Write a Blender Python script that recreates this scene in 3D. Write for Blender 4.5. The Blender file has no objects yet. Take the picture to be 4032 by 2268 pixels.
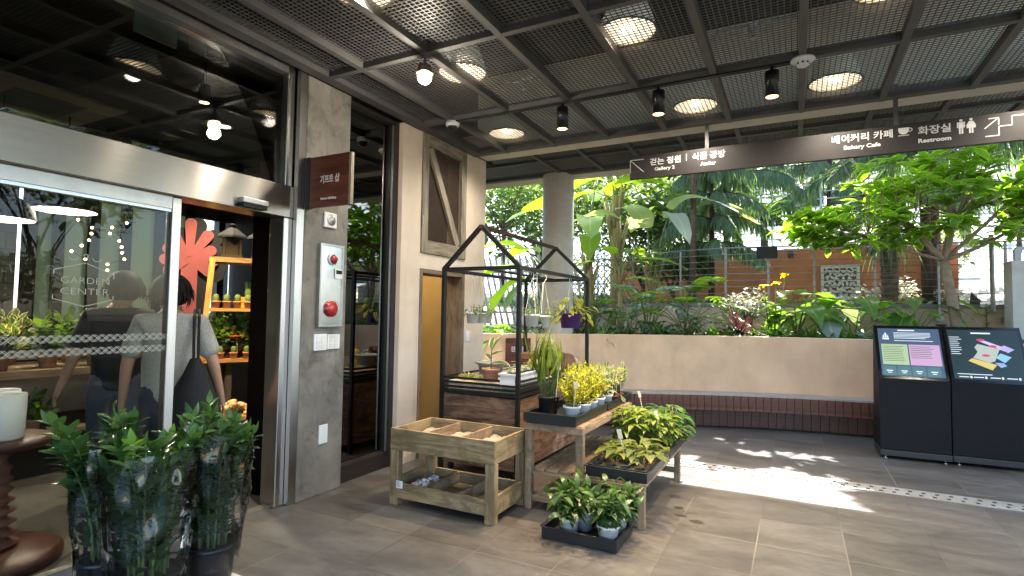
import bpy, math, random
from mathutils import Vector, Matrix, noise as mnoise
random.seed(7)
SC = bpy.context.scene
COL = SC.collection
PI = math.pi
R = math.radians
V = Vector

# ---------------------------------------------------------------- camera
YAW, PITCH, ROLL, CAM_H = 0.477944, 0.048062, 0.0143467, 1.45
cam_data = bpy.data.cameras.new('camera')
cam_data.sensor_fit = 'HORIZONTAL'
cam_data.sensor_width = 36.0
cam_data.lens = 2159.65 / 4032 * 36
cam_data.clip_start = 0.02
cam_data.clip_end = 600
cam = bpy.data.objects.new('camera', cam_data)
COL.objects.link(cam)
_f = V((-math.sin(YAW) * math.cos(PITCH), math.cos(YAW) * math.cos(PITCH), math.sin(PITCH)))
_r = V((math.cos(YAW), math.sin(YAW), 0))
_u = _r.cross(_f)
_r2 = math.cos(ROLL) * _r + math.sin(ROLL) * _u
_u2 = -math.sin(ROLL) * _r + math.cos(ROLL) * _u
cam.matrix_world = Matrix(((_r2.x, _u2.x, -_f.x, 0), (_r2.y, _u2.y, -_f.y, 0), (_r2.z, _u2.z, -_f.z, CAM_H), (0, 0, 0, 1)))
SC.camera = cam

# ---------------------------------------------------------------- world and sun
SUN_EL, SUN_AZ = R(53.6), R(8.0)          # azimuth measured from +Y towards +X
world = bpy.data.worlds.new('World')
SC.world = world
world.use_nodes = True
_nt = world.node_tree
_nt.nodes.clear()
_sky = _nt.nodes.new('ShaderNodeTexSky')
_sky.sky_type = 'NISHITA'
_sky.sun_disc = False
_sky.sun_elevation = SUN_EL
_sky.sun_rotation = SUN_AZ
_sky.air_density = 1.0
_sky.dust_density = 1.6
_bg = _nt.nodes.new('ShaderNodeBackground')
_bg.inputs[1].default_value = 0.15
_out = _nt.nodes.new('ShaderNodeOutputWorld')
_nt.links.new(_sky.outputs[0], _bg.inputs[0])
_nt.links.new(_bg.outputs[0], _out.inputs[0])
_sd = bpy.data.lights.new('sun', 'SUN')
_sd.energy = 3.5
_sd.angle = R(0.5)
_sd.color = (1.0, 0.95, 0.87)
sun = bpy.data.objects.new('sun', _sd)
COL.objects.link(sun)
_dir = V((math.sin(SUN_AZ) * math.cos(SUN_EL), math.cos(SUN_AZ) * math.cos(SUN_EL), math.sin(SUN_EL)))
sun.rotation_euler = (-_dir).to_track_quat('-Z', 'Y').to_euler()
SC.view_settings.view_transform = 'Standard'
SC.view_settings.look = 'None'
SC.view_settings.exposure = 2.78
SC.view_settings.gamma = 1.0
SC.render.engine = 'CYCLES'
SC.cycles.use_denoising = True
SC.cycles.max_bounces = 10
SC.cycles.diffuse_bounces = 5
SC.cycles.glossy_bounces = 4
SC.cycles.transmission_bounces = 8
SC.cycles.transparent_max_bounces = 24
SC.cycles.sample_clamp_indirect = 8.0
SC.cycles.caustics_reflective = False
SC.cycles.caustics_refractive = False


# ---------------------------------------------------------------- materials
def _new(name):
    m = bpy.data.materials.new(name)
    m.use_nodes = True
    nt = m.node_tree
    b = nt.nodes['Principled BSDF']
    return m, nt, b


def _ramp(nt, stops):
    n = nt.nodes.new('ShaderNodeValToRGB')
    e = n.color_ramp.elements
    while len(e) < len(stops):
        e.new(0.5)
    for i, (p, c) in enumerate(stops):
        e[i].position = p
        e[i].color = (*c, 1) if len(c) == 3 else c
    return n


def _coord(nt, kind='Object', scale=(1, 1, 1)):
    t = nt.nodes.new('ShaderNodeTexCoord')
    mp = nt.nodes.new('ShaderNodeMapping')
    mp.inputs['Scale'].default_value = scale
    nt.links.new(t.outputs[kind], mp.inputs['Vector'])
    return mp.outputs[0]


def _noise(nt, vec, scale, detail=5, rough=.6, dist=0):
    n = nt.nodes.new('ShaderNodeTexNoise')
    n.inputs['Scale'].default_value = scale
    n.inputs['Detail'].default_value = detail
    n.inputs['Roughness'].default_value = rough
    n.inputs['Distortion'].default_value = dist
    nt.links.new(vec, n.inputs['Vector'])
    return n.outputs['Fac']


def _bump(nt, b, fac, strength, dist=.01):
    n = nt.nodes.new('ShaderNodeBump')
    n.inputs['Strength'].default_value = strength
    n.inputs['Distance'].default_value = dist
    nt.links.new(fac, n.inputs['Height'])
    nt.links.new(n.outputs[0], b.inputs['Normal'])


def sc(c, k):
    return tuple(min(1, x * k) for x in c)


def mat(name, col, rough=.6, metal=0., var=.18, vs=6., bump=0., bs=60., spec=.5, scale=(1, 1, 1), rv=.1, coat=0.):
    m, nt, b = _new(name)
    vec = _coord(nt, 'Object', scale)
    f = _noise(nt, vec, vs)
    r = _ramp(nt, [(.3, sc(col, 1 - var)), (.7, sc(col, 1 + var))])
    nt.links.new(f, r.inputs[0])
    nt.links.new(r.outputs[0], b.inputs['Base Color'])
    mr = nt.nodes.new('ShaderNodeMapRange')
    mr.inputs[3].default_value = max(.02, rough - rv)
    mr.inputs[4].default_value = min(1, rough + rv)
    f2 = _noise(nt, vec, vs * 2.7)
    nt.links.new(f2, mr.inputs[0])
    nt.links.new(mr.outputs[0], b.inputs['Roughness'])
    b.inputs['Metallic'].default_value = metal
    b.inputs['Specular IOR Level'].default_value = spec
    b.inputs['Coat Weight'].default_value = coat
    if bump:
        _bump(nt, b, _noise(nt, vec, bs, 3), bump)
    return m


def stained(m, streak, amt=.55, lo=.55, hi=.8, scale=(2.6, 2.6, .3)):
    """rain streaks and soil splashes mixed over the base colour of an existing material"""
    nt = m.node_tree
    b = nt.nodes['Principled BSDF']
    src = b.inputs['Base Color'].links[0].from_socket
    f = _noise(nt, _coord(nt, 'Object', scale), 1.6, 7, .68, .3)
    r = _ramp(nt, [(lo, (0, 0, 0)), (hi, (amt, amt, amt))])
    nt.links.new(f, r.inputs[0])
    mm = nt.nodes.new('ShaderNodeMix')
    mm.data_type = 'RGBA'
    nt.links.new(r.outputs[0], mm.inputs[0])
    nt.links.new(src, mm.inputs[6])
    mm.inputs[7].default_value = (*streak, 1)
    nt.links.new(mm.outputs[2], b.inputs['Base Color'])
    return m


def wood(name, c1, c2, rough=.65, gl=3., gw=55., knots=True, dirt=None):
    """grain runs along u of the box-mapped uv (metres)"""
    m, nt, b = _new(name)
    uv = _coord(nt, 'UV', (gl, gw, 1))
    f = _noise(nt, uv, 1.0, 6, .65, .6)
    uv2 = _coord(nt, 'UV', (2.2, 9, 1))
    f2 = _noise(nt, uv2, 1.0, 3, .6, 1.5)
    mx = nt.nodes.new('ShaderNodeMath')
    mx.operation = 'MULTIPLY_ADD'
    mx.inputs[1].default_value = .6
    nt.links.new(f2, mx.inputs[0])
    h = nt.nodes.new('ShaderNodeMath')
    h.operation = 'MULTIPLY'
    h.inputs[1].default_value = .55
    nt.links.new(f, h.inputs[0])
    nt.links.new(h.outputs[0], mx.inputs[2])
    r = _ramp(nt, [(.47, c1), (.56, tuple((a + q) / 2 for a, q in zip(c1, c2))), (.67, c2)])
    nt.links.new(mx.outputs[0], r.inputs[0])
    last = r.outputs[0]
    if dirt:
        ob = _coord(nt, 'Object')
        f3 = _noise(nt, ob, 5, 6, .7)
        rr = _ramp(nt, [(.50, (0, 0, 0)), (.66, (1, 1, 1))])
        nt.links.new(f3, rr.inputs[0])
        mm = nt.nodes.new('ShaderNodeMix')
        mm.data_type = 'RGBA'
        nt.links.new(rr.outputs[0], mm.inputs[0])
        nt.links.new(last, mm.inputs[6])
        mm.inputs[7].default_value = (*dirt, 1)
        last = mm.outputs[2]
    nt.links.new(last, b.inputs['Base Color'])
    b.inputs['Roughness'].default_value = rough
    _bump(nt, b, f, .35, .004)
    return m


def leafmat(name, c1, c2, edge=None, edge_w=.62, rough=.42, trans=.35, vein=None, tcol=None, patch=None, tval=1.9):
    """c1..c2 vary leaf by leaf; edge = colour of a variegated margin; patch = colour of centre blotches"""
    m, nt, b = _new(name)
    nt.nodes.remove(b)
    out = nt.nodes['Material Output']
    geo = nt.nodes.new('ShaderNodeNewGeometry')
    r = _ramp(nt, [(0., c1), (1., c2)])
    nt.links.new(geo.outputs['Random Per Island'], r.inputs[0])
    col = r.outputs[0]

    def mixc(fac, a, c):
        mm = nt.nodes.new('ShaderNodeMix')
        mm.data_type = 'RGBA'
        nt.links.new(fac, mm.inputs[0])
        nt.links.new(a, mm.inputs[6])
        if isinstance(c, tuple):
            mm.inputs[7].default_value = (*c, 1)
        else:
            nt.links.new(c, mm.inputs[7])
        return mm.outputs[2]
    if edge or vein or patch:
        tc = nt.nodes.new('ShaderNodeTexCoord')
        sp = nt.nodes.new('ShaderNodeSeparateXYZ')
        nt.links.new(tc.outputs['UV'], sp.inputs[0])
        ab = nt.nodes.new('ShaderNodeMath')
        ab.operation = 'SUBTRACT'
        ab.inputs[1].default_value = .5
        nt.links.new(sp.outputs[0], ab.inputs[0])
        aa = nt.nodes.new('ShaderNodeMath')
        aa.operation = 'ABSOLUTE'
        nt.links.new(ab.outputs[0], aa.inputs[0])
        nf = _noise(nt, _coord(nt, 'Object'), 38, 3, .6)
        ad = nt.nodes.new('ShaderNodeMath')
        ad.operation = 'MULTIPLY_ADD'
        ad.inputs[1].default_value = .5
        nt.links.new(nf, ad.inputs[0])
        nt.links.new(aa.outputs[0], ad.inputs[2])      # |u-.5| + .5*noise
        if edge:
            rr = _ramp(nt, [(max(0, edge_w - .05), (0, 0, 0)), (edge_w + .05, (1, 1, 1))])
            nt.links.new(ad.outputs[0], rr.inputs[0])
            col = mixc(rr.outputs[0], col, edge)
        if patch:
            rr = _ramp(nt, [(.3, (1, 1, 1)), (.42, (0, 0, 0))])
            nt.links.new(ad.outputs[0], rr.inputs[0])
            col = mixc(rr.outputs[0], col, patch)
        if vein:
            rr = _ramp(nt, [(.0, (1, 1, 1)), (.05, (0, 0, 0))])
            nt.links.new(aa.outputs[0], rr.inputs[0])
            col = mixc(rr.outputs[0], col, vein)
    p = nt.nodes.new('ShaderNodeBsdfPrincipled')
    p.inputs['Roughness'].default_value = rough
    p.inputs['Specular IOR Level'].default_value = .5
    nt.links.new(col, p.inputs['Base Color'])
    tr = nt.nodes.new('ShaderNodeBsdfTranslucent')
    g = nt.nodes.new('ShaderNodeHueSaturation')
    g.inputs['Value'].default_value = tval
    g.inputs['Saturation'].default_value = 1.1
    nt.links.new(col, g.inputs['Color'])
    tint = nt.nodes.new('ShaderNodeMix')
    tint.data_type = 'RGBA'
    tint.blend_type = 'MULTIPLY'
    tint.inputs[0].default_value = 1
    nt.links.new(g.outputs[0], tint.inputs[6])
    tint.inputs[7].default_value = (*(tcol or (1.25, 1.1, .45)), 1)
    nt.links.new(tint.outputs[2], tr.inputs[0])
    ms = nt.nodes.new('ShaderNodeMixShader')
    ms.inputs[0].default_value = trans
    nt.links.new(p.outputs[0], ms.inputs[1])
    nt.links.new(tr.outputs[0], ms.inputs[2])
    nt.links.new(ms.outputs[0], out.inputs[0])
    return m


def emat(name, col, strength):
    m, nt, b = _new(name)
    b.inputs['Base Color'].default_value = (*col, 1)
    b.inputs['Emission Color'].default_value = (*col, 1)
    b.inputs['Emission Strength'].default_value = strength
    return m


def glassmat(name, tint=(.85, .9, .87), refl=1.0, rough=0., ior=1.5, bump=0., bs=12., base=0.):
    """thin sheet: straight-through transparency plus fresnel mirror"""
    m, nt, b = _new(name)
    nt.nodes.remove(b)
    out = nt.nodes['Material Output']
    t = nt.nodes.new('ShaderNodeBsdfTransparent')
    t.inputs[0].default_value = (*tint, 1)
    g = nt.nodes.new('ShaderNodeBsdfGlossy')
    g.inputs['Roughness'].default_value = rough
    fr = nt.nodes.new('ShaderNodeFresnel')
    fr.inputs['IOR'].default_value = ior
    mu = nt.nodes.new('ShaderNodeMath')
    mu.operation = 'MULTIPLY_ADD'
    mu.use_clamp = True
    mu.inputs[1].default_value = refl
    mu.inputs[2].default_value = base
    nt.links.new(fr.outputs[0], mu.inputs[0])
    ms = nt.nodes.new('ShaderNodeMixShader')
    nt.links.new(mu.outputs[0], ms.inputs[0])
    nt.links.new(t.outputs[0], ms.inputs[1])
    nt.links.new(g.outputs[0], ms.inputs[2])
    nt.links.new(ms.outputs[0], out.inputs[0])
    if bump:
        bn = nt.nodes.new('ShaderNodeBump')
        bn.inputs['Strength'].default_value = bump
        bn.inputs['Distance'].default_value = .03
        nt.links.new(_noise(nt, _coord(nt), bs, 2, .5, 1.0), bn.inputs['Height'])
        nt.links.new(bn.outputs[0], g.inputs['Normal'])
        nt.links.new(bn.outputs[0], fr.inputs['Normal'])
    return m


# ---------------------------------------------------------------- mesh builder
class MB:
    def __init__(s):
        s.v, s.f, s.uv = [], [], []      # uv: one (u,v) per face corner

    def quad(s, a, b, c, d, uv=((0, 0), (1, 0), (1, 1), (0, 1))):
        n = len(s.v)
        s.v += [tuple(a), tuple(b), tuple(c), tuple(d)]
        s.f.append((n, n + 1, n + 2, n + 3))
        s.uv += list(uv)

    def poly(s, pts):
        n = len(s.v)
        s.v += [tuple(p) for p in pts]
        s.f.append(tuple(range(n, n + len(pts))))
        s.uv += [(p[0], p[1]) for p in pts]

    def box(s, x0, y0, z0, x1, y1, z1, M=None):
        """axis box; uv u runs along the longest edge in metres"""
        n = len(s.v)
        P = [(x0, y0, z0), (x1, y0, z0), (x1, y1, z0), (x0, y1, z0), (x0, y0, z1), (x1, y0, z1), (x1, y1, z1), (x0, y1, z1)]
        dims = [abs(x1 - x0), abs(y1 - y0), abs(z1 - z0)]
        ax = dims.index(max(dims))
        others = [i for i in range(3) if i != ax]
        ou, ov = random.random() * 9, random.random() * 9
        for q in ((0, 3, 2, 1), (4, 5, 6, 7), (0, 1, 5, 4), (1, 2, 6, 5), (2, 3, 7, 6), (3, 0, 4, 7)):
            s.f.append(tuple(n + i for i in q))
            for i in q:
                p = P[i]
                s.uv.append((ou + p[ax], ov + p[others[0]] + p[others[1]]))
        for p in P:
            s.v.append(tuple(M @ V(p)) if M else p)

    def bbox(s, c, size, rz=0, M=None):
        """box given by centre and size, turned about z"""
        hx, hy, hz = size[0] / 2, size[1] / 2, size[2] / 2
        T = Matrix.Translation(c) @ Matrix.Rotation(rz, 4, 'Z')
        s.box(-hx, -hy, -hz, hx, hy, hz, (M @ T) if M else T)

    def bar(s, a, b, w, h=None, up=(0, 0, 1)):
        """square bar from a to b"""
        a, b = V(a), V(b)
        d = b - a
        L = d.length
        if L < 1e-6:
            return
        d.normalize()
        up = V(up)
        if abs(d.dot(up)) > .98:
            up = V((1, 0, 0)) if abs(d.x) < .9 else V((0, 1, 0))
        sx = d.cross(up).normalized()
        uz = sx.cross(d)
        h = h or w
        M = Matrix((( d.x, sx.x, uz.x, a.x), (d.y, sx.y, uz.y, a.y), (d.z, sx.z, uz.z, a.z), (0, 0, 0, 1)))
        s.box(0, -w / 2, -h / 2, L, w / 2, h / 2, M)

    def tube(s, pts, rad, n=8, cap=True):
        pts = [V(p) for p in pts]
        m = len(pts)
        if not hasattr(rad, '__len__'):
            rad = [rad] * m
        base = len(s.v)
        ref = None
        for i, p in enumerate(pts):
            d = (pts[min(i + 1, m - 1)] - pts[max(i - 1, 0)])
            d = d.normalized() if d.length > 1e-9 else V((0, 0, 1))
            if ref is None:
                ref = V((1, 0, 0)) if abs(d.x) < .8 else V((0, 1, 0))
            a = (ref - d * ref.dot(d)).normalized()
            ref = a
            b = d.cross(a)
            for k in range(n):
                t = 2 * PI * k / n
                s.v.append(tuple(p + (a * math.cos(t) + b * math.sin(t)) * rad[i]))
        for i in range(m - 1):
            for k in range(n):
                k2 = (k + 1) % n
                s.f.append((base + i * n + k, base + i * n + k2, base + (i + 1) * n + k2, base + (i + 1) * n + k))
                s.uv += [(i, k / n), (i, (k + 1) / n), (i + 1, (k + 1) / n), (i + 1, k / n)]
        if cap:
            s.f.append(tuple(base + k for k in reversed(range(n))))
            s.uv += [(0, 0)] * n
            s.f.append(tuple(base + (m - 1) * n + k for k in range(n)))
            s.uv += [(0, 0)] * n

    def lathe(s, prof, c=(0, 0, 0), n=24, jit=0, a0=0, a1=2 * PI):
        """prof: list of (radius, z); full turn about z"""
        base = len(s.v)
        full = abs(a1 - a0 - 2 * PI) < 1e-6
        nn = n if full else n + 1
        for r_, z in prof:
            for k in range(nn):
                t = a0 + (a1 - a0) * k / n
                rr = r_ * (1 + jit * (random.random() - .5))
                s.v.append((c[0] + rr * math.cos(t), c[1] + rr * math.sin(t), c[2] + z))
        for i in range(len(prof) - 1):
            for k in range(n):
                k2 = (k + 1) % nn
                s.f.append((base + i * nn + k, base + i * nn + k2, base + (i + 1) * nn + k2, base + (i + 1) * nn + k))
                s.uv += [(k / n, i), ((k + 1) / n, i), ((k + 1) / n, i + 1), (k / n, i + 1)]

    def disc(s, c, r, n=24, flip=False):
        b = len(s.v)
        s.v += [(c[0] + r * math.cos(2 * PI * k / n), c[1] + r * math.sin(2 * PI * k / n), c[2]) for k in range(n)]
        f = list(range(b, b + n))
        s.f.append(tuple(reversed(f)) if flip else tuple(f))
        s.uv += [(0, 0)] * n

    def ball(s, c, r, n=10, m=7, sq=(1, 1, 1), jit=0):
        base = len(s.v)
        for i in range(m + 1):
            ph = PI * i / m
            for k in range(n):
                t = 2 * PI * k / n
                j = 1 + jit * (random.random() - .5)
                s.v.append((c[0] + r * sq[0] * j * math.sin(ph) * math.cos(t), c[1] + r * sq[1] * j * math.sin(ph) * math.sin(t), c[2] - r * sq[2] * j * math.cos(ph)))
        for i in range(m):
            for k in range(n):
                k2 = (k + 1) % n
                s.f.append((base + i * n + k, base + i * n + k2, base + (i + 1) * n + k2, base + (i + 1) * n + k))
                s.uv += [(0, 0), (1, 0), (1, 1), (0, 1)]

    def prism(s, pts, z0, z1):
        """vertical extrusion of a closed plan outline"""
        n = len(pts)
        b = len(s.v)
        s.v += [(p[0], p[1], z0) for p in pts] + [(p[0], p[1], z1) for p in pts]
        run = 0
        for i in range(n):
            j = (i + 1) % n
            L = math.hypot(pts[j][0] - pts[i][0], pts[j][1] - pts[i][1])
            s.f.append((b + i, b + j, b + n + j, b + n + i))
            s.uv += [(run, z0), (run + L, z0), (run + L, z1), (run, z1)]
            run += L
        s.f.append(tuple(b + n + i for i in range(n)))
        s.uv += [(p[0], p[1]) for p in pts]
        s.f.append(tuple(b + i for i in reversed(range(n))))
        s.uv += [(p[0], p[1]) for p in reversed(pts)]

    # ---- foliage
    def leaf(s, p, d, up, L, W, prof='oval', droop=.25, fold=.15, seg=4, wave=0.):
        p, d, up = V(p), V(d).normalized(), V(up)
        side = d.cross(up)
        if side.length < 1e-4:
            side = d.cross(V((1, .3, .1)))
        side.normalize()
        nrm = side.cross(d).normalized()
        b = len(s.v)
        pf = PROF[prof]
        for i in range(seg + 1):
            t = i / seg
            w = W * .5 * max(pf(t), .02)
            c = p + d * (L * t * (1 - .25 * droop * t)) - nrm * (droop * L * t * t)
            wv = wave * W * math.sin(t * 9 + b) if wave else 0
            s.v.append(tuple(c + side * w + nrm * (fold * w + wv)))
            s.v.append(tuple(c))
            s.v.append(tuple(c - side * w + nrm * (fold * w - wv)))
        for i in range(seg):
            a = b + 3 * i
            t0, t1 = i / seg, (i + 1) / seg
            s.f.append((a, a + 1, a + 4, a + 3))
            s.uv += [(0, t0), (.5, t0), (.5, t1), (0, t1)]
            s.f.append((a + 1, a + 2, a + 5, a + 4))
            s.uv += [(.5, t0), (1, t0), (1, t1), (.5, t1)]

    def build(s, name, m, parent=None, smooth=False, loc=None, bevel=0):
        me = bpy.data.meshes.new(name)
        me.from_pydata(s.v, [], s.f)
        uv = me.uv_layers.new(name='UVMap')
        flat = [c for q in s.uv for c in q]
        if len(flat) == len(me.loops) * 2:
            uv.data.foreach_set('uv', flat)
        for mm in (m if isinstance(m, (list, tuple)) else [m]):
            me.materials.append(mm)
        if smooth:
            me.polygons.foreach_set('use_smooth', [True] * len(me.polygons))
        me.update()
        o = bpy.data.objects.new(name, me)
        COL.objects.link(o)
        if parent:
            o.parent = parent
        if loc:
            o.location = loc
        if bevel:
            bm = o.modifiers.new('bevel', 'BEVEL')
            bm.width = bevel
            bm.segments = 2
            bm.limit_method = 'ANGLE'
        return o


PROF = {
    'oval': lambda t: math.sin(PI * min(1, t * .97 + .03)) ** .75,
    'lance': lambda t: (math.sin(PI * t ** .6)) ** .9 if 0 < t < 1 else 0.,
    'blade': lambda t: min(1, t * 6 + .5) * (1 - t ** 2.2),
    'broad': lambda t: min(1, math.sin(PI * min(1, t * .93 + .07)) ** .5),
    'heart': lambda t: (min(1, .75 + t * 1.6) * (1 - t ** 1.7)) if t > 0 else .55,
    'obov': lambda t: math.sin(PI * t ** 1.35) ** .8 if 0 < t < 1 else 0.,
}


# ---------------------------------------------------------------- scene objects
def tag(o, label=None, cat=None, group=None, kind=None):
    if label:
        o['label'] = label
    if cat:
        o['category'] = cat
    if group:
        o['group'] = group
    if kind:
        o['kind'] = kind
    return o


def thing(name, label, cat, loc=(0, 0, 0), rz=0, group=None):
    o = bpy.data.objects.new(name, None)
    o.empty_display_size = .05
    COL.objects.link(o)
    o.location = loc
    o.rotation_euler = (0, 0, rz)
    return tag(o, label, cat, group)


def dup(o, label=None, loc=None, rz=None, parent=None, scale=None, _top=True):
    c = o.copy()
    COL.objects.link(c)
    if parent:
        c.parent = parent
    if label:
        c['label'] = label
    if loc is not None:
        c.location = loc
    if rz is not None:
        c.rotation_euler = (0, 0, rz)
    if scale is not None:
        c.scale = (scale,) * 3
    for ch in KIDS.get(o.name, []) if False else [k for k in o.children]:
        dup(ch, parent=c, _top=False)
    return c


KIDS = {}


def struct(mb, name, m, smooth=False, parent=None):
    o = mb.build(name, m, parent, smooth)
    if not parent:
        o['kind'] = 'structure'
    return o


def text_mesh(body, size, name, m, M, parent=None, align='LEFT', bold=0., depth=.0008, space=1., width=None):
    cu = bpy.data.curves.new(name, 'FONT')
    cu.body = body
    cu.size = size
    cu.align_x = align
    cu.align_y = 'BOTTOM_BASELINE'
    cu.extrude = depth
    cu.offset = bold
    cu.space_character = space
    cu.resolution_u = 3
    o = bpy.data.objects.new(name + '_source', cu)
    COL.objects.link(o)
    bpy.context.view_layer.update()
    dg = bpy.context.evaluated_depsgraph_get()
    me = bpy.data.meshes.new_from_object(o.evaluated_get(dg))
    bpy.data.objects.remove(o)
    bpy.data.curves.remove(cu)
    if width and len(me.vertices):
        xs = [v.co.x for v in me.vertices]
        k = width / max(1e-6, (max(xs) - min(xs)))
        for v in me.vertices:
            v.co.x *= k
    me.materials.clear()
    me.materials.append(m)
    me.transform(M)
    t = bpy.data.objects.new(name, me)
    COL.objects.link(t)
    if parent:
        t.parent = parent
    return t


def frame(origin, xdir, up=(0, 0, 1)):
    """matrix whose x runs along xdir, y along up, z out of the face"""
    x = V(xdir).normalized()
    y = V(up).normalized()
    z = x.cross(y).normalized()
    o = V(origin)
    return Matrix(((x.x, y.x, z.x, o.x), (x.y, y.y, z.y, o.y), (x.z, y.z, z.z, o.z), (0, 0, 0, 1)))


def rnd(a, b):
    return random.uniform(a, b)


def clone(mb, name, m, parent, smooth=False):
    return mb.build(name, m, parent, smooth)

# ================================================================ MATERIALS
def floor_mat():
    m, nt, b = _new('floor_tile')
    tc = nt.nodes.new('ShaderNodeTexCoord')
    sp = nt.nodes.new('ShaderNodeSeparateXYZ')
    nt.links.new(tc.outputs['Object'], sp.inputs[0])

    def mth(op, a, b_=None, c_=None):
        n = nt.nodes.new('ShaderNodeMath')
        n.operation = op
        for i, q in enumerate((a, b_, c_)):
            if q is None:
                continue
            if isinstance(q, (int, float)):
                n.inputs[i].default_value = q
            else:
                nt.links.new(q, n.inputs[i])
        return n.outputs[0]
    ux = mth('DIVIDE', mth('ADD', sp.outputs[0], .24 + 50.5), .505)
    uy = mth('DIVIDE', mth('ADD', sp.outputs[1], -3.937 + 49.4), .494)
    fx = mth('FRACT', ux)
    fy = mth('FRACT', uy)
    ex = mth('MULTIPLY', mth('MINIMUM', fx, mth('SUBTRACT', 1, fx)), .505)
    ey = mth('MULTIPLY', mth('MINIMUM', fy, mth('SUBTRACT', 1, fy)), .494)
    e = mth('MINIMUM', ex, ey)
    # noise-wobbled joint 5 mm wide
    g = nt.nodes.new('ShaderNodeMapRange')
    g.inputs[1].default_value = .0022
    g.inputs[2].default_value = .0048
    nt.links.new(e, g.inputs[0])
    grout = mth('SUBTRACT', 1, g.outputs[0])
    ids = nt.nodes.new('ShaderNodeCombineXYZ')
    nt.links.new(mth('FLOOR', ux), ids.inputs[0])
    nt.links.new(mth('FLOOR', uy), ids.inputs[1])
    wn = nt.nodes.new('ShaderNodeTexWhiteNoise')
    nt.links.new(ids.outputs[0], wn.inputs['Vector'])
    vec = _coord(nt, 'Object', (1, 2.2, 1))
    n1 = _noise(nt, vec, 2.2, 8, .68, .4)
    n2 = _noise(nt, vec, 14, 6, .7)
    f = mth('ADD', mth('MULTIPLY', n1, .54), mth('ADD', mth('MULTIPLY', n2, .32), mth('MULTIPLY', wn.outputs['Value'], .14)))
    r = _ramp(nt, [(.34, (.045, .043, .041)), (.5, (.082, .078, .074)), (.66, (.128, .124, .119))])
    nt.links.new(f, r.inputs[0])
    st = _ramp(nt, [(.60, (0, 0, 0)), (.72, (1, 1, 1))])       # worn rusty patches
    nt.links.new(_noise(nt, _coord(nt, 'Object'), 1.1, 5, .6), st.inputs[0])
    m0 = nt.nodes.new('ShaderNodeMix')
    m0.data_type = 'RGBA'
    nt.links.new(mth('MULTIPLY', st.outputs[0], .5), m0.inputs[0])
    nt.links.new(r.outputs[0], m0.inputs[6])
    m0.inputs[7].default_value = (.11, .078, .058, 1)
    m1 = nt.nodes.new('ShaderNodeMix')
    m1.data_type = 'RGBA'
    nt.links.new(grout, m1.inputs[0])
    nt.links.new(m0.outputs[2], m1.inputs[6])
    gr = _ramp(nt, [(.4, (.05, .042, .038)), (.6, (.19, .175, .16))])
    nt.links.new(_noise(nt, _coord(nt, 'Object'), .45, 2), gr.inputs[0])
    nt.links.new(gr.outputs[0], m1.inputs[7])
    nt.links.new(m1.outputs[2], b.inputs['Base Color'])
    rr = nt.nodes.new('ShaderNodeMapRange')
    rr.inputs[3].default_value = .26
    rr.inputs[4].default_value = .52
    nt.links.new(n1, rr.inputs[0])
    nt.links.new(rr.outputs[0], b.inputs['Roughness'])
    b.inputs['Specular IOR Level'].default_value = .55
    hgt = mth('SUBTRACT', mth('MULTIPLY', n2, .25), grout)
    _bump(nt, b, hgt, .25, .004)
    return m


M_floor = floor_mat()
M_ground = mat('soil', (.045, .033, .022), .95, var=.5, vs=9, bump=.6, bs=30)
M_terrain = mat('garden_ground', (.10, .085, .055), .95, var=.5, vs=2, bump=.5, bs=18)
M_black = mat('black_paint', (.006, .006, .006), .8, var=.2)
M_mesh = mat('ceiling_mesh_metal', (.105, .103, .102), .5, .25, var=.15, vs=8)
M_beam = mat('ceiling_beam_paint', (.088, .088, .087), .55, var=.14, vs=5)
M_white = mat('cream_plaster', (.62, .585, .515), .8, var=.07, vs=3, bump=.15, bs=90)
M_conc = None


def concrete(name, c1, c2, blotch=(.12, .105, .085), s=2.0):
    m, nt, b = _new(name)
    v = _coord(nt)
    f = _noise(nt, v, s * 1.6, 8, .66, .3)
    r = _ramp(nt, [(.3, c1), (.72, c2)])
    nt.links.new(f, r.inputs[0])
    f2 = _noise(nt, _coord(nt, 'Object', (1, 1, .7)), s * 2.6, 7, .7, .5)
    rr = _ramp(nt, [(.52, (0, 0, 0)), (.75, (1, 1, 1))])
    nt.links.new(f2, rr.inputs[0])
    mm = nt.nodes.new('ShaderNodeMix')
    mm.data_type = 'RGBA'
    nt.links.new(rr.outputs[0], mm.inputs[0])
    nt.links.new(r.outputs[0], mm.inputs[6])
    mm.inputs[7].default_value = (*blotch, 1)
    nt.links.new(mm.outputs[2], b.inputs['Base Color'])
    b.inputs['Roughness'].default_value = .72
    _bump(nt, b, _noise(nt, v, 45, 6, .7), .25, .006)
    return m


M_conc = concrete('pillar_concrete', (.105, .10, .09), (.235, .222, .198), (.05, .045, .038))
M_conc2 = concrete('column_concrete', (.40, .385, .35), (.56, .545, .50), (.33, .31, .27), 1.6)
M_conc3 = concrete('pale_concrete', (.42, .39, .34), (.55, .52, .46), (.35, .32, .27), 1.2)
M_stucco = mat('pink_beige_stucco', (.60, .51, .425), .9, var=.08, vs=4, bump=.35, bs=160)
M_planter = mat('peach_stucco', (.77, .535, .36), .88, var=.14, vs=2.5, bump=.25, bs=120)
stained(M_planter, (.50, .335, .21), .45, .53, .74)
stained(M_stucco, (.40, .33, .27), .35, .55, .78)
M_terra = mat('terracotta_paint', (.47, .165, .065), .85, var=.16, vs=2.2, bump=.2, bs=60)
M_beige = mat('beige_render', (.36, .27, .19), .9, var=.18, vs=3, bump=.2, bs=60)
M_cap = mat('grey_cap_stone', (.16, .14, .13), .8, var=.2, vs=6)
M_ochre = mat('ochre_wall', (.44, .33, .15), .8, var=.08, vs=3)
M_steel = None


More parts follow.
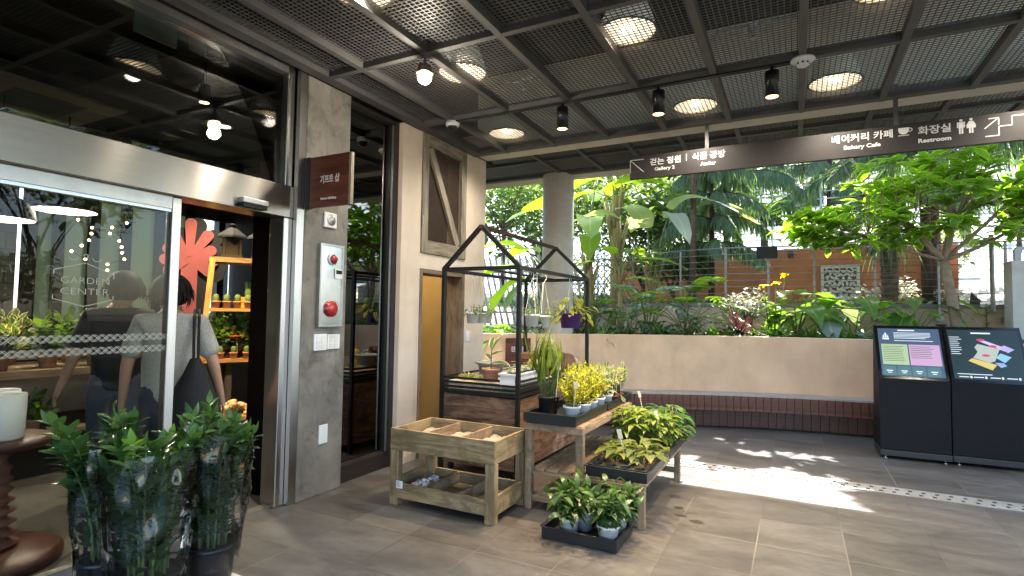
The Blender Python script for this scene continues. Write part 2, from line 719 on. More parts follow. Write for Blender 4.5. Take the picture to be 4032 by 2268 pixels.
def brushed(name, col=(.31, .29, .262), rough=.25, vert=False, aniso=.93):
    m, nt, b = _new(name)
    v = _coord(nt, 'Object', (400, 400, 2.0) if vert else (400, 2, 300))
    f = _noise(nt, v, 1, 2, .5)
    r = _ramp(nt, [(.3, sc(col, .86)), (.7, sc(col, 1.08))])
    nt.links.new(f, r.inputs[0])
    nt.links.new(r.outputs[0], b.inputs['Base Color'])
    b.inputs['Metallic'].default_value = 1
    b.inputs['Roughness'].default_value = rough
    b.inputs['Anisotropic'].default_value = aniso
    b.inputs['Anisotropic Rotation'].default_value = 0 if vert else .25
    tg = nt.nodes.new('ShaderNodeTangent')
    tg.direction_type = 'UV_MAP'
    nt.links.new(tg.outputs[0], b.inputs['Tangent'])
    _bump(nt, b, f, .05, .001)
    return m


M_steel = brushed('brushed_steel_header')
M_steelv = brushed('brushed_steel_jamb', (.50, .48, .46), .24, True)
M_steeld = mat('dull_steel', (.42, .42, .41), .32, .9, var=.12, vs=10)
M_dark = mat('dark_bronze_frame', (.028, .024, .022), .45, .3, var=.2)
M_brownpanel = mat('dark_brown_panel', (.008, .0055, .0045), .8, var=.25, spec=0.)
M_glass = glassmat('shop_glass', (.86, .87, .84), .36, ior=1.5, base=.0)
M_glassU = glassmat('upper_glass', (.62, .66, .63), 1.0, ior=1.55, base=.03)
M_slats = wood('bench_slat_wood', (.07, .024, .015), (.20, .07, .04), .5, gw=20)
M_shutwood = wood('weathered_shutter_wood', (.135, .115, .085), (.27, .235, .18), .75, gw=35)
M_doorwood = wood('door_frame_wood', (.10, .068, .045), (.20, .145, .10), .7, gw=35)

# ================================================================ SETTING: ground, floor, ceiling
mb = MB()
mb.quad((-150, -150, -.06), (150, -150, -.06), (150, 250, -.06), (-150, 250, -.06))
struct(mb, 'ground', M_terrain)
mb = MB()
mb.quad((-9.2, -18, 0), (12, -18, 0), (12, 8.6, 0), (-9.2, 8.6, 0))
struct(mb, 'floor', M_floor)

BX = [-2.93, -2.332, -1.735, -1.138, -.542, .06, .663, 1.265, 1.868, 2.47]
BY = [.66, 1.89, 3.12, 4.36]
ZC = 3.3
ZF = 3.44
root = MB()
root.box(-9.2, -6.6, 4.25, -3.6, 7.5, 4.4); root.box(-3.6, -2.6, 4.25, 2.75, 7.5, 4.4)               # black deck over the grid
ceiling = struct(root, 'ceiling', M_black)
mb = MB()
for x in BX:
    mb.box(x - .024, -3.0, ZC, x + .024, 5.5, ZC + .07)
for y in BY:
    mb.box(-3.3, y - .024, ZC + .0015, 2.75, y + .024, ZC + .0685)
mb.box(-3.36, -3, ZC + .003, -3.26, 5.5, ZC + .09)         # angle along the shop wall
mb.box(-3.26, 5.42, ZC + .004, 2.75, 5.5, ZC + .09)
for x in BX:
    mb.box(x - .024, 5.746, ZF, x + .024, 7.21, ZF + .05)
mb.box(-6, 7.12, ZF - .002, 2.75, 7.21, ZF + .06)
mb.box(-6, 6.42, ZF + .0015, 2.75, 6.465, ZF + .05)
struct(mb, 'ceiling_beams', M_beam, parent=ceiling)
mb = MB()
px, py, w = .036, .033, .0058
x = -3.25
while x < 2.7:
    mb.box(x - w / 2, .7, ZC + .045, x + w / 2, 5.45, ZC + .0485)
    x += px
y = .7
while y < 5.45:
    mb.box(-3.27, y - w / 2, ZC + .047, 2.7, y + w / 2, ZC + .0515)
    y += py
x = -4.6
while x < 2.7:
    mb.box(x - w / 2, 5.75, ZF + .025, x + w / 2, 7.18, ZF + .0285)
    x += px
y = 5.77
while y < 7.18:
    mb.box(-4.6, y - w / 2, ZF + .027, 2.7, y + w / 2, ZF + .0315)
    y += py
struct(mb, 'ceiling_mesh', M_mesh, parent=ceiling)
mb = MB()
mb.box(-3.34, 5.502, ZC + .02, 2.76, 5.745, 4.24)
mb.box(-7, 7.22, ZF - .004, 2.76, 7.5, 4.24)
struct(mb, 'ceiling_edge', M_white, parent=ceiling)
mb = MB()
mb.box(-3.3, -2.6, ZC + .08, 2.75, .62, ZC + .12)
struct(mb, 'ceiling_panel', M_beam, parent=ceiling)

# ================================================================ SHOP FRONT
XG = -3.5
sf = thing('shop_facade', 'glazed shop front with brushed steel header beside concrete pillar', 'shop front', (XG, 2.0, 0))


def rel(mb, o=(XG, 2.0, 0)):
    return mb


def P(mb, name, m, par, smooth=False, bevel=0):
    """build in world coordinates, then parent keeping place"""
    o = mb.build(name, m, None, smooth, bevel=bevel)
    o.parent = par
    o.matrix_parent_inverse = Matrix.Translation(-par.location) if par.rotation_euler.z == 0 else par.matrix_basis.inverted()
    return o


mb = MB(); mb.box(-3.62, -3, 2.16, -3.415, 2.93, 2.402); P(mb, 'header', M_steel, sf, bevel=.004)
mb = MB(); mb.box(-3.56, -3, 2.082, -3.47, 2.048, 2.158); P(mb, 'door_track', M_steeld, sf)
mb = MB(); mb.box(-3.53, -3, 2.062, -3.478, 2.048, 2.08); P(mb, 'transom', M_steelv, sf)
mb = MB(); mb.box(-3.575, 2.85, .002, -3.42, 2.985, 2.158); mb.box(-3.56, 2.86, 2.404, -3.43, 2.985, 3.34); P(mb, 'jamb', M_steelv, sf, bevel=.006)
mb = MB(); mb.box(-3.415, 2.93, .003, -3.375, 2.998, 3.335); P(mb, 'corner_trim', M_steelv, sf)
mb = MB(); mb.box(-3.56, -3, 3.27, -3.43, 2.858, 3.34); P(mb, 'top_rail', M_steeld, sf)
mb = MB(); mb.box(-3.506, -3, 2.404, -3.496, 2.858, 3.268); P(mb, 'upper_pane', M_glassU, sf)
mb = MB(); mb.box(-3.94, 2.985, 0, -3.58, 2.998, 2.5); P(mb, 'return_panel', M_brownpanel, sf)
mb = MB(); mb.box(-3.54, -3, 0, -3.46, 2.85, .012); P(mb, 'sill', M_steeld, sf)

sd = thing('sliding_door', 'glass sliding door leaf with steel stile and etched diamond bands', 'sliding door', (XG, 1.2, 0))
mb = MB(); mb.box(-3.508, .55, .06, -3.498, 2.052, 2.061); P(mb, 'door_pane', M_glass, sd)
mb = MB(); mb.box(-3.535, 2.054, .014, -3.475, 2.112, 2.158); P(mb, 'stile', M_steelv, sd, bevel=.004)
mb = MB(); mb.box(-3.53, .55, .014, -3.478, 2.053, .058); P(mb, 'bottom_rail', M_steeld, sd)
mb = MB(); mb.box(-3.53, -3, .06, -3.52, .545, 2.061); 
tag(mb.build('fixed_glass_panel', M_glass), 'plain fixed glass panel beside the sliding door', 'glass panel')

M_etch = mat('etched_film', (.42, .43, .40), .6, var=.05)
mb = MB()
for zc in (1.283, 1.212):
    y = .62
    while y < 2.03:
        for s in (-1, 1):
            mb.bar((-3.4955, y, zc - .02 * s), (-3.4955, y + .04, zc + .02 * s), .0028, .0015, up=(1, 0, 0))
            mb.bar((-3.4952, y + .012, zc - .02 * s), (-3.4952, y + .052, zc + .02 * s), .0018, .0015, up=(1, 0, 0))
        y += .04
P(mb, 'diamond_band', M_etch, sd)
Mx = lambda y, z: frame((-3.4955, y, z), (0, 1, 0))
for body, y0, z0, s_, w_ in (('GARDEN', 1.49, 1.585, .052, .232), ('CENTER', 1.49, 1.525, .052, .232)):
    t = text_mesh(body, s_, 'lettering', M_etch, Mx(y0, z0), None, bold=-.0012, width=w_)
    t.parent = sd; t.matrix_parent_inverse = Matrix.Translation(-sd.location)
mb = MB()
for a, b_ in (((1.46, 1.655), (1.605, 1.70)), ((1.605, 1.70), (1.75, 1.645)), ((1.46, 1.655), (1.46, 1.63)), ((1.75, 1.645), (1.75, 1.62)), ((1.46, 1.50), (1.605, 1.46)), ((1.605, 1.46), (1.75, 1.50)), ((1.46, 1.52), (1.46, 1.50)), ((1.75, 1.52), (1.75, 1.50))):
    mb.bar((-3.4955, a[0], a[1]), (-3.4955, b_[0], b_[1]), .003, .0015, up=(1, 0, 0))
for k in range(7):
    t0, t1 = k / 7 * PI, (k + 1) / 7 * PI
    for cy in (1.545, 1.66):
        mb.bar((-3.4955, cy - .022 * math.cos(t0), 1.73 - .018 * math.sin(t0)), (-3.4955, cy - .022 * math.cos(t1), 1.73 - .018 * math.sin(t1)), .0028, .0015, up=(1, 0, 0))
    mb.bar((-3.4955, 1.605 - .01 * math.cos(2 * t0), 1.738 - .012 * math.sin(2 * t0)), (-3.4955, 1.605 - .01 * math.cos(2 * t1), 1.738 - .012 * math.sin(2 * t1)), .0028, .0015, up=(1, 0, 0))
P(mb, 'emblem', M_etch, sd)

# door sensor
ds = thing('door_sensor', 'small black and silver door sensor on the steel header', 'sensor', (-3.41, 2.56, 2.2))
mb = MB(); mb.box(-3.413, 2.46, 2.195, -3.355, 2.665, 2.235); P(mb, 'housing', M_steeld, ds, bevel=.006)
mb = MB(); mb.box(-3.41, 2.468, 2.168, -3.362, 2.657, 2.193); P(mb, 'lens', M_black, ds)

# pillar, window beside it
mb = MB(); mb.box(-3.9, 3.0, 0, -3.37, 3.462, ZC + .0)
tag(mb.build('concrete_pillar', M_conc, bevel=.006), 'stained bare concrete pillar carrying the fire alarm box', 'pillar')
wn = thing('tall_window', 'tall narrow window reflecting trees, between concrete and stucco pillars', 'window', (XG, 3.78, 0))
mb = MB(); mb.box(-3.506, 3.464, .15, -3.496, 4.11, 3.26); P(mb, 'pane', glassmat('window_glass', (.5, .53, .47), 1.3, ior=1.6, base=.16), wn)
mb = MB(); mb.box(-3.56, 4.11, .1, -3.42, 4.168, 3.3); mb.box(-3.56, 3.464, 3.262, -3.43, 4.108, 3.3); P(mb, 'frame', M_dark, wn)
mb = MB(); mb.box(-3.6, 3.464, 0, -3.43, 4.168, .14); P(mb, 'sill', M_dark, wn)
mb = MB(); mb.box(-3.45, 4.095, .15, -3.435, 4.109, 3.26); P(mb, 'glazing_bead', M_steeld, wn)

# stucco wall with door opening and shutter
sw = thing('stucco_wall', 'beige stucco wall with doorway and shuttered window above', 'wall', (-3.37, 4.97, 0))
mb = MB()
mb.box(-3.66, 4.17, 0, -3.37, 4.475, ZC + .0)
mb.box(-3.66, 5.315, 0, -3.37, 5.765, ZC + .02)
mb.box(-3.66, 4.475, 1.905, -3.37, 5.315, 2.06)
mb.box(-3.66, 4.475, 3.302, -3.37, 5.315, ZC + .02)
P(mb, 'wall', M_stucco, sw)
mb = MB()
mb.box(-3.64, 4.477, 0, -3.366, 4.523, 1.903)
mb.box(-3.64, 5.255, 0, -3.362, 5.313, 1.903)
mb.box(-3.64, 4.523, 1.862, -3.364, 5.255, 1.902)
P(mb, 'door_frame', M_doorwood, sw)
sh = mb = MB()
for (a, b_, c, d) in ((4.48, 4.58, 2.064, 3.298), (5.21, 5.31, 2.064, 3.298), (4.582, 5.208, 2.064, 2.2), (4.582, 5.208, 3.18, 3.298)):
    mb.box(-3.42, a, c, -3.355, b_, d)
shut = P(mb, 'shutter', M_shutwood, sw, bevel=.003)
mb = MB(); mb.bar((-3.378, 4.62, 3.17), (-3.378, 5.16, 2.21), .085, .03, up=(1, 0, 0))
br = mb.build('brace', M_shutwood); br.parent = shut
mb = MB()
for y_ in [4.585 + .0125 * i for i in range(50)]:
    mb.box(-3.402, y_, 2.2, -3.399, y_ + .004, 3.18)
for z_ in [2.205 + .0125 * i for i in range(78)]:
    mb.box(-3.3985, 4.582, z_, -3.3955, 5.208, z_ + .004)
wm = mb.build('wire_mesh', mat('rusty_mesh', (.075, .048, .035), .7, .2)); wm.parent = shut
mb = MB(); mb.box(-3.6, 4.582, 2.2, -3.55, 5.208, 3.18)
bk = mb.build('dark_backing', M_brownpanel); bk.parent = shut
mb = MB()
for z_ in (2.35, 3.05):
    mb.tube([(-3.352, 4.485, z_), (-3.352, 4.485, z_ + .09)], .008)
hg = mb.build('hinge', M_steeld); hg.parent = shut

# room behind the doorway
rm = thing('store_room', 'small ochre painted store room behind the open doorway', 'room', (-4.3, 5.0, 0))
mb = MB()
mb.box(-5.05, 4.2, 0, -4.95, 5.86, 2.4)
mb.box(-4.95, 4.18, 0, -3.66, 4.3, 2.4)
mb.box(-4.95, 5.74, 0, -3.66, 5.86, 2.4)
mb.box(-5.05, 4.18, 2.4, -3.66, 5.86, 2.46)
P(mb, 'room_wall', M_ochre, rm)
lamp = thing('ceiling_lamp', 'small round lamp on the ochre store room ceiling', 'lamp', (-4.3, 4.9, 2.38))
mb = MB(); mb.lathe([(0, .018), (.09, .018), (.1, 0), (.085, -.03), (0, -.045)], (0, 0, 0)); mb.build('diffuser', emat('room_bulb', (1, .8, .5), 6), lamp, True)
ld = bpy.data.lights.new('room_light', 'POINT'); ld.energy = 3; ld.color = (1, .80, .5); ld.shadow_soft_size = .08
lo = bpy.data.objects.new('room_light', ld); COL.objects.link(lo); lo.location = (0, 0, -.12); lo.parent = lamp
rk = thing('coat_hook_rail', 'narrow white hook rail with a dark hook on the ochre wall', 'hook rail', (-4.92, 5.1, 1.77))
mb = MB(); mb.box(-4.949, 4.6, 1.75, -4.935, 5.6, 1.785); P(mb, 'rail', M_white, rk)
mb = MB(); mb.tube([(-4.935, 4.66, 1.80), (-4.90, 4.66, 1.79), (-4.88, 4.66, 1.83)], .012, 6); mb.tube([(-4.935, 4.66, 1.77), (-4.90, 4.66, 1.73), (-4.87, 4.66, 1.76)], .012, 6); P(mb, 'hook', M_black, rk)
tb = thing('waste_bin', 'grey waste bin lined with a clear plastic bag in the doorway', 'bin', (-3.85, 4.84, 0))
mb = MB(); mb.lathe([(0, .004), (.15, .004), (.19, .56), (.18, .56), (.15, .02), (0, .02)], n=24); mb.build('bucket', mat('bin_grey', (.12, .10, .09), .5), tb, True)
mb = MB(); mb.lathe([(.175, .3), (.194, .5), (.203, .57), (.197, .63), (.15, .655), (.12, .62), (.11, .5)], n=26, jit=.09); mb.build('bin_bag', glassmat('bag_plastic', (.86, .84, .78), 2.2, .12, bump=.8, bs=22, base=.25), tb, True)

# portal / columns
mb = MB()
mb.lathe([(.222, 0), (.222, 3.45)], (-3.02, 7.24, 0), 40)
tag(mb.build('round_column', M_conc2, None, True), 'round pale concrete column rising from the planter', 'column')

# ================================================================ PLANTER + BENCH
CX, CY, RF = 1.2, 1.86, 6.44


def arc(r_, a0, a1, n):
    return [(CX + r_ * math.cos(R(a0 + (a1 - a0) * i / n)), CY + r_ * math.sin(R(a0 + (a1 - a0) * i / n))) for i in range(n + 1)]


def arcwall(mb, r0, r1, a0, a1, z0, z1, n=48):
    mb.prism(arc(r0, a0, a1, n) + arc(r1, a1, a0, n), z0, z1)


pl = thing('curved_planter', 'long curved peach stucco planter wall filled with tropical plants', 'planter', (CX, CY + RF, 0))
mb = MB(); arcwall(mb, RF, RF + .16, 138.5, -50, 0, 1.195, 110)
P(mb, 'planter_wall', M_planter, pl)
bench = thing('curved_bench', 'low curved bench with dark brown plank front along the planter', 'bench', (CX, CY + 6.2, 0))
mb = MB(); arcwall(mb, 6.2, RF - .004, 131, -45, .425, .452, 90); P(mb, 'seat', mat('bench_top', (.42, .39, .35), .6, var=.12), bench)
mb = MB()
n = 208
for i in range(n):
    a0, a1 = 131 - 176 * i / n, 131 - 176 * (i + 1) / n
    ar = arc(6.215, a0 - .03, a1 + .03, 1) + arc(6.245, a1 + .03, a0 - .03, 1)
    mb.prism(ar, .235, .424)
P(mb, 'front_planks', M_slats, bench)
mb = MB()
n = 190
for i in range(n):
    a0, a1 = 131 - 176 * i / n, 131 - 176 * (i + 1) / n
    ar = arc(6.275, a0 - .025, a1 + .025, 1) + arc(6.30, a1 + .025, a0 - .025, 1)
    mb.prism(ar, .02, .25)
P(mb, 'lower_planks', wood('bench_shaded_wood', (.028, .011, .008), (.08, .03, .02), .55, gw=20), bench)  # slat wood colour darkened to stand for the shade under the seat
mb = MB(); arcwall(mb, 6.31, 6.36, 131, -45, 0.0, .42, 80); P(mb, 'bench_core', M_black, bench)

# ================================================================ GARDEN BEHIND
RAIL = [(-9.0, 17.5), (-6.6, 14.6), (-4.43, 12.4), (-2.94, 11.15), (-1.9, 10.6), (-1.1, 10.42), (-.42, 10.45), (.27, 10.58), (1.15, 10.77), (2.02, 10.9), (2.86, 10.95), (4.2, 10.9), (6.5, 10.4)]
arcpts = arc(RF + .1, 138.5, 20, 40)
mb = MB()
mb.poly([(p[0], p[1], 1.10) for p in arcpts] + [(9.0, 6.0, 1.10), (6.5, 10.5, 1.10)] + [(p[0], p[1] + .02, 1.10) for p in reversed(RAIL[:-1])] + [(-9.0, 6.2, 1.1), (-3.66, 6.06, 1.1)])
mb.poly([(p[0], p[1], 1.101) for p in arc(RF + .1, 20, -50, 40)] + [(16, -4, 1.101), (16, 10, 1.101), (8.9, 6.0, 1.101)])
o = struct(mb, 'soil', M_ground)


def offset_poly(pts, d):
    out = []
    for i, p in enumerate(pts):
        a = pts[max(0, i - 1)]
        b_ = pts[min(len(pts) - 1, i + 1)]
        dx, dy = b_[0] - a[0], b_[1] - a[1]
        L = math.hypot(dx, dy)
        out.append((p[0] - dy / L * d, p[1] + dx / L * d))
    return out


gw = thing('retaining_wall', 'low beige retaining wall with grey cap under the wire railing', 'wall', (1.15, 10.77, 1.1))
mb = MB(); mb.prism(RAIL + list(reversed(offset_poly(RAIL, .18))), .9, 1.64); P(mb, 'wall', M_beige, gw)
mb = MB(); mb.prism(offset_poly(RAIL, -.015) + list(reversed(offset_poly(RAIL, .22))), 1.642, 1.705); P(mb, 'cap', M_cap, gw)
mb = MB()
mb.poly([(p[0], p[1], 1.66) for p in offset_poly(RAIL, .15)] + [(12, 12, 1.66), (14, 45, 3.4), (-30, 45, 3.4), (-14, 20, 1.9)])
struct(mb, 'terrain', M_terrain)

M_rail = mat('railing_steel', (.20, .195, .19), .4, .6, var=.2)
rl = thing('wire_railing', 'grey steel railing with horizontal bars above the retaining wall', 'railing', (1.15, 10.77, 1.7))
RP = offset_poly(RAIL, -.04)
for i, p in enumerate(RP[1:12]):
    mb = MB()
    mb.box(p[0] - .017, p[1] - .017, 1.42, p[0] + .017, p[1] + .017, 2.68)
    mb.box(p[0] - .055, p[1] - .02, 1.44, p[0] + .055, p[1] + .035, 1.52)
    P(mb, 'post', M_rail, rl)
for k in range(9):
    z = 2.68 - .115 * k
    mb = MB()
    mb.tube([(p[0], p[1], z) for p in offset_poly(RAIL, -.055)[1:12]], .0125 if k == 0 else .0065, 6)
    P(mb, 'bar', M_rail, rl)
mb = MB(); mb.box(-.6, 10.34, 2.47, -.27, 10.36, 2.68)
tag(mb.build('blank_board', M_black), 'small plain black board hung on the top railing bar', 'board')

tw = thing('terracotta_wall', 'terracotta painted garden wall behind the railing', 'wall', (.8, 14.1, 1.6))
TW = [(-4.6, 15.9), (-2.9, 14.75), (-.86, 14.3), (.8, 14.1), (2.66, 14.2), (3.0, 14.3)]
mb = MB(); mb.prism(TW + list(reversed(offset_poly(TW, .2))), 1.4, 3.02); P(mb, 'wall', M_terra, tw)
mb = MB(); mb.prism(offset_poly(TW, -.02) + list(reversed(offset_poly(TW, .22))), 3.022, 3.06); P(mb, 'coping', mat('coping', (.5, .42, .36), .8), tw)
for x_, y_ in ((-.1, 14.15), (1.45, 14.12)):
    mb = MB(); mb.box(x_ - .06, y_ - .1, 2.86, x_ + .06, y_, 2.98); P(mb, 'wall_light', M_dark, tw)
# carved relief panel of leaves (generic)
rp = thing('relief_panel', 'square pale stone panel pierced with carved leaves on terracotta wall', 'relief panel', (.86, 14.0, 2.1))
M_stone = mat('pale_stone', (.55, .49, .39), .8, var=.15, vs=12, bump=.2)
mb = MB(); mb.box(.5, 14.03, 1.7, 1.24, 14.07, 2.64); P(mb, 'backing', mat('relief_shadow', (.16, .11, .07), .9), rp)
mb = MB()
for a in ((.5, 1.7, .56, 2.64), (1.18, 1.7, 1.24, 2.64), (.56, 1.7, 1.18, 1.76), (.56, 2.57, 1.18, 2.64)):
    mb.box(a[0], 13.98, a[1], a[2], 14.03, a[3])
P(mb, 'border', M_stone, rp)
mb = MB()
for i in range(5):
    for j in range(7):
        cx_, cz_ = .62 + i * .125 + (.06 if j % 2 else 0), 1.8 + j * .12
        a = rnd(0, PI)
        for k in range(3):
            an = a + k * 2.1
            mb.leaf((cx_, 14.01, cz_), (math.cos(an), -.25, math.sin(an)), (0, -1, 0), .12, .055, 'oval', .2, .1, 3)
P(mb, 'carved_leaves', M_stone, rp)

# ramp and parapet on the right
mb = MB()
mb.poly([(2.6, 11.4, 1.72), (3.9, 11.4, 1.72), (5.6, 17, 3.1), (4.1, 17, 3.1)])
mb.poly([(2.6, 11.4, 1.3), (2.6, 11.4, 1.72), (4.1, 17, 3.1), (4.1, 17, 1.3)])
struct(mb, 'path', M_conc3)
rpw = thing('ramp_parapet', 'sloping pale concrete parapet beside the garden ramp', 'parapet', (3.6, 12.5, 1.7))
mb = MB()
b_ = len(mb.v)
for (x_, y_, zt) in ((3.35, 11.3, 2.15), (4.75, 16.5, 3.75)):
    mb.v += [(x_, y_, 1.3), (x_ + .22, y_, 1.3), (x_ + .22, y_, zt), (x_, y_, zt)]
for q in ((0, 4, 7, 3), (3, 7, 6, 2), (2, 6, 5, 1), (0, 3, 2, 1), (4, 5, 6, 7), (0, 1, 5, 4)):
    mb.f.append(tuple(b_ + i for i in q)); mb.uv += [(0, 0)] * 4
P(mb, 'parapet', M_conc3, rpw)
for k in range(4):
    mb = MB(); mb.box(4.4 + .12 * k, 15.2 + .5 * k, 2.5 + .26 * k, 9, 15.3 + .5 * k, 2.72 + .26 * k)
    tag(mb.build('timber_step', wood('weathered_timber', (.16, .12, .09), (.34, .28, .22), .8)), ['weathered timber step, lowest of four on the far bank', 'weathered timber step, second from the bottom on the far bank', 'weathered timber step, third from the bottom on the far bank', 'weathered timber step, topmost on the far bank'][k], 'step', 'timber steps on the far bank')
gp = thing('gate_pier', 'grey concrete pier with a steel post at the right end of planter', 'pier', (2.85, 9.9, 1.1))
mb = MB(); mb.box(2.62, 9.75, 1.0, 3.3, 10.1, 2.28); P(mb, 'pier', M_conc3, gp)
mb = MB(); mb.box(2.68, 9.85, 2.282, 2.75, 9.92, 2.45); mb.bar((2.7, 9.88, 2.45), (3.3, 9.95, 2.52), .05); P(mb, 'steel_post', M_rail, gp)
mb = MB(); mb.tube([(2.62, 10.6, 1.6), (2.62, 10.6, 2.75)], .03); tag(mb.build('steel_bollard', M_rail), 'slim dark steel post beside the pale ramp', 'post')

# far greenhouse wall of frosted panes in a white frame
def frosted(name, col, tr):
    m, nt, b = _new(name)
    nt.nodes.remove(b)
    d = nt.nodes.new('ShaderNodeBsdfDiffuse'); d.inputs[0].default_value = (*col, 1)
    t = nt.nodes.new('ShaderNodeBsdfTranslucent'); t.inputs[0].default_value = (*col, 1)
    ms = nt.nodes.new('ShaderNodeMixShader'); ms.inputs[0].default_value = tr
    nt.links.new(d.outputs[0], ms.inputs[1]); nt.links.new(t.outputs[0], ms.inputs[2])
    nt.links.new(ms.outputs[0], nt.nodes['Material Output'].inputs[0])
    return m


gh = thing('greenhouse_wall', 'tall wall of frosted greenhouse panes in white frames far behind', 'greenhouse wall', (0, 30, 0))
mb = MB(); mb.box(-28, 30.05, 3, 26, 30.1, 14); P(mb, 'pane', frosted('frosted_pane', (.85, .88, .88), .7), gh)
M_ghf = mat('white_frame', (.75, .76, .76), .5)
for i in range(19):
    mb = MB(); mb.box(-28 + i * 3 - .06, 29.9, 2, -28 + i * 3 + .06, 30.04, 14); P(mb, 'mullion', M_ghf, gh)
for k in range(8):
    mb = MB(); mb.box(-28, 29.92, 3.2 + k * 1.4, 26, 30.02, 3.3 + k * 1.4); P(mb, 'transom', M_ghf, gh)
# white bar fences on the far terrace
for (nm, x0, y0, x1, y1, z0, n, lab) in (('white_rail_fence', -14, 17.5, -3.5, 20.0, 2.0, 7, 'white horizontal bar fence on the left terrace'), ('white_rail_fence', -2.5, 18.5, 5.0, 17.5, 3.4, 9, 'white horizontal bar fence high behind the terracotta wall')):
    t = thing(nm, lab, 'fence', (x0, y0, z0))
    L = math.hypot(x1 - x0, y1 - y0)
    for k in range(n):
        mb = MB(); mb.tube([(x0, y0, z0 + .2 + k * .22), (x1, y1, z0 + .2 + k * .22)], .018, 6); P(mb, 'bar', M_ghf, t)
    for i in range(int(L / 1.6) + 1):
        f = i * 1.6 / L
        mb = MB(); mb.box(x0 + (x1 - x0) * f - .03, y0 + (y1 - y0) * f - .03, z0 - .4, x0 + (x1 - x0) * f + .03, y0 + (y1 - y0) * f + .03, z0 + .25 + n * .22); P(mb, 'post', M_ghf, t)
# leaning bamboo trellis and lattice
M_bam = mat('grey_bamboo', (.30, .27, .24), .7, var=.25, vs=9)
t = thing('slat_trellis', 'grey trellis of leaning slats behind the left of the planter', 'trellis', (-6.2, 12.0, 1.1))
mb = MB()
for i in range(20):
    x_ = -7.4 + i * .17
    mb.bar((x_, 11.9 - .0 * i, 1.1), (x_ - .55, 12.1, 2.9), .05, .02, up=(0, 1, 0))
mb.bar((-8, 12.05, 2.5), (-4.2, 12.05, 2.5), .05); mb.bar((-7.6, 11.95, 1.5), (-4, 11.95, 1.5), .05)
P(mb, 'slat_panel', M_bam, t)
t = thing('lattice_screen', 'diamond lattice screen of dark laths behind the broad leaves', 'lattice', (-4.6, 12.4, 1.7))
mb = MB()
for i in range(20):
    x_ = -6.3 + i * .13
    mb.bar((x_, 12.3, 1.7), (x_ + .9, 12.3, 2.9), .018, .012, up=(0, 1, 0))
    mb.bar((x_ + .9, 12.32, 1.7), (x_, 12.32, 2.9), .018, .012, up=(0, 1, 0))
P(mb, 'lattice', mat('dark_lath', (.07, .065, .055), .7), t)

# wet spots on the tiles beside the plants
M_wet = mat('wet_stain', (.042, .038, .035), .3, var=.25, vs=30)
for i, (x, y, r_, lb) in enumerate(((-.80, 4.36, .035, 'small dark wet spot on the floor, farthest from the viewer'), (-.76, 4.2, .034, 'small dark wet spot on the floor beside the front leg'), (-.88, 4.62, .045, 'dark wet spot on the floor at the edge of the sunlight'), (-.64, 4.13, .042, 'larger dark wet spot on the floor right of the stand leg'))):
    mb = MB()
    pts = []
    for k in range(22):
        a_ = 2 * PI * k / 22
        q = r_ * .8 * (1 + .35 * mnoise.noise((math.cos(a_) * 1.5 + i * 7, math.sin(a_) * 1.5, 0)))
        pts.append((x + q * 1.5 * math.cos(a_), y + q * math.sin(a_), .0018))
    mb.poly(pts)
    tag(mb.build('wet_spot', M_wet), lb, 'stain', 'wet spots on the tiles')

# ================================================================ MATERIALS for the goods
M_pine = wood('treated_pine', (.15, .105, .05), (.32, .245, .135), .62, 2.2, 30, dirt=(.13, .095, .055))
M_pine2 = wood('stand_timber', (.17, .115, .065), (.34, .24, .15), .65, 2.5, 34, dirt=(.11, .08, .055))
M_barn = wood('barn_boards', (.055, .026, .015), (.20, .115, .07), .75, 5, 45, dirt=(.035, .017, .011))
M_iron = mat('black_iron', (.010, .010, .011), .42, .3, var=.25, vs=12)
M_plasblk = mat('black_plastic', (.011, .011, .013), .42, var=.25, vs=10)
M_navy = mat('navy_plastic', (.010, .012, .020), .35, var=.3, vs=8)
M_plaswht = mat('white_plastic', (.66, .68, .72), .4, var=.06, vs=6)
M_redpot = mat('brown_plastic_pot', (.16, .035, .02), .5, var=.2)
M_terracotta = mat('terracotta_clay', (.36, .20, .14), .8, var=.15)
M_greypot = mat('grey_plastic_pot', (.20, .21, .23), .5, var=.12)
M_purple = mat('purple_plastic', (.075, .02, .20), .4, var=.12)
M_tag = mat('paper_tag', (.68, .62, .55), .7, var=.08)
M_soil = mat('potting_soil', (.03, .02, .013), .95, var=.5, vs=40, bump=.5)
M_gravel = mat('gravel', (.38, .32, .26), .9, var=.45, vs=60, bump=1., bs=120)
M_pebble = mat('white_pebbles', (.70, .69, .68), .6, var=.12)
M_string = mat('white_string', (.7, .68, .62), .7)
L_eu = leafmat('yellow_euonymus_leaf', (.19, .23, .025), (.38, .39, .045), edge=(.09, .17, .022), edge_w=.72, trans=.35)
L_dk = leafmat('dark_green_leaf', (.025, .065, .018), (.075, .15, .035), trans=.25, rough=.33, vein=(.09, .16, .05))
L_mid = leafmat('mid_green_leaf', (.045, .11, .02), (.11, .20, .04), trans=.35)
L_lime = leafmat('lime_leaf', (.09, .16, .022), (.21, .27, .04), trans=.35)
L_var = leafmat('cream_edged_leaf', (.06, .13, .04), (.11, .18, .06), edge=(.52, .50, .30), edge_w=.60, trans=.3)
L_gold = leafmat('golden_pothos_leaf', (.30, .34, .04), (.46, .44, .08), patch=(.14, .22, .03), trans=.4)
L_grass = leafmat('palm_seedling_leaf', (.06, .12, .015), (.16, .22, .03), trans=.35)
L_schef = leafmat('pale_green_leaf', (.12, .18, .08), (.24, .30, .15), edge=(.50, .52, .36), edge_w=.66, trans=.35)
L_stem = mat('green_stem', (.12, .16, .05), .6, var=.25)
L_wood = mat('woody_stem', (.12, .085, .055), .85, var=.3, vs=20)


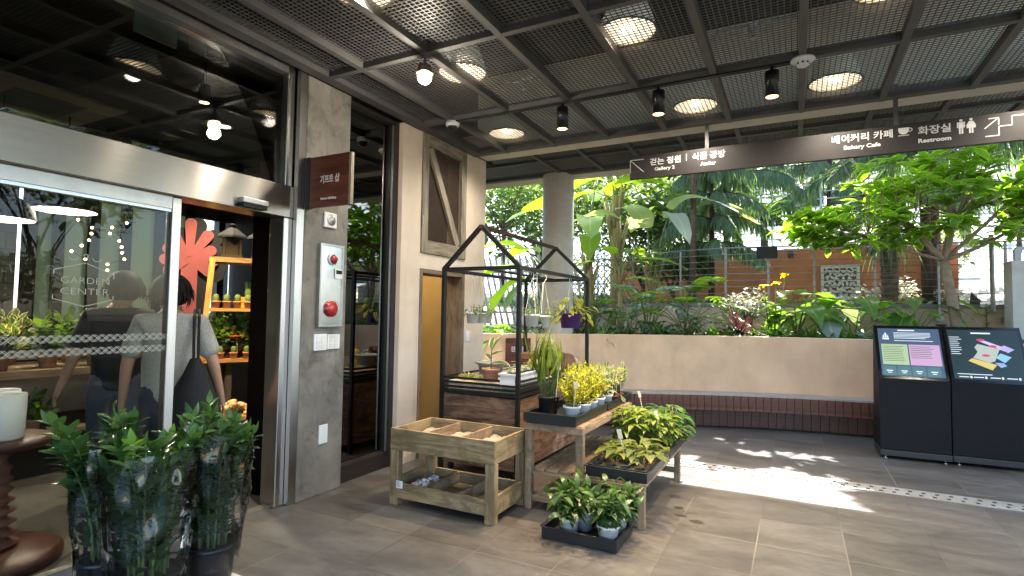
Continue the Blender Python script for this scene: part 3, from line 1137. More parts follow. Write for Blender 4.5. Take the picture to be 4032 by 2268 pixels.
def pot(parent, m, rt=.066, rb=.05, h=.12, lip=.012, soil=True, n=20):
    mb = MB()
    mb.lathe([(0, .002), (rb, .002), (rt - .006, h - lip * 1.3), (rt - .004, h - lip * 1.3), (rt, h - lip), (rt, h), (rt - .006, h), (rt - .01, h - .02), (0, h - .02)] if False else
             [(0, .002), (rb, .002), (rt - .006, h - lip * 1.5), (rt, h - lip * 1.4), (rt + .001, h), (rt - .006, h), (rt - .010, h - .018)], n=n)
    o = mb.build('pot', m, parent, True)
    if soil:
        s = MB()
        s.lathe([(rt - .009, h - .017), (rt * .6, h - .010), (.0005, h - .006)], n=n, jit=.03)
        s.build('soil', M_soil, parent, True)
    return o


def tagstick(parent, p, h=.14, w=.035, lean=.02):
    mb = MB()
    mb.bar(p, (p[0] + lean, p[1], p[2] + h), .006, .002, up=(0, 1, 0))
    mb.box(p[0] + lean - w / 2, p[1] - .002, p[2] + h - .002, p[0] + lean + w / 2, p[1], p[2] + h + w * 1.25)
    return mb.build('plant_tag', M_tag, parent)


def outward(az, el):
    return V((math.cos(az) * math.cos(el), math.sin(az) * math.cos(el), math.sin(el)))


def bush(mb, c, rx, rz, n, L, W, prof='oval', droop=.3, shell=.55, seg=3, el=(-.3, 1.1), fold=.15, zmin=None):
    """leaves spread through an ellipsoid crown, pointing outward"""
    for _ in range(n):
        az = rnd(0, 2 * PI)
        u_ = rnd(-1, 1)
        r_ = (shell + (1 - shell) * random.random() ** .5)
        q = math.sqrt(1 - u_ * u_)
        lump = 1 + .22 * math.sin(3 * az + c[0] * 9) * q
        p = V((c[0] + rx * r_ * q * math.cos(az) * lump, c[1] + rx * r_ * q * math.sin(az) * lump, c[2] + rz * r_ * u_))
        if zmin is not None and p.z < zmin:
            continue
        d = outward(az + rnd(-.7, .7), rnd(*el))
        k = rnd(.7, 1.2)
        mb.leaf(p, d, (rnd(-.3, .3), rnd(-.3, .3), 1), L * k, W * k, prof, droop, fold, seg)


def sprig(mb, p0, p1, n, L, W, prof='oval', droop=.25, seg=3, fold=.15, bow=.0, stem=None, sr=.003, start=.25, el=.5):
    """stem from p0 to p1 with n leaves set alternately along it"""
    p0, p1 = V(p0), V(p1)
    mid = (p0 + p1) / 2 + V((rnd(-1, 1), rnd(-1, 1), 0)) * bow
    pt = lambda t: p0 * (1 - t) ** 2 + mid * 2 * t * (1 - t) + p1 * t * t
    if stem:
        stem.tube([pt(i / 5) for i in range(6)], [sr * (1 - .6 * i / 5) for i in range(6)], 5)
    a = rnd(0, 6)
    for i in range(n):
        t = start + (1 - start) * (i + .5) / n
        a += 2.4
        d = (pt(min(1, t + .05)) - pt(t - .05)).normalized()
        o = outward(a, el * rnd(.4, 1.3))
        k = rnd(.75, 1.15)
        mb.leaf(pt(t), (o + d * .35), (0, 0, 1), L * k, W * k, prof, droop * rnd(.4, 1.6), fold, seg)
    mb.leaf(pt(1), (p1 - mid).normalized() + V((0, 0, .3)), (rnd(-1, 1), rnd(-1, 1), .4), L, W, prof, droop, fold, seg)


# ================================================================ WOODEN GRAVEL TABLE
gt = thing('gravel_table', 'two tier timber display table with three sand compartments', 'display table', (-2.307, 3.61, 0))
x0, x1, y0, y1 = -.455, .455, -.26, .26
for (lx, ly) in ((x0, y0), (x1 - .075, y0), (x0, y1 - .06), (x1 - .075, y1 - .06)):
    mb = MB(); mb.box(lx, ly + .002, 0, lx + .075, ly + .06, .408); mb.build('leg', M_pine, gt, bevel=.003)
mb = MB()
mb.box(x0, y0, .41, x1, y0 + .024, .57); mb.box(x0, y1 - .024, .41, x1, y1, .57)
mb.box(x0 + .0015, y0 + .025, .412, x0 + .024, y1 - .025, .568); mb.box(x1 - .024, y0 + .025, .412, x1 - .0015, y1 - .025, .568)
mb.box(x0 + .025, y0 + .025, .42, x1 - .025, y1 - .025, .44)
mb.build('top_tray', M_pine, gt, bevel=.002)
for (a, z_, zz_) in ((.30, .441, .562), (.60, .441, .562), (.30, .081, .165), (.60, .081, .165)):
    mb = MB(); mb.box(x0 + a, y0 + .03, z_, x0 + a + .018, y1 - .03, zz_); mb.build('divider', M_pine2, gt)
mb = MB()
mb.box(x0 + .076, y0 + .004, .055, x1 - .076, y0 + .028, .165); mb.box(x0 + .076, y1 - .028, .055, x1 - .076, y1 - .004, .165)
mb.box(x0 + .004, y0 + .062, .055, x0 + .028, y1 - .062, .19); mb.box(x1 - .028, y0 + .062, .055, x1 - .004, y1 - .062, .19)
mb.box(x0 + .03, y0 + .03, .06, x1 - .03, y1 - .03, .08)
mb.build('lower_tray', M_pine, gt, bevel=.002)
mb = MB()
for (a, b_) in ((x0 + .026, x0 + .299), (x0 + .319, x0 + .599), (x0 + .619, x1 - .026)):
    nx, ny = 10, 14
    hz = {}
    for i in range(nx + 1):
        for j in range(ny + 1):
            hz[i, j] = .48 + .022 * mnoise.noise((a * 7 + i * .45, j * .45, 3)) + .012 * j / ny + rnd(-.004, .004)
    for i in range(nx):
        for j in range(ny):
            q = [(i, j), (i + 1, j), (i + 1, j + 1), (i, j + 1)]
            mb.quad(*[(a + (b_ - a) * i_ / nx, y0 + .026 + (y1 - y0 - .052) * j_ / ny, hz[i_, j_]) for i_, j_ in q])
tag(mb.build('gravel', M_gravel, None, loc=(-2.307, 3.61, 0)), 'pale sand and fine gravel filling the three table compartments', 'gravel', kind='stuff')
mb = MB()
for _ in range(46):
    a, r_ = rnd(0, 6.3), rnd(0, .11)
    mb.ball((x0 + .17 + r_ * math.cos(a) * .9, rnd(-.12, .13), .095 + .045 * (1 - r_ / .11) + rnd(0, .015)), rnd(.012, .022), 7, 5, (1.2, 1, .75), .25)
tag(mb.build('pebbles', M_pebble, None, True, loc=(-2.307, 3.61, 0)), 'heap of white pebbles on the lower shelf of timber table', 'pebbles', kind='stuff')
mb = MB()
mb.box(x0 + .065, y0 - .003, .13, x0 + .125, y0 - .0005, .185)
pc = mb.build('price_card', mat('white_card', (.72, .74, .76), .6)); pc.location = (-2.307, 3.61, 0)
tag(pc, 'small white price card on the front of the lower timber tray', 'card')
mb = MB()
for k in range(5):
    mb.box(x0 + .07, y0 - .0045, .178 - .008 * k - .003, x0 + .07 + (.03 if k == 0 else rnd(.02, .04)), y0 - .0035, .178 - .008 * k)
mb.build('print', mat('grey_print', (.2, .22, .26), .7), pc)

# ================================================================ STEPPED STAND
st = thing('plant_stand', 'two level stepped timber plant stand holding black trays', 'plant stand', (-1.37, 4.44, 0))
sx = lambda x: x + 1.37
sy = lambda y: y - 4.44


def sbx(mb, a, b_, c, d, e, f):
    mb.box(sx(a), sy(b_), c, sx(d), sy(e), f)


for (a, b_) in ((-1.83, 3.78), (-1.83, 5.05), (-1.425, 3.782), (-1.425, 5.05)):
    mb = MB(); sbx(mb, a, b_, 0 if a < -1.5 else .302, a + .055, b_ + .055, .584); mb.build('leg', M_pine2, st, bevel=.003)
for (a, b_) in ((-.975, 3.785), (-.975, 5.05), (-1.40, 5.05)):
    mb = MB(); sbx(mb, a, b_, 0, a + .05, b_ + .05, .256); mb.build('leg', M_pine2, st, bevel=.003)
mb = MB()
sbx(mb, -1.832, 3.776, .585, -1.368, 3.83, .637); sbx(mb, -1.832, 5.06, .585, -1.368, 5.112, .637)
sbx(mb, -1.83, 3.831, .587, -1.785, 5.059, .635); sbx(mb, -1.413, 3.831, .587, -1.37, 5.059, .635)
for k in range(4):
    sbx(mb, -1.828 + k * .116, 3.79, .6375, -1.828 + k * .116 + .105, 5.1, .645)
mb.build('upper_shelf', M_pine2, st, bevel=.002)
mb = MB()
for k in range(8):
    sbx(mb, -1.776 + k * .109, 3.80, .285, -1.776 + k * .109 + .098, 5.1, .302)
sbx(mb, -1.774, 3.79, .258, -.925, 3.835, .284); sbx(mb, -1.774, 5.06, .258, -.925, 5.104, .284)
mb.build('lower_shelf', M_pine2, st, bevel=.002)
mb = MB()
sbx(mb, -1.774, 3.8, .06, -1.40, 3.845, .10); sbx(mb, -1.35, 5.055, .07, -.976, 5.09, .11); sbx(mb, -1.825, 3.84, .06, -1.79, 5.05, .10)
for k in range(3):
    sbx(mb, -1.77 + k * .125, 3.85, .101, -1.77 + k * .125 + .11, 5.0, .115)
mb.build('stretcher', M_pine2, st)


def tray_mesh(lx, ly, h):
    mb = MB()
    t = .012
    mb.box(-lx / 2 + .004, -ly / 2 + .004, 0, lx / 2 - .004, ly / 2 - .004, .006)
    for s in (-1, 1):
        mb.box(-lx / 2, s * ly / 2 - (t if s > 0 else 0), .004, lx / 2, s * ly / 2 + (0 if s > 0 else t), h)
        mb.box(s * lx / 2 - (t if s > 0 else 0), -ly / 2 + t + .0005, .004, s * lx / 2 + (0 if s > 0 else t), ly / 2 - t - .0005, h - .001)
        mb.box(-lx / 2 - .008, s * ly / 2 - .006 + s * .006, h + .0005, lx / 2 + .008, s * ly / 2 + .006 + s * .006, h + .006)
        mb.box(s * lx / 2 - .006 + s * .006, -ly / 2 - .001 + .001, h + .001, s * lx / 2 + .006 + s * .006, ly / 2, h + .0055)
    return mb


def tray(lx, ly, h, loc, lab, name='plant_tray', rz=0):
    o = tray_mesh(lx, ly, h).build(name, M_plasblk, bevel=.0015)
    o.location = loc
    o.rotation_euler = (0, 0, rz)
    return tag(o, lab, 'tray', 'black plastic plant trays')


tray(.42, .74, .07, (-1.625, 4.13, .6455), 'long black tray on the upper shelf, front one under the palm seedling pot')
tray(.42, .74, .07, (-1.625, 4.895, .6455), 'long black tray on the upper shelf, rear one under the brown pots')
tray(.44, .76, .07, (-1.135, 4.19, .3025), 'black tray on the lower shelf, front one below the plug tray')
tray(.44, .76, .07, (-1.135, 4.975, .3025), 'black tray on the lower shelf, rear one under glossy plants')
tray(.50, .37, .075, (-1.235, 3.52, 0), 'black tray on the floor holding four white pots')

# plug tray
mb = MB()
nx, ny, cs = 4, 7, .104
for i in range(nx):
    for j in range(ny):
        cx_, cy_ = (-nx / 2 + i + .5) * cs, (-ny / 2 + j + .5) * cs
        k = 16
        rr = .038
        for q in range(k):
            a, b_ = 2 * PI * q / k + PI / 4, 2 * PI * (q + 1) / k + PI / 4
            def sqp(t):
                m_ = max(abs(math.cos(t)), abs(math.sin(t)))
                return (cx_ + cs / 2 * math.cos(t) / m_, cy_ + cs / 2 * math.sin(t) / m_, .07)
            mb.quad(sqp(a), sqp(b_), (cx_ + rr * math.cos(b_), cy_ + rr * math.sin(b_), .068), (cx_ + rr * math.cos(a), cy_ + rr * math.sin(a), .068))
        mb.lathe([(rr, .068), (.027, .004), (0.0005, .004)], (cx_, cy_, 0), 16)
for s in (-1, 1):
    mb.box(-nx * cs / 2, s * ny * cs / 2 - .002, .045, nx * cs / 2, s * ny * cs / 2 + .002, .0705)
    mb.box(s * nx * cs / 2 - .002, -ny * cs / 2, .045, s * nx * cs / 2 + .002, ny * cs / 2, .0704)
o = mb.build('plug_tray', M_plasblk); o.location = (-1.135, 4.19, .312)
tag(o, 'black plug tray with round empty holes at the front of lower shelf', 'tray')

# ---- seedlings in the plug tray
def seedling(n=7, h=.16, m=None):
    t = thing('potted_seedling', '', 'seedling')
    pot(t, M_redpot, .036, .026, .06, .008, n=14)
    mb, s = MB(), MB()
    for _ in range(n):
        a, e = rnd(0, 6.3), rnd(.5, 1.35)
        d = outward(a, e)
        L = rnd(.6, 1.1) * h
        p0 = V((0, 0, .05))
        p1 = p0 + d * L * .6
        s.tube([p0, p0 + d * L * .3, p1], .0028, 5)
        mb.leaf(p1, outward(a, e * .5), (0, 0, 1), L * .75, L * .36, random.choice(('oval', 'lance')), .5, .2, 5)
    mb.build('foliage', m or leafmat('seedling_leaf', (.05, .09, .018), (.17, .18, .035), trans=.35, vein=(.20, .22, .08)), t, True)
    s.build('stems', L_stem, t, True)
    return t


SEED = [seedling(7, .15), seedling(6, .13), seedling(8, .19)]
spots = [(0, 2), (1, 1), (1, 2), (2, 2), (3, 1), (3, 2), (0, 3), (1, 3), (2, 3), (3, 3), (0, 4), (2, 4), (3, 4), (1, 5)]
colw = ['column nearest upper shelf', 'second column from upper shelf', 'second column from open edge', 'column at open edge']
roww = ['front', 'second', 'third', 'fourth', 'fifth', 'sixth']
for k, (i, j) in enumerate(spots):
    src = SEED[k % 3]
    loc = (-1.135 + (i - 1.5) * cs, 4.19 + (j - 3) * cs, .3215)
    lab = 'seedling in brown pot, %s row of plug tray, %s' % (roww[j], colw[i])
    if k < 3:
        src.location = loc; src.rotation_euler = (0, 0, rnd(0, 6)); src['label'] = lab; src['group'] = 'seedlings in the plug tray'
    else:
        dup(src, lab, loc, rnd(0, 6))
o = thing('name_tag', 'cream plant tag on a stick among the plug tray seedlings', 'tag', (-1.16, 4.12, .40), 0, 'plant name tags')
mb = MB(); mb.bar((0, 0, 0), (-.03, .0, .13), .007, .002, up=(0, 1, 0)); mb.build('stick', M_tag, o)
mb = MB(); mb.bar((-.027, 0, .12), (-.045, 0, .19), .034, .002, up=(0, 1, 0)); mb.build('card', M_tag, o)
dup(o, 'cream plant tag standing between the lime plants', (-1.00, 4.60, .52), .3, scale=.8)
dup(o, 'cream plant tag at the back of the lower shelf beside upper shelf', (-1.24, 4.98, .62), -.3, scale=.8)


# ---- bushy plants in pots
def potted(name, label, cat, loc, pm, pr, lm, fol, stems=None, group=None, tagh=None, rz=0):
    t = thing(name, label, cat, loc, rz, group)
    pot(t, pm, *pr)
    mb, s = MB(), MB()
    fol(mb, s)
    mb.build('foliage', lm, t, True)
    if s.v:
        s.build('stems', stems or L_stem, t, True)
    if tagh:
        tagstick(t, (tagh[0], tagh[1], pr[2] - .03), tagh[2])
    return t


def eu(mb, s):
    for _ in range(38):
        a, r_ = rnd(0, 6.3), rnd(.0, .13)
        top = V((r_ * math.cos(a) * 1.05, r_ * math.sin(a) * 1.05, .12 + rnd(.08, .27) * (1 - r_ * 1.6)))
        sprig(mb, (r_ * .3 * math.cos(a), r_ * .3 * math.sin(a), .10), top, 11, .036, .019, 'oval', .2, 2, .2, .02, s, .0022, .2)


WP = (.066, .052, .12, .012)
upz = .653
e1 = potted('potted_euonymus', 'yellow euonymus in white pot beside the palm seedlings, nearest the viewer', 'potted plant', (-1.50, 3.90, upz), M_plaswht, WP, L_eu, eu, L_wood, 'yellow euonymus in white pots', (.03, -.05, .17))
e2 = potted('potted_euonymus', 'yellow euonymus in white pot, second along the tray edge', 'potted plant', (-1.475, 4.06, upz), M_plaswht, WP, L_eu, eu, L_wood, 'yellow euonymus in white pots')
for (x, y, lab) in ((-1.475, 4.225, 'yellow euonymus in white pot, third along the tray edge'), (-1.475, 4.42, 'yellow euonymus in white pot, fourth along the tray edge'), (-1.63, 4.25, 'yellow euonymus behind the black pot, in the inner row'), (-1.64, 4.42, 'yellow euonymus in the inner row behind the third white pot'), (-1.64, 4.585, 'yellow euonymus in the inner row, farthest from the viewer')):
    dup(random.choice((e1, e2)) if False else e2, lab, (x, y, upz), rnd(0, 6))


def schef(mb, s):
    for _ in range(12):
        a, r_ = rnd(0, 6.3), rnd(.03, .12)
        top = V((r_ * math.cos(a), r_ * math.sin(a), rnd(.26, .40) - r_))
        s.tube([(0, 0, .09), top * .5 + V((0, 0, .05)), top], .0028, 5)
        for k in range(7):
            b_ = a + k * 2 * PI / 7
            mb.leaf(top, outward(b_, rnd(-.2, .25)), (0, 0, 1), rnd(.06, .085), .03, 'obov', .3, .15, 3)


def leggy(mb, s):
    for _ in range(9):
        a, r_ = rnd(0, 6.3), rnd(.01, .05)
        s.tube([(r_ * math.cos(a), r_ * math.sin(a), .08), (r_ * 1.3 * math.cos(a), r_ * 1.3 * math.sin(a), .24)], .004, 5)
    for _ in range(14):
        a, r_ = rnd(0, 6.3), rnd(.03, .13)
        top = V((r_ * math.cos(a), r_ * math.sin(a), rnd(.24, .36) - r_ * .4))
        sprig(mb, top * .6, top, 4, .06, .03, 'oval', .35, 3, .15, .01, s, .002, .3)


v1 = potted('potted_schefflera', 'pale green schefflera in white pot near the far end of upper tray', 'potted plant', (-1.475, 4.63, upz), M_plaswht, WP, L_schef, schef, None, 'schefflera pots')
dup(v1, 'pale green schefflera in white pot in the inner row by the cart', (-1.66, 4.76, upz), 2.)
l1 = potted('potted_shrub', 'bushy white flecked shrub in brown pot at far end of tray edge', 'potted plant', (-1.47, 4.82, upz), M_redpot, (.062, .05, .09, .01), L_schef, leggy, L_wood, 'shrubs in brown pots')
dup(l1, 'bushy white flecked shrub in brown pot, last one at the tray corner', (-1.47, 4.97, upz), 2.2)
dup(l1, 'bushy white flecked shrub in brown pot in the inner rear corner', (-1.64, 4.94, upz), 4.)


def seedpalm(mb, s):
    for _ in range(24):
        a, r_ = rnd(0, 6.3), rnd(0, .05)
        b_ = V((r_ * math.cos(a), r_ * math.sin(a), .14))
        h = rnd(.14, .26)
        sp_ = rnd(.02, .06)
        top = b_ + V((math.cos(a) * sp_, math.sin(a) * sp_, h))
        s.tube([b_, (b_ + top) / 2, top], .0034, 5)
        for k in range(3):
            a2 = a + rnd(-1.0, 1.0)
            mb.leaf(top - V((0, 0, .03 * k)), outward(a2, rnd(.85, 1.4)), (math.cos(a2), math.sin(a2), .2), rnd(.22, .36), rnd(.018, .034), 'lance', rnd(.2, 1.1), .25, 6)


potted('potted_palm_seedlings', 'tall grassy palm seedlings in a black pot at front of upper tray', 'potted plant', (-1.735, 4.0, upz), M_plasblk, (.088, .066, .165, .014), L_grass, seedpalm, None, None, (.075, -.03, .24))


def umbrella(mb, s):
    top = V((.02, 0, .36))
    s.tube([(0, 0, .1), (.01, .01, .22), top], .004, 5)
    for (z, n, L) in ((.36, 8, .10), (.28, 6, .09), (.23, 5, .08)):
        a0 = rnd(0, 6)
        for k in range(n):
            mb.leaf((.02, 0, z), outward(a0 + k * 2 * PI / n, rnd(-.1, .4)), (0, 0, 1), L, .03, 'oval', .25, .12, 3)


potted('potted_umbrella_plant', 'dark umbrella shaped plant rising behind the yellow euonymus', 'potted plant', (-1.74, 4.60, upz), M_redpot, (.055, .042, .10, .01), L_dk, umbrella)


# lower shelf, rear: lime and dark plants
def lime(mb, s):
    for _ in range(34):
        a, r_ = rnd(0, 6.3), rnd(.02, .14)
        top = V((r_ * math.cos(a), r_ * math.sin(a), rnd(.12, .36) - r_ * .6))
        s.tube([(0, 0, .08), top * .55, top], .0025, 5)
        for k in range(2):
            mb.leaf(top, outward(a + rnd(-1, 1), rnd(-.2, .4)), (0, 0, 1), rnd(.07, .105), rnd(.05, .07), 'heart', .4, .12, 4)


def glossy(mb, s):
    for _ in range(36):
        a, r_ = rnd(0, 6.3), rnd(.03, .16)
        top = V((r_ * math.cos(a), r_ * math.sin(a), rnd(.12, .36) - r_ * .5))
        s.tube([(0, 0, .08), top * .55, top], .0028, 5)
        mb.leaf(top, outward(a + rnd(-.5, .5), rnd(-.1, .6)), (0, 0, 1), rnd(.10, .15), rnd(.06, .085), 'oval', .45, .15, 5)


loz = .31
q1 = potted('potted_lime_plant', 'lime green leafy plant behind the plug tray, by the open edge', 'potted plant', (-1.06, 4.66, loz), M_plasblk, (.055, .042, .09, .01), L_lime, lime, None, 'lime green plants on the lower shelf')
for (x, y, lab) in ((-1.22, 4.60, 'lime green leafy plant directly behind the seedling name tag'), (-1.28, 4.75, 'lime green leafy plant under the edge of the upper shelf'), (-1.13, 4.80, 'lime green leafy plant in front of the dark glossy plants'), (-1.00, 4.78, 'lime green leafy plant hanging over the open edge of the shelf'), (-1.12, 4.64, 'lime green leafy plant in the centre of the lower shelf')):
    dup(q1, lab, (x, y, loz), rnd(0, 6), scale=rnd(.95, 1.15))
q2 = potted('potted_glossy_plant', 'dark glossy plant at the open rear corner of the lower shelf', 'potted plant', (-1.02, 4.96, loz), M_plasblk, (.06, .046, .10, .01), leafmat('glossy_leaf', (.03, .09, .02), (.10, .20, .04), trans=.3, rough=.3), glossy, None, 'dark glossy plants on the lower shelf')
for (x, y, lab) in ((-1.04, 5.16, 'dark glossy plant overhanging the rear end of the lower tray'), (-1.21, 5.04, 'dark glossy plant in the middle rear of the lower tray'), (-1.26, 5.22, 'dark glossy plant farthest back beside the upper shelf legs'), (-1.27, 4.92, 'dark glossy plant between lime plants and the upper shelf')):
    dup(q2, lab, (x, y, loz), rnd(0, 6), scale=rnd(.9, 1.1))
t = thing('pale_shoot', 'thin shoot with two pale variegated leaves above the lime plants', 'seedling', (-1.33, 4.86, .40))
mb, s = MB(), MB(); s.tube([(0, 0, 0), (.0, 0, .15), (-.03, 0, .28)], .003, 5); mb.leaf((-.03, 0, .28), (-.6, 0, .8), (0, -1, .3), .09, .03, 'lance', .2); mb.leaf((0, 0, .2), (-.9, 0, .5), (0, -1, .3), .08, .028, 'lance', .2)
mb.build('foliage', L_schef, t, True); s.build('stems', L_stem, t, True)


# floor tray: four white pots of dark glossy coffee-like plants
def coffee(mb, s):
    for _ in range(15):
        a, r_ = rnd(0, 6.3), rnd(.03, .15)
        top = V((r_ * math.cos(a), r_ * math.sin(a), .12 + rnd(.10, .25) - r_ * .35))
        sprig(mb, (0, 0, .11), top, 9, .085, .038, 'oval', .7, 4, .12, .03, s, .0028, .2, .2)


ftz = .0065
c1 = potted('potted_coffee_plant', 'dark glossy leaved plant in white pot, front left of floor tray', 'potted plant', (-1.335, 3.44, ftz), M_plaswht, (.068, .054, .125, .012), L_dk, coffee, None, 'white pots in the floor tray')
c2_ = potted('potted_coffee_plant', 'dark glossy leaved plant in white pot, front right with bare rim', 'potted plant', (-1.065, 3.42, ftz), M_plaswht, (.072, .056, .13, .012), L_dk, coffee, None, 'white pots in the floor tray', (0, -.04, .02))
dup(c1, 'dark glossy leaved plant in white pot, rear left of floor tray', (-1.29, 3.60, ftz), 2.)
dup(c1, 'dark glossy leaved plant in white pot, rear right of floor tray', (-1.06, 3.60, ftz), 4.2)
t = thing('empty_nursery_pot', 'stack of empty black nursery pots on the floor under the stand', 'pot', (-1.06, 4.16, 0))
for k in range(3):
    mb = MB(); mb.lathe([(0, .002), (.05, .002), (.07, .15), (.076, .15), (.076, .165), (.066, .165), (.048, .01)], (0, 0, .02 * k), 18); mb.build('pot', M_plasblk, t, True)

# ================================================================ HOUSE SHAPED CART
hc = thing('house_display_cart', 'black iron house shaped display frame on a planked wooden box', 'display cart', (-2.54, 5.16, 0))
hx0, hx1, hy0, hy1 = -.395, .395, -.88, .88
w = .036
posts = {}
for (a, b_) in ((hx0, hy0), (hx1, hy0), (hx0, hy1), (hx1, hy1)):
    mb = MB(); mb.box(a - w / 2, b_ - w / 2, .01, a + w / 2, b_ + w / 2, 1.88); mb.build('post', M_iron, hc, bevel=.002)
mb = MB()
for y in (hy0, hy1):
    mb.box(hx0 + w / 2, y - w / 2 + .001, 1.845, hx1 - w / 2, y + w / 2 - .001, 1.88)
for x in (hx0, hx1):
    mb.box(x - w / 2 + .001, hy0 + w / 2, 1.846, x + w / 2 - .001, hy1 - w / 2, 1.879)
mb.bar((0, hy0, 1.865), (0, hy1, 1.865), .022)
mb.build('top_rail', M_iron, hc)
for y in (hy0, hy1):
    for s in (-1, 1):
        mb = MB(); mb.bar((s * .395, y, 1.868), (0, y, 2.248), w, w * .98, up=(0, 1, 0)); mb.build('rafter', M_iron, hc)
mb = MB(); mb.bar((0, hy0 - w / 2, 2.245), (0, hy1 + w / 2, 2.245), w * .95); mb.build('ridge', mat('rusty_iron', (.055, .028, .018), .7, .2, var=.5, vs=20), hc)
mb = MB()
for z in (.722, .772, .812, .852):
    h = .03 if z == .722 else .02
    for y in (hy0, hy1):
        mb.box(hx0 + w / 2, y - .008, z, hx1 - w / 2, y + .008, z + h)
    for x in (hx0, hx1):
        mb.box(x - .008, hy0 + w / 2, z, x + .008, hy1 - w / 2, z + h)
mb.box(hx0 + .03, hy0 + .03, .74, hx1 - .03, hy1 - .03, .752)
mb.build('tray_frame', M_iron, hc)
mb = MB()
zz = .09
k = 0
while zz < .70:
    hh = min(.104, .712 - zz)
    for (a, b_, c, d) in ((hx0 + .02, hy0 + .0, hx1 - .02, hy0 + .016), (hx0 + .02, hy1 - .016, hx1 - .02, hy1)):
        mb.box(a, b_ + .001 * (k % 2), zz, c, d, zz + hh - .003)
    for (a, c) in ((hx0, hx0 + .016), (hx1 - .016, hx1)):
        mb.box(a + .001 * (k % 2), hy0 + .022, zz, c, hy1 - .022, zz + hh - .003)
    zz += .104
    k += 1
mb.build('planked_box', M_barn, hc)
mb = MB()
for x in (hx0 + .06, hx1 - .06):
    for y in (hy0 + .08, hy1 - .08):
        mb.lathe([(0.001, -.012), (.038, -.012), (.04, 0), (.038, .012), (.001, .012)], (0, 0, 0), 14)
        for q in range(len(mb.v) - 14 * 5, len(mb.v)):
            vx, vy, vz = mb.v[q]
            mb.v[q] = (x + vz, y + vx, .042 + vy)
mb.build('caster', M_plasblk, hc, True)
cz = .753
mb = MB()
mb.box(-2.9, 4.33, cz, -2.19, 5.98, cz + .075)
tag(mb.build('bedding', M_gravel), 'sand bed filling the tray of the house shaped cart', 'sand', kind='stuff')
mb = MB()
bush(mb, (-2.78, 4.5, .845), .11, .03, 260, .035, .014, 'oval', .2, .0, 2, (.2, 1.4))
bush(mb, (-2.62, 4.42, .843), .09, .02, 130, .03, .012, 'oval', .2, .0, 2, (.2, 1.4))
tag(mb.build('succulents', leafmat('succulent_leaf', (.16, .20, .07), (.34, .33, .15), trans=.15), None, True), 'low green and yellow succulents at the near left of the cart', 'succulents')
bz = .829
t = thing('grey_tub', 'grey plastic tub with a wide rim standing on the cart', 'tub', (-2.70, 4.78, bz))
mb = MB(); mb.lathe([(0, .002), (.105, .002), (.13, .13), (.155, .13), (.155, .15), (.125, .15), (.10, .02), (0, .02)], n=28); mb.build('tub', M_greypot, t, True)
mb = MB(); mb.lathe([(.12, .13), (0.001, .135)], n=20); mb.build('soil', M_soil, t)


def rubber(mb, s):
    s.tube([(0, 0, .08), (.005, 0, .2), (0, .01, .33)], [.008, .006, .004], 6)
    for (z, a, e, L) in ((.16, 0.2, .3, .17), (.2, 2.6, .6, .13), (.26, -.3, 1.15, .2), (.3, 1.9, 1.2, .14), (.18, 4.2, .2, .12), (.24, .5, .55, .15)):
        mb.leaf((0, 0, z), outward(a, e), (0, -.4, .9), L, L * .42, 'oval', .25, .15, 6)


potted('potted_rubber_plant', 'cream edged rubber plant in a terracotta pot beside the grey tub', 'potted plant', (-2.52, 4.46, bz), M_terracotta, (.082, .066, .12, .014), L_var, rubber, L_wood)
t = thing('window_box', 'long white window box along the near right edge of cart', 'window box', (-2.245, 4.58, bz))
mb = MB()
for (a, b_, c, d) in ((-.075, -.31, -.063, .31), (.063, -.31, .075, .31), (-.063, -.31, .063, -.298), (-.063, .298, .063, .31)):
    mb.box(a, b_, .002, c, d, .1)
mb.box(-.063, -.298, .004, .063, .298, .02)
for (a, b_, c, d) in ((-.086, -.32, -.0755, .32), (.0755, -.32, .086, .32), (-.075, -.32, .075, -.3105), (-.075, .3105, .075, .32)):
    mb.box(a, b_, .084, c, d, .102)
mb.build('box', M_plaswht, t, bevel=.002)
mb = MB(); mb.box(-.062, -.297, .02, .062, .297, .085); mb.build('soil', M_soil, t)
mb, s = MB(), MB()
for (x, y) in ((-.02, -.2), (.02, -.08), (-.01, .06), (.02, .2)):
    for _ in range(8):
        a, e = rnd(0, 6.3), rnd(.5, 1.3)
        p1 = V((x, y, .09)) + outward(a, e) * rnd(.05, .1)
        s.tube([(x, y, .08), p1], .003, 5)
        mb.leaf(p1, outward(a, e * .5), (0, 0, 1), rnd(.06, .1), rnd(.03, .05), 'oval', .4, .15, 4)
mb.build('foliage', L_schef, t, True); s.build('stems', L_stem, t, True)
t = thing('yellow_ornament', 'small rounded yellow ornament standing in the cart beside the post', 'ornament', (-2.33, 4.98, bz))
M_yel = mat('yellow_glaze', (.62, .46, .03), .35, var=.1)
mb = MB(); mb.lathe([(0, 0), (.045, 0), (.06, .03), (.055, .05), (.02, .06), (.03, .075), (.055, .10), (.055, .15), (.035, .18), (0, .19)], n=18); mb.build('ornament', M_yel, t, True)
mb = MB(); mb.box(-2.62, 5.35, bz, -2.28, 5.62, bz + .14)
tag(mb.build('clay_block', mat('red_clay_block', (.30, .12, .06), .85, var=.25, vs=8, bump=.4), bevel=.01), 'reddish clay block near the back of the cart', 'block')
mb = MB(); mb.box(-2.66, 5.30, bz + .142, -2.26, 5.66, bz + .21)
tag(mb.build('clay_slab', mat('brown_clay_slab', (.20, .09, .05), .85, var=.3, vs=8, bump=.4), bevel=.01), 'flat brown slab lying on top of the clay block', 'slab')
t = thing('brown_jar', 'glossy dark brown round jar in the middle of the cart', 'jar', (-2.33, 5.22, bz))
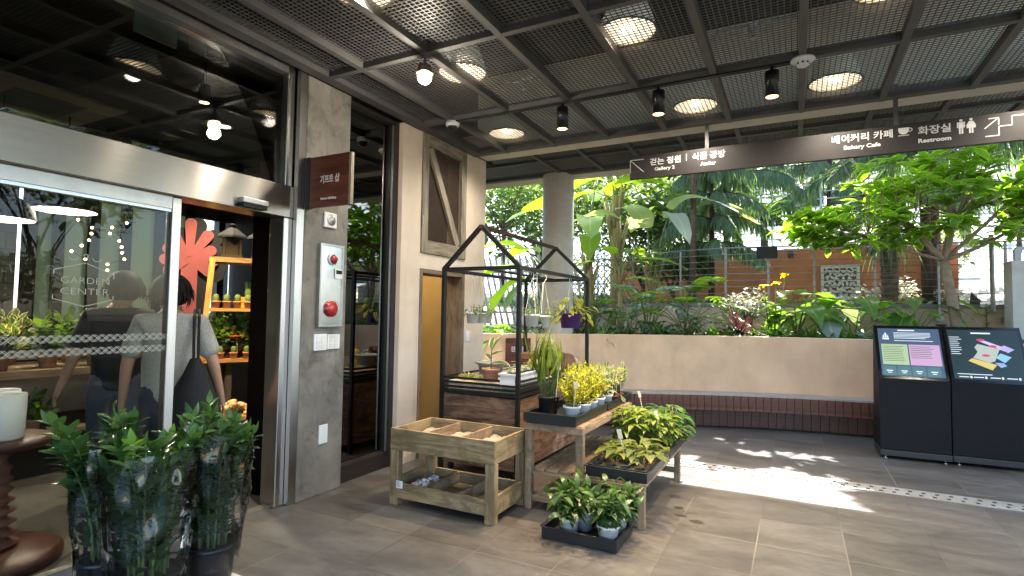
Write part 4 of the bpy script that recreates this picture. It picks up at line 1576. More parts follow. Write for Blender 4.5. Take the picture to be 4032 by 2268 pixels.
mb = MB(); mb.lathe([(0, 0), (.06, 0), (.105, .07), (.10, .12), (.06, .16), (.035, .17), (.04, .20), (.03, .20), (0, .16)], n=24); mb.build('jar', mat('brown_glaze', (.04, .018, .012), .12, var=.2), t, True)
t = thing('brown_dome', 'rounded brown clay dome pot at the rear right of cart', 'pot', (-2.26, 5.72, bz))
mb = MB(); mb.lathe([(0, 0), (.13, 0), (.14, .06), (.11, .14), (.05, .19), (0, .2)], n=24); mb.build('dome', mat('matt_brown_clay', (.12, .055, .03), .7, var=.2), t, True)


# ---- hanging pots
def hanger(name, label, loc, drop, pm, pr, lm, fol, group=None, tagp=False):
    """loc = where the hook sits on the rail; the pot rim hangs drop metres lower"""
    t = thing(name, label, 'hanging pot', loc, 0, group)
    rt, rb, h, lip = pr
    zb = -drop - h
    mb = MB()
    mb.lathe([(0, zb), (rb, zb), (rt - .005, zb + h - .016), (rt, zb + h - .016), (rt + .001, zb + h), (rt - .006, zb + h), (rt - .012, zb + h - .02)], n=20)
    mb.build('pot', pm, t, True)
    mb = MB(); mb.lathe([(rt - .012, zb + h - .018), (.001, zb + h - .01)], n=16); mb.build('soil', M_soil, t)
    mb = MB()
    for k in range(3):
        a = k * 2 * PI / 3 + .4
        mb.tube([(rt * .95 * math.cos(a), rt * .95 * math.sin(a), zb + h - .01), (.008 * math.cos(a), .008 * math.sin(a), -.06)], .0022, 5)
    mb.build('cord', M_string, t)
    mb = MB()
    pts = [(0, .028 * math.cos(x_ * .5) , .0 + .03 * math.sin(x_ * .5) - .018) for x_ in range(0, 8)]
    mb.tube(pts + [(0, -.005, -.06)], .003, 6)
    mb.build('hook', M_string, t)
    fb, s = MB(), MB()
    fol(fb, s, zb + h)
    fb.build('foliage', lm, t, True)
    if s.v:
        s.build('stems', L_stem, t, True)
    return t


def small_trail(mb, s, z):
    for _ in range(18):
        a, e = rnd(0, 6.3), rnd(.1, 1.2)
        p = V((.03 * math.cos(a), .03 * math.sin(a), z - .01))
        p1 = p + outward(a, e) * rnd(.04, .09)
        s.tube([p, p1], .0022, 5)
        mb.leaf(p1, outward(a, e - .5), (0, 0, 1), rnd(.04, .075), rnd(.02, .035), 'oval', .6, .15, 4)


def pothos(mb, s, z):
    for _ in range(58):
        a, e = rnd(0, 6.3), rnd(-.1, 1.35)
        p = V((.07 * math.cos(a), .07 * math.sin(a), z - .01))
        L = rnd(.08, .2)
        p1 = p + outward(a, e) * L - V((0, 0, .06 * (1 - e / 1.3)))
        s.tube([p, (p + p1) / 2 + V((0, 0, .02)), p1], .003, 5)
        mb.leaf(p1, outward(a + rnd(-.5, .5), rnd(-.9, .2)), (0, 0, 1), rnd(.085, .125), rnd(.05, .075), 'heart', .3, .18, 4)


HP = (.07, .052, .11, .012)
hang1 = hanger('hanging_pot', 'white hanging pot on the left rail, nearest the viewer', (-2.935, 4.80, 1.843), .38, M_plaswht, HP, L_mid, small_trail, 'small white hanging pots')
for (x, y, dr, lab) in ((-2.935, 4.97, 0, 'white hanging pot on the left rail, second from the viewer'), (-2.935, 5.08, 0, 'white hanging pot on the left rail, third and touching the second'), (-2.16, 4.58, -.01, 'white hanging pot on the right rail beside the front post'), (-2.145, 4.80, -.02, 'white hanging pot on the right rail, half hidden by the front one')):
    dup(hang1, lab, (x, y, 1.843 + dr), rnd(0, 6))
hanger('purple_hanging_pot', 'large purple hanging pot of golden pothos at the rear right rail', (-2.15, 5.52, 1.843), .37, M_purple, (.122, .095, .16, .012), L_gold, pothos)
t = thing('glass_bowl', 'clear glass bowl hanging below the right rail of the cart', 'bowl', (-2.16, 4.68, 1.843))
mb = MB(); mb.lathe([(.0, -.55), (.03, -.545), (.055, -.52), (.06, -.49), (.045, -.46), (.035, -.455)], n=20); mb.build('bowl', glassmat('clear_glass', (.9, .93, .93), 2.0, .02, base=.06), t, True)
mb = MB(); mb.tube([(0, .035, -.455), (0, 0, 0)], .0015, 4); mb.tube([(0, -.035, -.455), (0, 0, 0)], .0015, 4); mb.build('cord', M_string, t)
t = thing('wire_hook', 'empty white S hook on the left rail of the cart', 'hook', (-2.935, 5.32, 1.843))
mb = MB(); mb.tube([(0, .02, .02), (0, -.02, .03), (0, -.01, -.02), (0, .03, -.05), (0, .0, -.08), (0, -.03, -.06)], .004, 6); mb.build('hook', M_string, t)

# ================================================================ INFORMATION KIOSKS
def kiosk(x0, x1, y, rz, label):
    t = thing('information_kiosk', label, 'kiosk', ((x0 + x1) / 2, y, 0), rz, 'information kiosks')
    w_ = (x1 - x0) / 2 - .004
    mb = MB()
    pr = [(0.0, .1), (0.0, .835), (.30, 1.385), (.36, 1.385), (.42, .1)]
    b_ = 0
    for sgn in (-1, 1):
        for (py_, pz_) in pr:
            mb.v.append((sgn * w_, py_, pz_))
    n_ = len(pr)
    for i in range(n_):
        j = (i + 1) % n_
        mb.f.append((i, i + n_, j + n_, j)); mb.uv += [(0, 0)] * 4
    mb.f.append(tuple(range(n_))); mb.f.append(tuple(reversed(range(n_, 2 * n_)))); mb.uv += [(0, 0)] * (2 * n_)
    mb.build('cabinet', mat('kiosk_black', (.0075, .008, .0105), .55, var=.15, spec=.15, bump=.1, bs=300), t, bevel=.004)
    mb = MB(); mb.box(-w_ - .003, -.02, .035, w_ + .003, .40, .098); mb.build('plinth', M_plasblk, t, bevel=.006)
    mb = MB()
    for sgn in (-1, 1):
        mb.lathe([(0, 0), (.02, 0), (.02, .012), (.008, .014), (.008, .035)], (sgn * (w_ - .05), .02, 0), 12)
    mb.build('foot', M_steeld, t, True)
    sl = V((0, .30, .55)).normalized()
    nrm = V((0, -.55, .30)).normalized()
    o_ = V((0, 0, .835))
    F = Matrix(((1, 0, 0, 0), (0, sl.y, nrm.y, o_.y), (0, sl.z, nrm.z, o_.z), (0, 0, 0, 1)))
    return t, F, w_


def flat(mb, F, x0, y0, x1, y1, z):
    mb.quad(*[tuple(F @ V(p)) for p in ((x0, y0, z), (x1, y0, z), (x1, y1, z), (x0, y1, z))])


def scr(name, col, e):
    return emat(name, col, e)


SE = .10
k1, F1, w1 = kiosk(.77, 1.383, 6.985, .03, 'left black information kiosk with green and pink text panels on screen')
M_bezel = mat('screen_bezel', (.008, .008, .01), .18, var=.1)
mb = MB(); mb.box(-w1 + .002, .0, -.004, w1 - .002, .625, .004, F1); mb.build('bezel', M_bezel, k1)
S1 = MB(); flat(S1, F1, -w1 + .03, .03, w1 - .03, .59, .0055); s1 = S1.build('screen', scr('screen_blue', (.055, .085, .135), SE), k1)
mb = MB(); flat(mb, F1, -w1 + .05, .16, -.02, .40, .0068); mb.build('green_panel', scr('screen_green', (.36, .46, .25), SE), s1)
mb = MB(); flat(mb, F1, -.008, .16, w1 - .045, .40, .0068); mb.build('pink_panel', scr('screen_pink', (.50, .30, .43), SE), s1)
mb = MB()
for k in range(4):
    a = -w1 + .045 + k * .128
    flat(mb, F1, a, .04, a + .115, .145, .0068)
mb.build('button', scr('screen_teal', (.07, .15, .16), SE), s1)
mb = MB(); mt = scr('screen_text', (.75, .78, .8), SE); mt2 = scr('screen_dark_text', (.10, .12, .10), SE)
for k in range(5):
    flat(mb, F1, -.13, .535 - k * .016, -.13 + rnd(.28, .33), .541 - k * .016, .0068)
flat(mb, F1, -.13, .44, .21, .447, .0068)
flat(mb, F1, -.09, .562, .06, .575, .0068)
for k in range(4):
    a = -w1 + .045 + k * .128
    flat(mb, F1, a + .03, .085, a + .085, .095, .008)
    flat(mb, F1, a + .04, .065, a + .075, .073, .008)
mb.build('lettering', mt, s1); mb = MB()
for (a, b_, c, d) in ((-.235, .455, -.175, .475), (-.23, .48, -.215, .50), (-.21, .48, -.2, .52), (-.195, .48, -.18, .50), (-.225, .505, -.185, .512), (-.212, .52, -.198, .535)):
    flat(mb, F1, a, b_, c, d, .0068)
mb.build('emblem', mt, s1)
mb = MB()
for k in range(9):
    flat(mb, F1, -w1 + .062, .37 - k * .021, -w1 + .062 + rnd(.16, .19), .376 - k * .021, .0078)
for k in range(7):
    flat(mb, F1, .004, .37 - k * .021, .004 + rnd(.16, .2), .376 - k * .021, .0078)
mb.build('dark_print', mt2, s1)
k2, F2, w2 = kiosk(1.388, 2.03, 7.03, .03, 'right black information kiosk showing a coloured floor map on screen')
mb = MB(); mb.box(-w2 + .002, .0, -.004, w2 - .002, .625, .004, F2); mb.build('bezel', M_bezel, k2)
S2 = MB(); flat(S2, F2, -w2 + .03, .03, w2 - .03, .59, .0055); s2 = S2.build('screen', scr('screen_green_black', (.012, .028, .028), SE), k2)


def mapq(pts, col, nm, z=.0068):
    mb = MB(); mb.poly([tuple(F2 @ V((p[0], p[1], z))) for p in pts]); mb.build(nm, scr('map_' + nm, col, SE), s2)


mapq([(-.03, .46), (.0, .475), (.20, .375), (.17, .345)], (.55, .40, .62), 'pink_zone')
mapq([(.12, .395), (.16, .42), (.235, .375), (.18, .335)], (.42, .32, .60), 'lilac_zone')
mapq([(-.05, .43), (.12, .375), (.065, .24), (.02, .22), (-.105, .27), (-.06, .34), (-.08, .39)], (.38, .40, .32), 'garden_zone')
mapq([(.075, .28), (.12, .33), (.2, .29), (.14, .225)], (.22, .42, .55), 'blue_zone')
mapq([(.06, .225), (.13, .222), (.15, .19), (.10, .17)], (.25, .32, .55), 'violet_zone')
mapq([(-.15, .235), (-.115, .265), (.075, .2), (.03, .14), (-.02, .165)], (.60, .42, .12), 'yellow_zone')
for q, (a, b_) in enumerate(((-.02, .475), (.07, .405), (.0, .30))):
    mapq([(a + .033 * math.cos(i * PI / 8), b_ + .014 * math.sin(i * PI / 8)) for i in range(16)], (.55, .05, .10), 'red_marker', .0076)
mb = MB()
flat(mb, F2, -.09, .545, .07, .56, .0068)
for k in range(9):
    flat(mb, F2, -w2 + .04, .50 - k * .024, -w2 + .04 + rnd(.05, .11), .506 - k * .024, .0068)
mb.build('legend_text', mt, s2); mb = MB()
flat(mb, F2, -w2 + .06, .085, .02, .092, .0068)
for a in (-w2 + .07, -.13, -.0, .13):
    flat(mb, F2, a, .053, a + .08, .061, .0068)
    flat(mb, F2, a + .09, .045, a + .105, .069, .0068)
mb.build('footer_text', mt, s2)

# ================================================================ HANGING DIRECTION SIGN
M_sign = mat('sign_brown_black', (.030, .025, .024), .5, .2, var=.12)
M_ink = mat('white_ink', (.66, .66, .64), .5, var=.03)
SYN = 5.45
sg = thing('direction_sign', 'long dark hanging sign pointing to galleries, cafe and restroom', 'sign', (.2, SYN, 2.95))
mb = MB(); mb.box(-1.49, SYN, 2.838, 2.05, SYN + .045, 3.068); P(mb, 'board', M_sign, sg, bevel=.002)
mb = MB()
for x in (-.745, .757, 1.9):
    mb.box(x - .016, SYN + .012, 3.07, x + .016, SYN + .036, 3.42)
P(mb, 'hanger', M_beam, sg)
yf = SYN - .002


def stx(body, x, z, size, width):
    t = text_mesh(body, size, 'lettering', M_ink, frame((x, yf, z), (1, 0, 0)), None, bold=.0014, width=width)
    t.parent = sg; t.matrix_parent_inverse = Matrix.Translation(-sg.location)


stx('걷는 정원', -1.288, 2.966, .075, .300)
stx('Gallery 2', -1.24, 2.904, .046, .196)
stx('식물 공방', -.881, 2.970, .075, .300)
stx('Atelier', -.80, 2.904, .046, .140)
stx('베이커리 카페', .285, 2.975, .075, .440)
stx('Bakery Cafe', .378, 2.908, .046, .264)
stx('화장실', .90, 2.970, .075, .214)
stx('Restroom', .90, 2.898, .046, .214)
mb = MB()
def ln(x0, z0, x1, z1, w_=.0075):
    mb.bar((x0, yf, z0), (x1, yf, z1), w_, .002, up=(0, 1, 0))
ln(-1.484, 3.031, -1.348, 3.031); ln(-1.484, 3.031, -1.484, 2.903); ln(-1.484, 3.031, -1.348, 2.902)
P(mb, 'arrow_symbol', M_ink, sg); mb = MB()
ln(-.932, 3.034, -.932, 2.968, .006)
P(mb, 'separator_line', M_ink, sg); mb = MB()
ln(1.325, 2.954, 1.412, 3.032); ln(1.412, 3.032, 1.35, 3.03); ln(1.412, 3.032, 1.411, 2.975)
ln(1.329, 2.892, 1.412, 2.892); ln(1.412, 2.892, 1.412, 2.962); ln(1.412, 2.962, 1.49, 2.962); ln(1.49, 2.962, 1.49, 3.033); ln(1.49, 3.033, 1.6, 3.033); ln(1.6, 3.033, 1.6, 3.05)
P(mb, 'stairs_symbol', M_ink, sg)
mb = MB()
pts = [(.768, 3.038), (.842, 3.038)]
cup = [(.768, 3.038)] + [(.805 - .037 * math.cos(PI * i / 12), 3.02 - .038 * math.sin(PI * i / 12)) for i in range(13)] + [(.842, 3.038)]
mb.poly([(x, yf - .001, z) for x, z in cup])
for i in range(8):
    a, b_ = -PI / 2 + PI * i / 8, -PI / 2 + PI * (i + 1) / 8
    ln(.843 + .02 * math.cos(a), 3.017 + .014 * math.sin(a), .843 + .02 * math.cos(b_), 3.017 + .014 * math.sin(b_), .006)
ln(.768, 2.974, .842, 2.974, .005)
P(mb, 'cup_symbol', M_ink, sg)
for cx_, dress in ((1.18, False), (1.243, True)):
    mb = MB()
    mb.poly([(cx_ + .0105 * math.cos(i * PI / 8), yf - .001, 3.043 + .0105 * math.sin(i * PI / 8)) for i in range(16)])
    if dress:
        mb.poly([(x, yf - .001, z) for x, z in ((cx_ - .012, 3.03), (cx_ - .03, 2.975), (cx_ + .03, 2.975), (cx_ + .012, 3.03))])
        ln(cx_ - .012, 3.028, cx_ - .029, 2.99, .006); ln(cx_ + .012, 3.028, cx_ + .029, 2.99, .006)
    else:
        mb.poly([(x, yf - .001, z) for x, z in ((cx_ - .016, 3.03), (cx_ - .016, 2.98), (cx_ + .016, 2.98), (cx_ + .016, 3.03))])
        ln(cx_ - .0215, 3.03, cx_ - .0215, 2.985, .007); ln(cx_ + .0215, 3.03, cx_ + .0215, 2.985, .007)
    ln(cx_ - .008, 2.98, cx_ - .008, 2.935, .0105); ln(cx_ + .008, 2.98, cx_ + .008, 2.935, .0105)
    P(mb, 'figure_symbol', M_ink, sg)

# ================================================================ PILLAR FITTINGS
M_signwood = wood('sign_rosewood', (.045, .010, .006), (.13, .032, .018), .4, 2, 25)
ps = thing('gift_shop_sign', 'square reddish wooden gift shop sign projecting from concrete pillar', 'sign', (-3.13, 3.02, 2.44))
mb = MB(); mb.box(-3.325, 3.0, 2.245, -2.925, 3.03, 2.637); P(mb, 'board', M_signwood, ps, bevel=.002)
mb = MB(); mb.box(-3.37, 2.998, 2.24, -3.327, 3.032, 2.642); P(mb, 'bracket', M_iron, ps)
mb = MB(); mb.box(-2.924, 3.001, 2.246, -2.905, 3.03, 2.636); P(mb, 'end_strip', M_shutwood, ps)


def ptx(body, x, z, size, width):
    t = text_mesh(body, size, 'lettering', M_ink, frame((x, 2.9985, z), (1, 0, 0)), None, bold=.0016, width=width)
    t.parent = ps; t.matrix_parent_inverse = Matrix.Translation(-ps.location)


ptx('기프트 샵', -3.215, 2.43, .068, .195)
ptx('Botanic Gift Shop', -3.205, 2.30, .022, .16)
fb = thing('fire_alarm_box', 'flush stainless fire alarm box with red lamp and round bell', 'alarm box', (-3.37, 3.27, 1.66))
mb = MB(); mb.box(-3.369, 3.145, 1.335, -3.345, 3.39, 1.99); P(mb, 'plate', mat('alarm_steel', (.55, .56, .55), .22, 1, var=.06), fb, bevel=.004)
mb = MB()
for (a, b_, c, d) in ((3.14, 3.155, 1.33, 1.995), (3.38, 3.395, 1.33, 1.995), (3.155, 3.38, 1.98, 1.995), (3.155, 3.38, 1.33, 1.345)):
    mb.box(-3.368, a, c, -3.335, b_, d)
P(mb, 'rim', M_steeld, fb)


def facing_x(mb, prof, y, z, x, n=24):
    s_ = len(mb.v)
    mb.lathe(prof, (0, 0, 0), n)
    for q in range(s_, len(mb.v)):
        vx, vy, vz = mb.v[q]
        mb.v[q] = (x + vz, y + vx, z + vy)


M_red = mat('red_plastic', (.33, .010, .012), .28, var=.1, coat=.5)
mb = MB(); facing_x(mb, [(.047, 0), (.047, .012), (.042, .016), (.040, .016)], 3.275, 1.875, -3.345); P(mb, 'lamp_ring', M_plaswht, fb, True)
mb = MB(); facing_x(mb, [(.038, .006), (.037, .018), (.026, .034), (.0005, .039)], 3.275, 1.875, -3.345); P(mb, 'lamp', M_red, fb, True)
mb = MB(); facing_x(mb, [(.064, 0), (.066, .016), (.05, .03), (.025, .034), (.0005, .034)], 3.27, 1.475, -3.345); P(mb, 'bell', M_red, fb, True)
mb = MB(); mb.box(-3.344, 3.30, 1.72, -3.335, 3.385, 1.80); P(mb, 'meter', M_plaswht, fb, bevel=.002)
mb = MB(); mb.box(-3.3345, 3.31, 1.76, -3.333, 3.375, 1.79); P(mb, 'display', M_black, fb)
for (y0_, z0_, y1_, z1_, nm, lab) in ((3.124, 1.142, 3.255, 1.272, 'switch_plate', 'left white three switch plate on the concrete pillar'), (3.262, 1.148, 3.395, 1.266, 'switch_plate', 'right white three switch plate on the concrete pillar'), (3.203, .40, 3.292, .548, 'socket_cover', 'white socket cover low on the concrete pillar')):
    t = thing(nm, lab, 'switch' if nm == 'switch_plate' else 'socket', (-3.37, (y0_ + y1_) / 2, (z0_ + z1_) / 2))
    mb = MB(); mb.box(-3.369, y0_, z0_, -3.358, y1_, z1_); P(mb, 'plate', M_plaswht, t, bevel=.002)
    if nm == 'switch_plate':
        for i in range(3):
            for j in range(2):
                mb = MB(); mb.box(-3.3578, y0_ + .02 + j * .05, z0_ + .018 + i * .033, -3.354, y0_ + .06 + j * .05, z0_ + .046 + i * .033); P(mb, 'key', mat('switch_key', (.6, .6, .58), .4), t)
t = thing('wall_speaker', 'small white square wall speaker with round grey centre', 'speaker', (-3.37, 3.25, 2.19))
mb = MB(); mb.box(-3.369, 3.185, 2.13, -3.35, 3.32, 2.255); P(mb, 'case', M_plaswht, t, bevel=.012)
mb = MB(); facing_x(mb, [(.04, 0), (.042, .006), (.03, .004), (.012, .016), (.0005, .017)], 3.255, 2.192, -3.35); P(mb, 'cone', M_steeld, t, True)
t = thing('light_switch', 'single white light switch on the stucco wall by the doorway', 'switch', (-3.37, 5.40, 1.2))
mb = MB(); mb.box(-3.369, 5.365, 1.135, -3.36, 5.44, 1.255); P(mb, 'plate', M_plaswht, t, bevel=.002)
mb = MB(); mb.box(-3.3598, 5.39, 1.165, -3.355, 5.415, 1.225); P(mb, 'rocker', M_plaswht, t)
# small sign on the planter
a0 = math.degrees(math.atan2(6.373 - CY, -3.396 - CX))
a1 = math.degrees(math.atan2(6.62 - CY, -3.165 - CX))
pA, pB = arc(RF - .004, a0, a0, 1)[0], arc(RF - .004, a1, a1, 1)[0]
dx = V((pB[0] - pA[0], pB[1] - pA[1], 0)).normalized()
nn = V((dx.y, -dx.x, 0))
t = thing('garden_sign', 'square reddish wooden sign on the planter behind the cart', 'sign', (pA[0], pA[1], 1.0))
FR = frame((pA[0] + nn.x * .03, pA[1] + nn.y * .03, .80), dx)
mb = MB(); mb.box(0, 0, 0, .34, .34, .022, FR); P(mb, 'board', M_signwood, t)
for body, z_, sz, wd in (('걷는 봄', .19, .07, .2), ('Walking Garden', .06, .022, .16)) if False else (('걷는 봄', .17, .075, .21),):
    o = text_mesh(body, sz, 'lettering', M_ink, FR @ Matrix.Translation((.065, z_, .0235)), None, bold=.0014, width=wd)
    o.parent = t; o.matrix_parent_inverse = Matrix.Translation(-t.location)

# ================================================================ CEILING FITTINGS
M_refl = mat('white_reflector', (.80, .74, .62), .5, var=.05)
M_bulb = emat('warm_bulb', (1, .88, .66), .9)
M_diff = emat('lit_diffuser', (1, .84, .60), .30)


def light(name, kind, loc, energy, col, parent, size=.05, spot=None, blend=.4):
    d = bpy.data.lights.new(name, kind)
    d.energy = energy
    d.color = col
    d.shadow_soft_size = size
    if spot:
        d.spot_size = R(spot)
        d.spot_blend = blend
    o = bpy.data.objects.new(name, d)
    COL.objects.link(o)
    o.location = loc
    o.parent = parent
    return o


WARM = (1, .89, .74)


def downlight(x, y, label, e):
    t = thing('dome_downlight', label, 'ceiling light', (x, y, ZC + .078), 0, 'round dome lights above the ceiling mesh')
    mb = MB(); mb.lathe([(.187, 0), (.195, .0), (.17, .09), (.13, .19), (.06, .24), (.0005, .25)], n=30); mb.build('reflector', M_refl, t, True)
    mb = MB(); mb.lathe([(.20, -.004), (.20, .002), (.187, .002), (.187, -.004), (.20, -.004)], n=30); mb.build('ring', M_beam, t, True)
    mb = MB(); mb.lathe([(.186, .012), (.10, .03), (.0005, .04)], n=30); mb.build('diffuser', M_diff, t, True)
    mb = MB(); mb.lathe([(.05, .012), (.03, .006), (.0005, .004)], n=16); mb.build('bulb', M_bulb, t, True)
    light('dome_light', 'SPOT', (0, 0, -.045), e * 2.0, WARM, t, .06, 150, 1.0)
    return t


DL = [(-1.0, 3.58), (-2.36, 3.64), (-2.73, 5.1), (-.80, 5.15), (.30, 5.1), (-2.3, 2.42), (.5, 3.72), (1.7, 5.1), (-1.1, 1.6), (1.7, 2.3), (-2.6, .4)]
LB = ['large bright dome light seen through the mesh near the top centre', 'bright dome light in the mesh beside the glowing globe', 'paler dome light in the mesh above the house cart', 'dome light in the mesh between the two spotlights and sign', 'dome light in the mesh to the right of the smoke detector', 'dome light cut by the top edge of the picture, left', 'dome light cut by the top edge of the picture, right', 'dome light in the mesh beyond the right picture edge', 'dome light in the mesh above the viewer', 'dome light in the mesh at far right above the hall', 'dome light in the mesh beside the shop entrance']
for (x, y), lb, e in zip(DL, LB, (13, 14, 10, 9, 9, 9, 13, 12, 7, 7, 9)):
    downlight(x, y, lb, e)


def spotcan(x, y, label):
    t = thing('track_spotlight', label, 'spotlight', (x, y, ZC - .015), 0, 'black cylinder spotlights on the track')
    mb = MB(); mb.lathe([(.012, .0), (.012, -.035), (.048, -.035), (.05, -.04), (.05, -.225), (.044, -.225), (.044, -.19), (.0005, -.18)], n=24); mb.build('body', mat('spot_black', (.006, .006, .0065), .3, .2), t, True)
    mb = MB(); mb.lathe([(.043, -.222), (.035, -.205), (.0005, -.20)], n=20); mb.build('lens', emat('spot_lens', (1, .55, .2), 1.2), t, True)
    light('spot_beam', 'SPOT', (0, 0, -.235), 62, (1, .70, .40), t, .03, 70, .6)
    return t


for x, lb in ((-1.785, 'black cylinder spotlight, leftmost of three above the house cart'), (-.96, 'black cylinder spotlight, middle of three on the track'), (-.14, 'black cylinder spotlight, rightmost of three near smoke detector')):
    spotcan(x, 4.35, lb)
mb = MB(); mb.box(-2.9, 4.33, ZC - .014, -.02, 4.37, ZC - .001)
tag(mb.build('light_track', M_iron), 'thin black lighting track under the ceiling beam', 'track')
t = thing('globe_lamp', 'bright round globe spotlight glaring below a beam joint', 'lamp', (-2.33, 3.10, ZC))
mb = MB(); mb.lathe([(.03, -.001), (.03, -.02), (.012, -.025), (.012, -.07), (.045, -.09), (.062, -.14), (.06, -.15)], n=20); mb.build('socket', M_beam, t, True)
mb = MB(); mb.ball((0, 0, -.175), .05, 16, 12); mb.build('bulb', emat('globe_bulb', (1, .72, .40), 7), t, True)
light('globe_light', 'POINT', (0, 0, -.25), 6, WARM, t, .05)
t = thing('security_camera', 'white dome security camera under a beam near the stucco wall', 'camera', (-2.93, 4.36, ZC))
mb = MB(); mb.lathe([(.0, -.001), (.06, -.001), (.068, -.02), (.062, -.042), (.05, -.048)], n=24); mb.build('housing', M_plaswht, t, True)
mb = MB(); mb.lathe([(.046, -.046), (.042, -.07), (.025, -.088), (.0005, -.092)], n=20); mb.build('dome', mat('smoked_dome', (.008, .008, .01), .08, var=.1), t, True)
t = thing('smoke_detector', 'round white smoke detector at a ceiling beam crossing', 'detector', (.06, 4.34, ZC))
mb = MB(); mb.lathe([(.0, -.001), (.075, -.001), (.08, -.012), (.07, -.022), (.045, -.026), (.04, -.05), (.03, -.058), (.0005, -.06)], n=24); mb.build('body', M_plaswht, t, True)
mb = MB()
for k in range(8):
    a = k * PI / 4
    mb.bbox((.0415 * math.cos(a), .0415 * math.sin(a), -.038), (.006, .014, .012), a)
mb.build('vent', M_black, t)
M_pipe = mat('galvanised_pipe', (.30, .30, .29), .5, .4)
for (xa, xb, y, lab) in ((-2.15, -1.85, 4.05, 'grey sprinkler pipe above the mesh left of the middle spotlight'), (-.5, .02, 3.95, 'grey sprinkler pipe above the mesh near the smoke detector')):
    t = thing('sprinkler_pipe', lab, 'sprinkler pipe', ((xa + xb) / 2, y, ZC + .12), 0, 'sprinkler pipes above the mesh')
    L = (xb - xa) / 2
    mb = MB(); mb.tube([(-L, 0, 0), (L, 0, 0)], .014, 8); mb.build('pipe', M_pipe, t)
    mb = MB(); mb.lathe([(.0, -.085), (.022, -.085), (.022, -.08), (.008, -.075), (.012, -.03), (.03, -.02), (.03, .015)], n=12); mb.build('sprinkler_head', M_pipe, t, True)

# ================================================================ FLOOR DRAIN
t = thing('drain_grate', 'long slotted steel drain grate set across the floor', 'drain', (1.2, 5.69, 0))
mb = MB()
yA, yB = 5.585, 5.80
mb.box(-1.75, yA, .001, 6, yA + .038, .006); mb.box(-1.75, yB - .038, .001, 6, yB, .006); mb.box(-1.75, (yA + yB) / 2 - .018, .001, 6, (yA + yB) / 2 + .018, .006)
x = -1.75
while x < 6:
    mb.box(x, yA + .0385, .0012, x + .062, (yA + yB) / 2 - .0185, .0058)
    mb.box(x + .03, (yA + yB) / 2 + .0185, .0012, x + .092, yB - .0385, .0058)
    x += .092
P(mb, 'grate', mat('drain_steel', (.40, .40, .385), .42, .55, var=.2, vs=6), t)
mb = MB(); mb.box(-1.75, yA + .01, .0003, 6, yB - .01, .0009); P(mb, 'channel', M_black, t)
mb = MB(); mb.box(-1.75, yB + .001, .0003, 6, yB + .014, .0022); P(mb, 'edge_joint', M_black, t)

# ================================================================ SHOP INTERIOR
M_shopwall = mat('shop_dark_wall', (.055, .05, .045), .85, var=.2, vs=3)
M_shopceil = mat('shop_dark_ceiling', (.012, .012, .012), .8, var=.3)


def block_mat():
    m, nt, b = _new('concrete_block')
    v = nt.nodes.new('ShaderNodeTexCoord')
    mp = nt.nodes.new('ShaderNodeMapping'); mp.inputs['Rotation'].default_value = (0, R(90), R(90))
    nt.links.new(v.outputs['Object'], mp.inputs['Vector'])
    sw_ = nt.nodes.new('ShaderNodeSeparateXYZ'); nt.links.new(v.outputs['Object'], sw_.inputs[0])
    cb = nt.nodes.new('ShaderNodeCombineXYZ'); nt.links.new(sw_.outputs[1], cb.inputs[0]); nt.links.new(sw_.outputs[2], cb.inputs[1])
    br_ = nt.nodes.new('ShaderNodeTexBrick')
    br_.inputs['Scale'].default_value = 1
    br_.inputs['Brick Width'].default_value = .5
    br_.inputs['Row Height'].default_value = .22
    br_.inputs['Mortar Size'].default_value = .012
    br_.inputs['Color1'].default_value = (.30, .28, .24, 1)
    br_.inputs['Color2'].default_value = (.22, .21, .18, 1)
    br_.inputs['Mortar'].default_value = (.12, .11, .10, 1)
    nt.links.new(cb.outputs[0], br_.inputs['Vector'])
    nt.links.new(br_.outputs[0], b.inputs['Base Color'])
    b.inputs['Roughness'].default_value = .9
    return m


mb = MB(); mb.box(-9.2, -6.5, 3.42, -3.58, 6.3, 3.5); o = struct(mb, 'ceiling_shop', M_shopceil)
mb = MB()
for k in range(6):
    mb.box(-9, -1.5 + 1.25 * k, 3.24, -3.7, -1.38 + 1.25 * k, 3.418)
struct(mb, 'ceiling_ribs', M_shopceil, parent=o)
mb = MB(); mb.box(-9.2, -6.5, 0, -9.05, 3.36, 3.42); tag(mb.build('block_wall', block_mat()), 'grey concrete block wall at the left rear of the shop', 'wall')
mb = MB(); mb.box(-9.2, -6.6, 0, -3.6, -6.45, 3.42); tag(mb.build('side_wall', M_shopwall), 'dark side wall closing the shop behind the viewer', 'wall')
mb = MB(); mb.box(-9.2, 6.2, 0, -5.06, 6.32, 3.42); mb.box(-5.06, 5.9, 0, -3.67, 6.02, 3.42); tag(mb.build('end_wall', M_shopwall), 'dark end wall of the shop behind the wooden shelf', 'wall')
wwl = thing('window_wall', 'rear shop window wall of greenish frosted panes between dark posts', 'window wall', (-8.7, 4.5, 0))
M_frost = frosted('green_frosted_pane', (.40, .42, .30), .75)
M_clear = glassmat('rear_window_glass', (.95, .97, .96), .8)
ys = [3.36, 3.66, 4.07, 4.48, 4.95, 5.42, 5.95, 6.2]
for i in range(len(ys) - 1):
    mb = MB(); mb.box(-8.72, ys[i] + .05, .9, -8.70, ys[i + 1] - .05, 2.95); P(mb, 'pane', M_clear if ys[i] > 5.3 else M_frost, wwl)
for y in ys[:-1]:
    mb = MB(); mb.box(-8.76, y - .07, 0, -8.62, y + .048, 3.1); P(mb, 'post', M_dark, wwl)
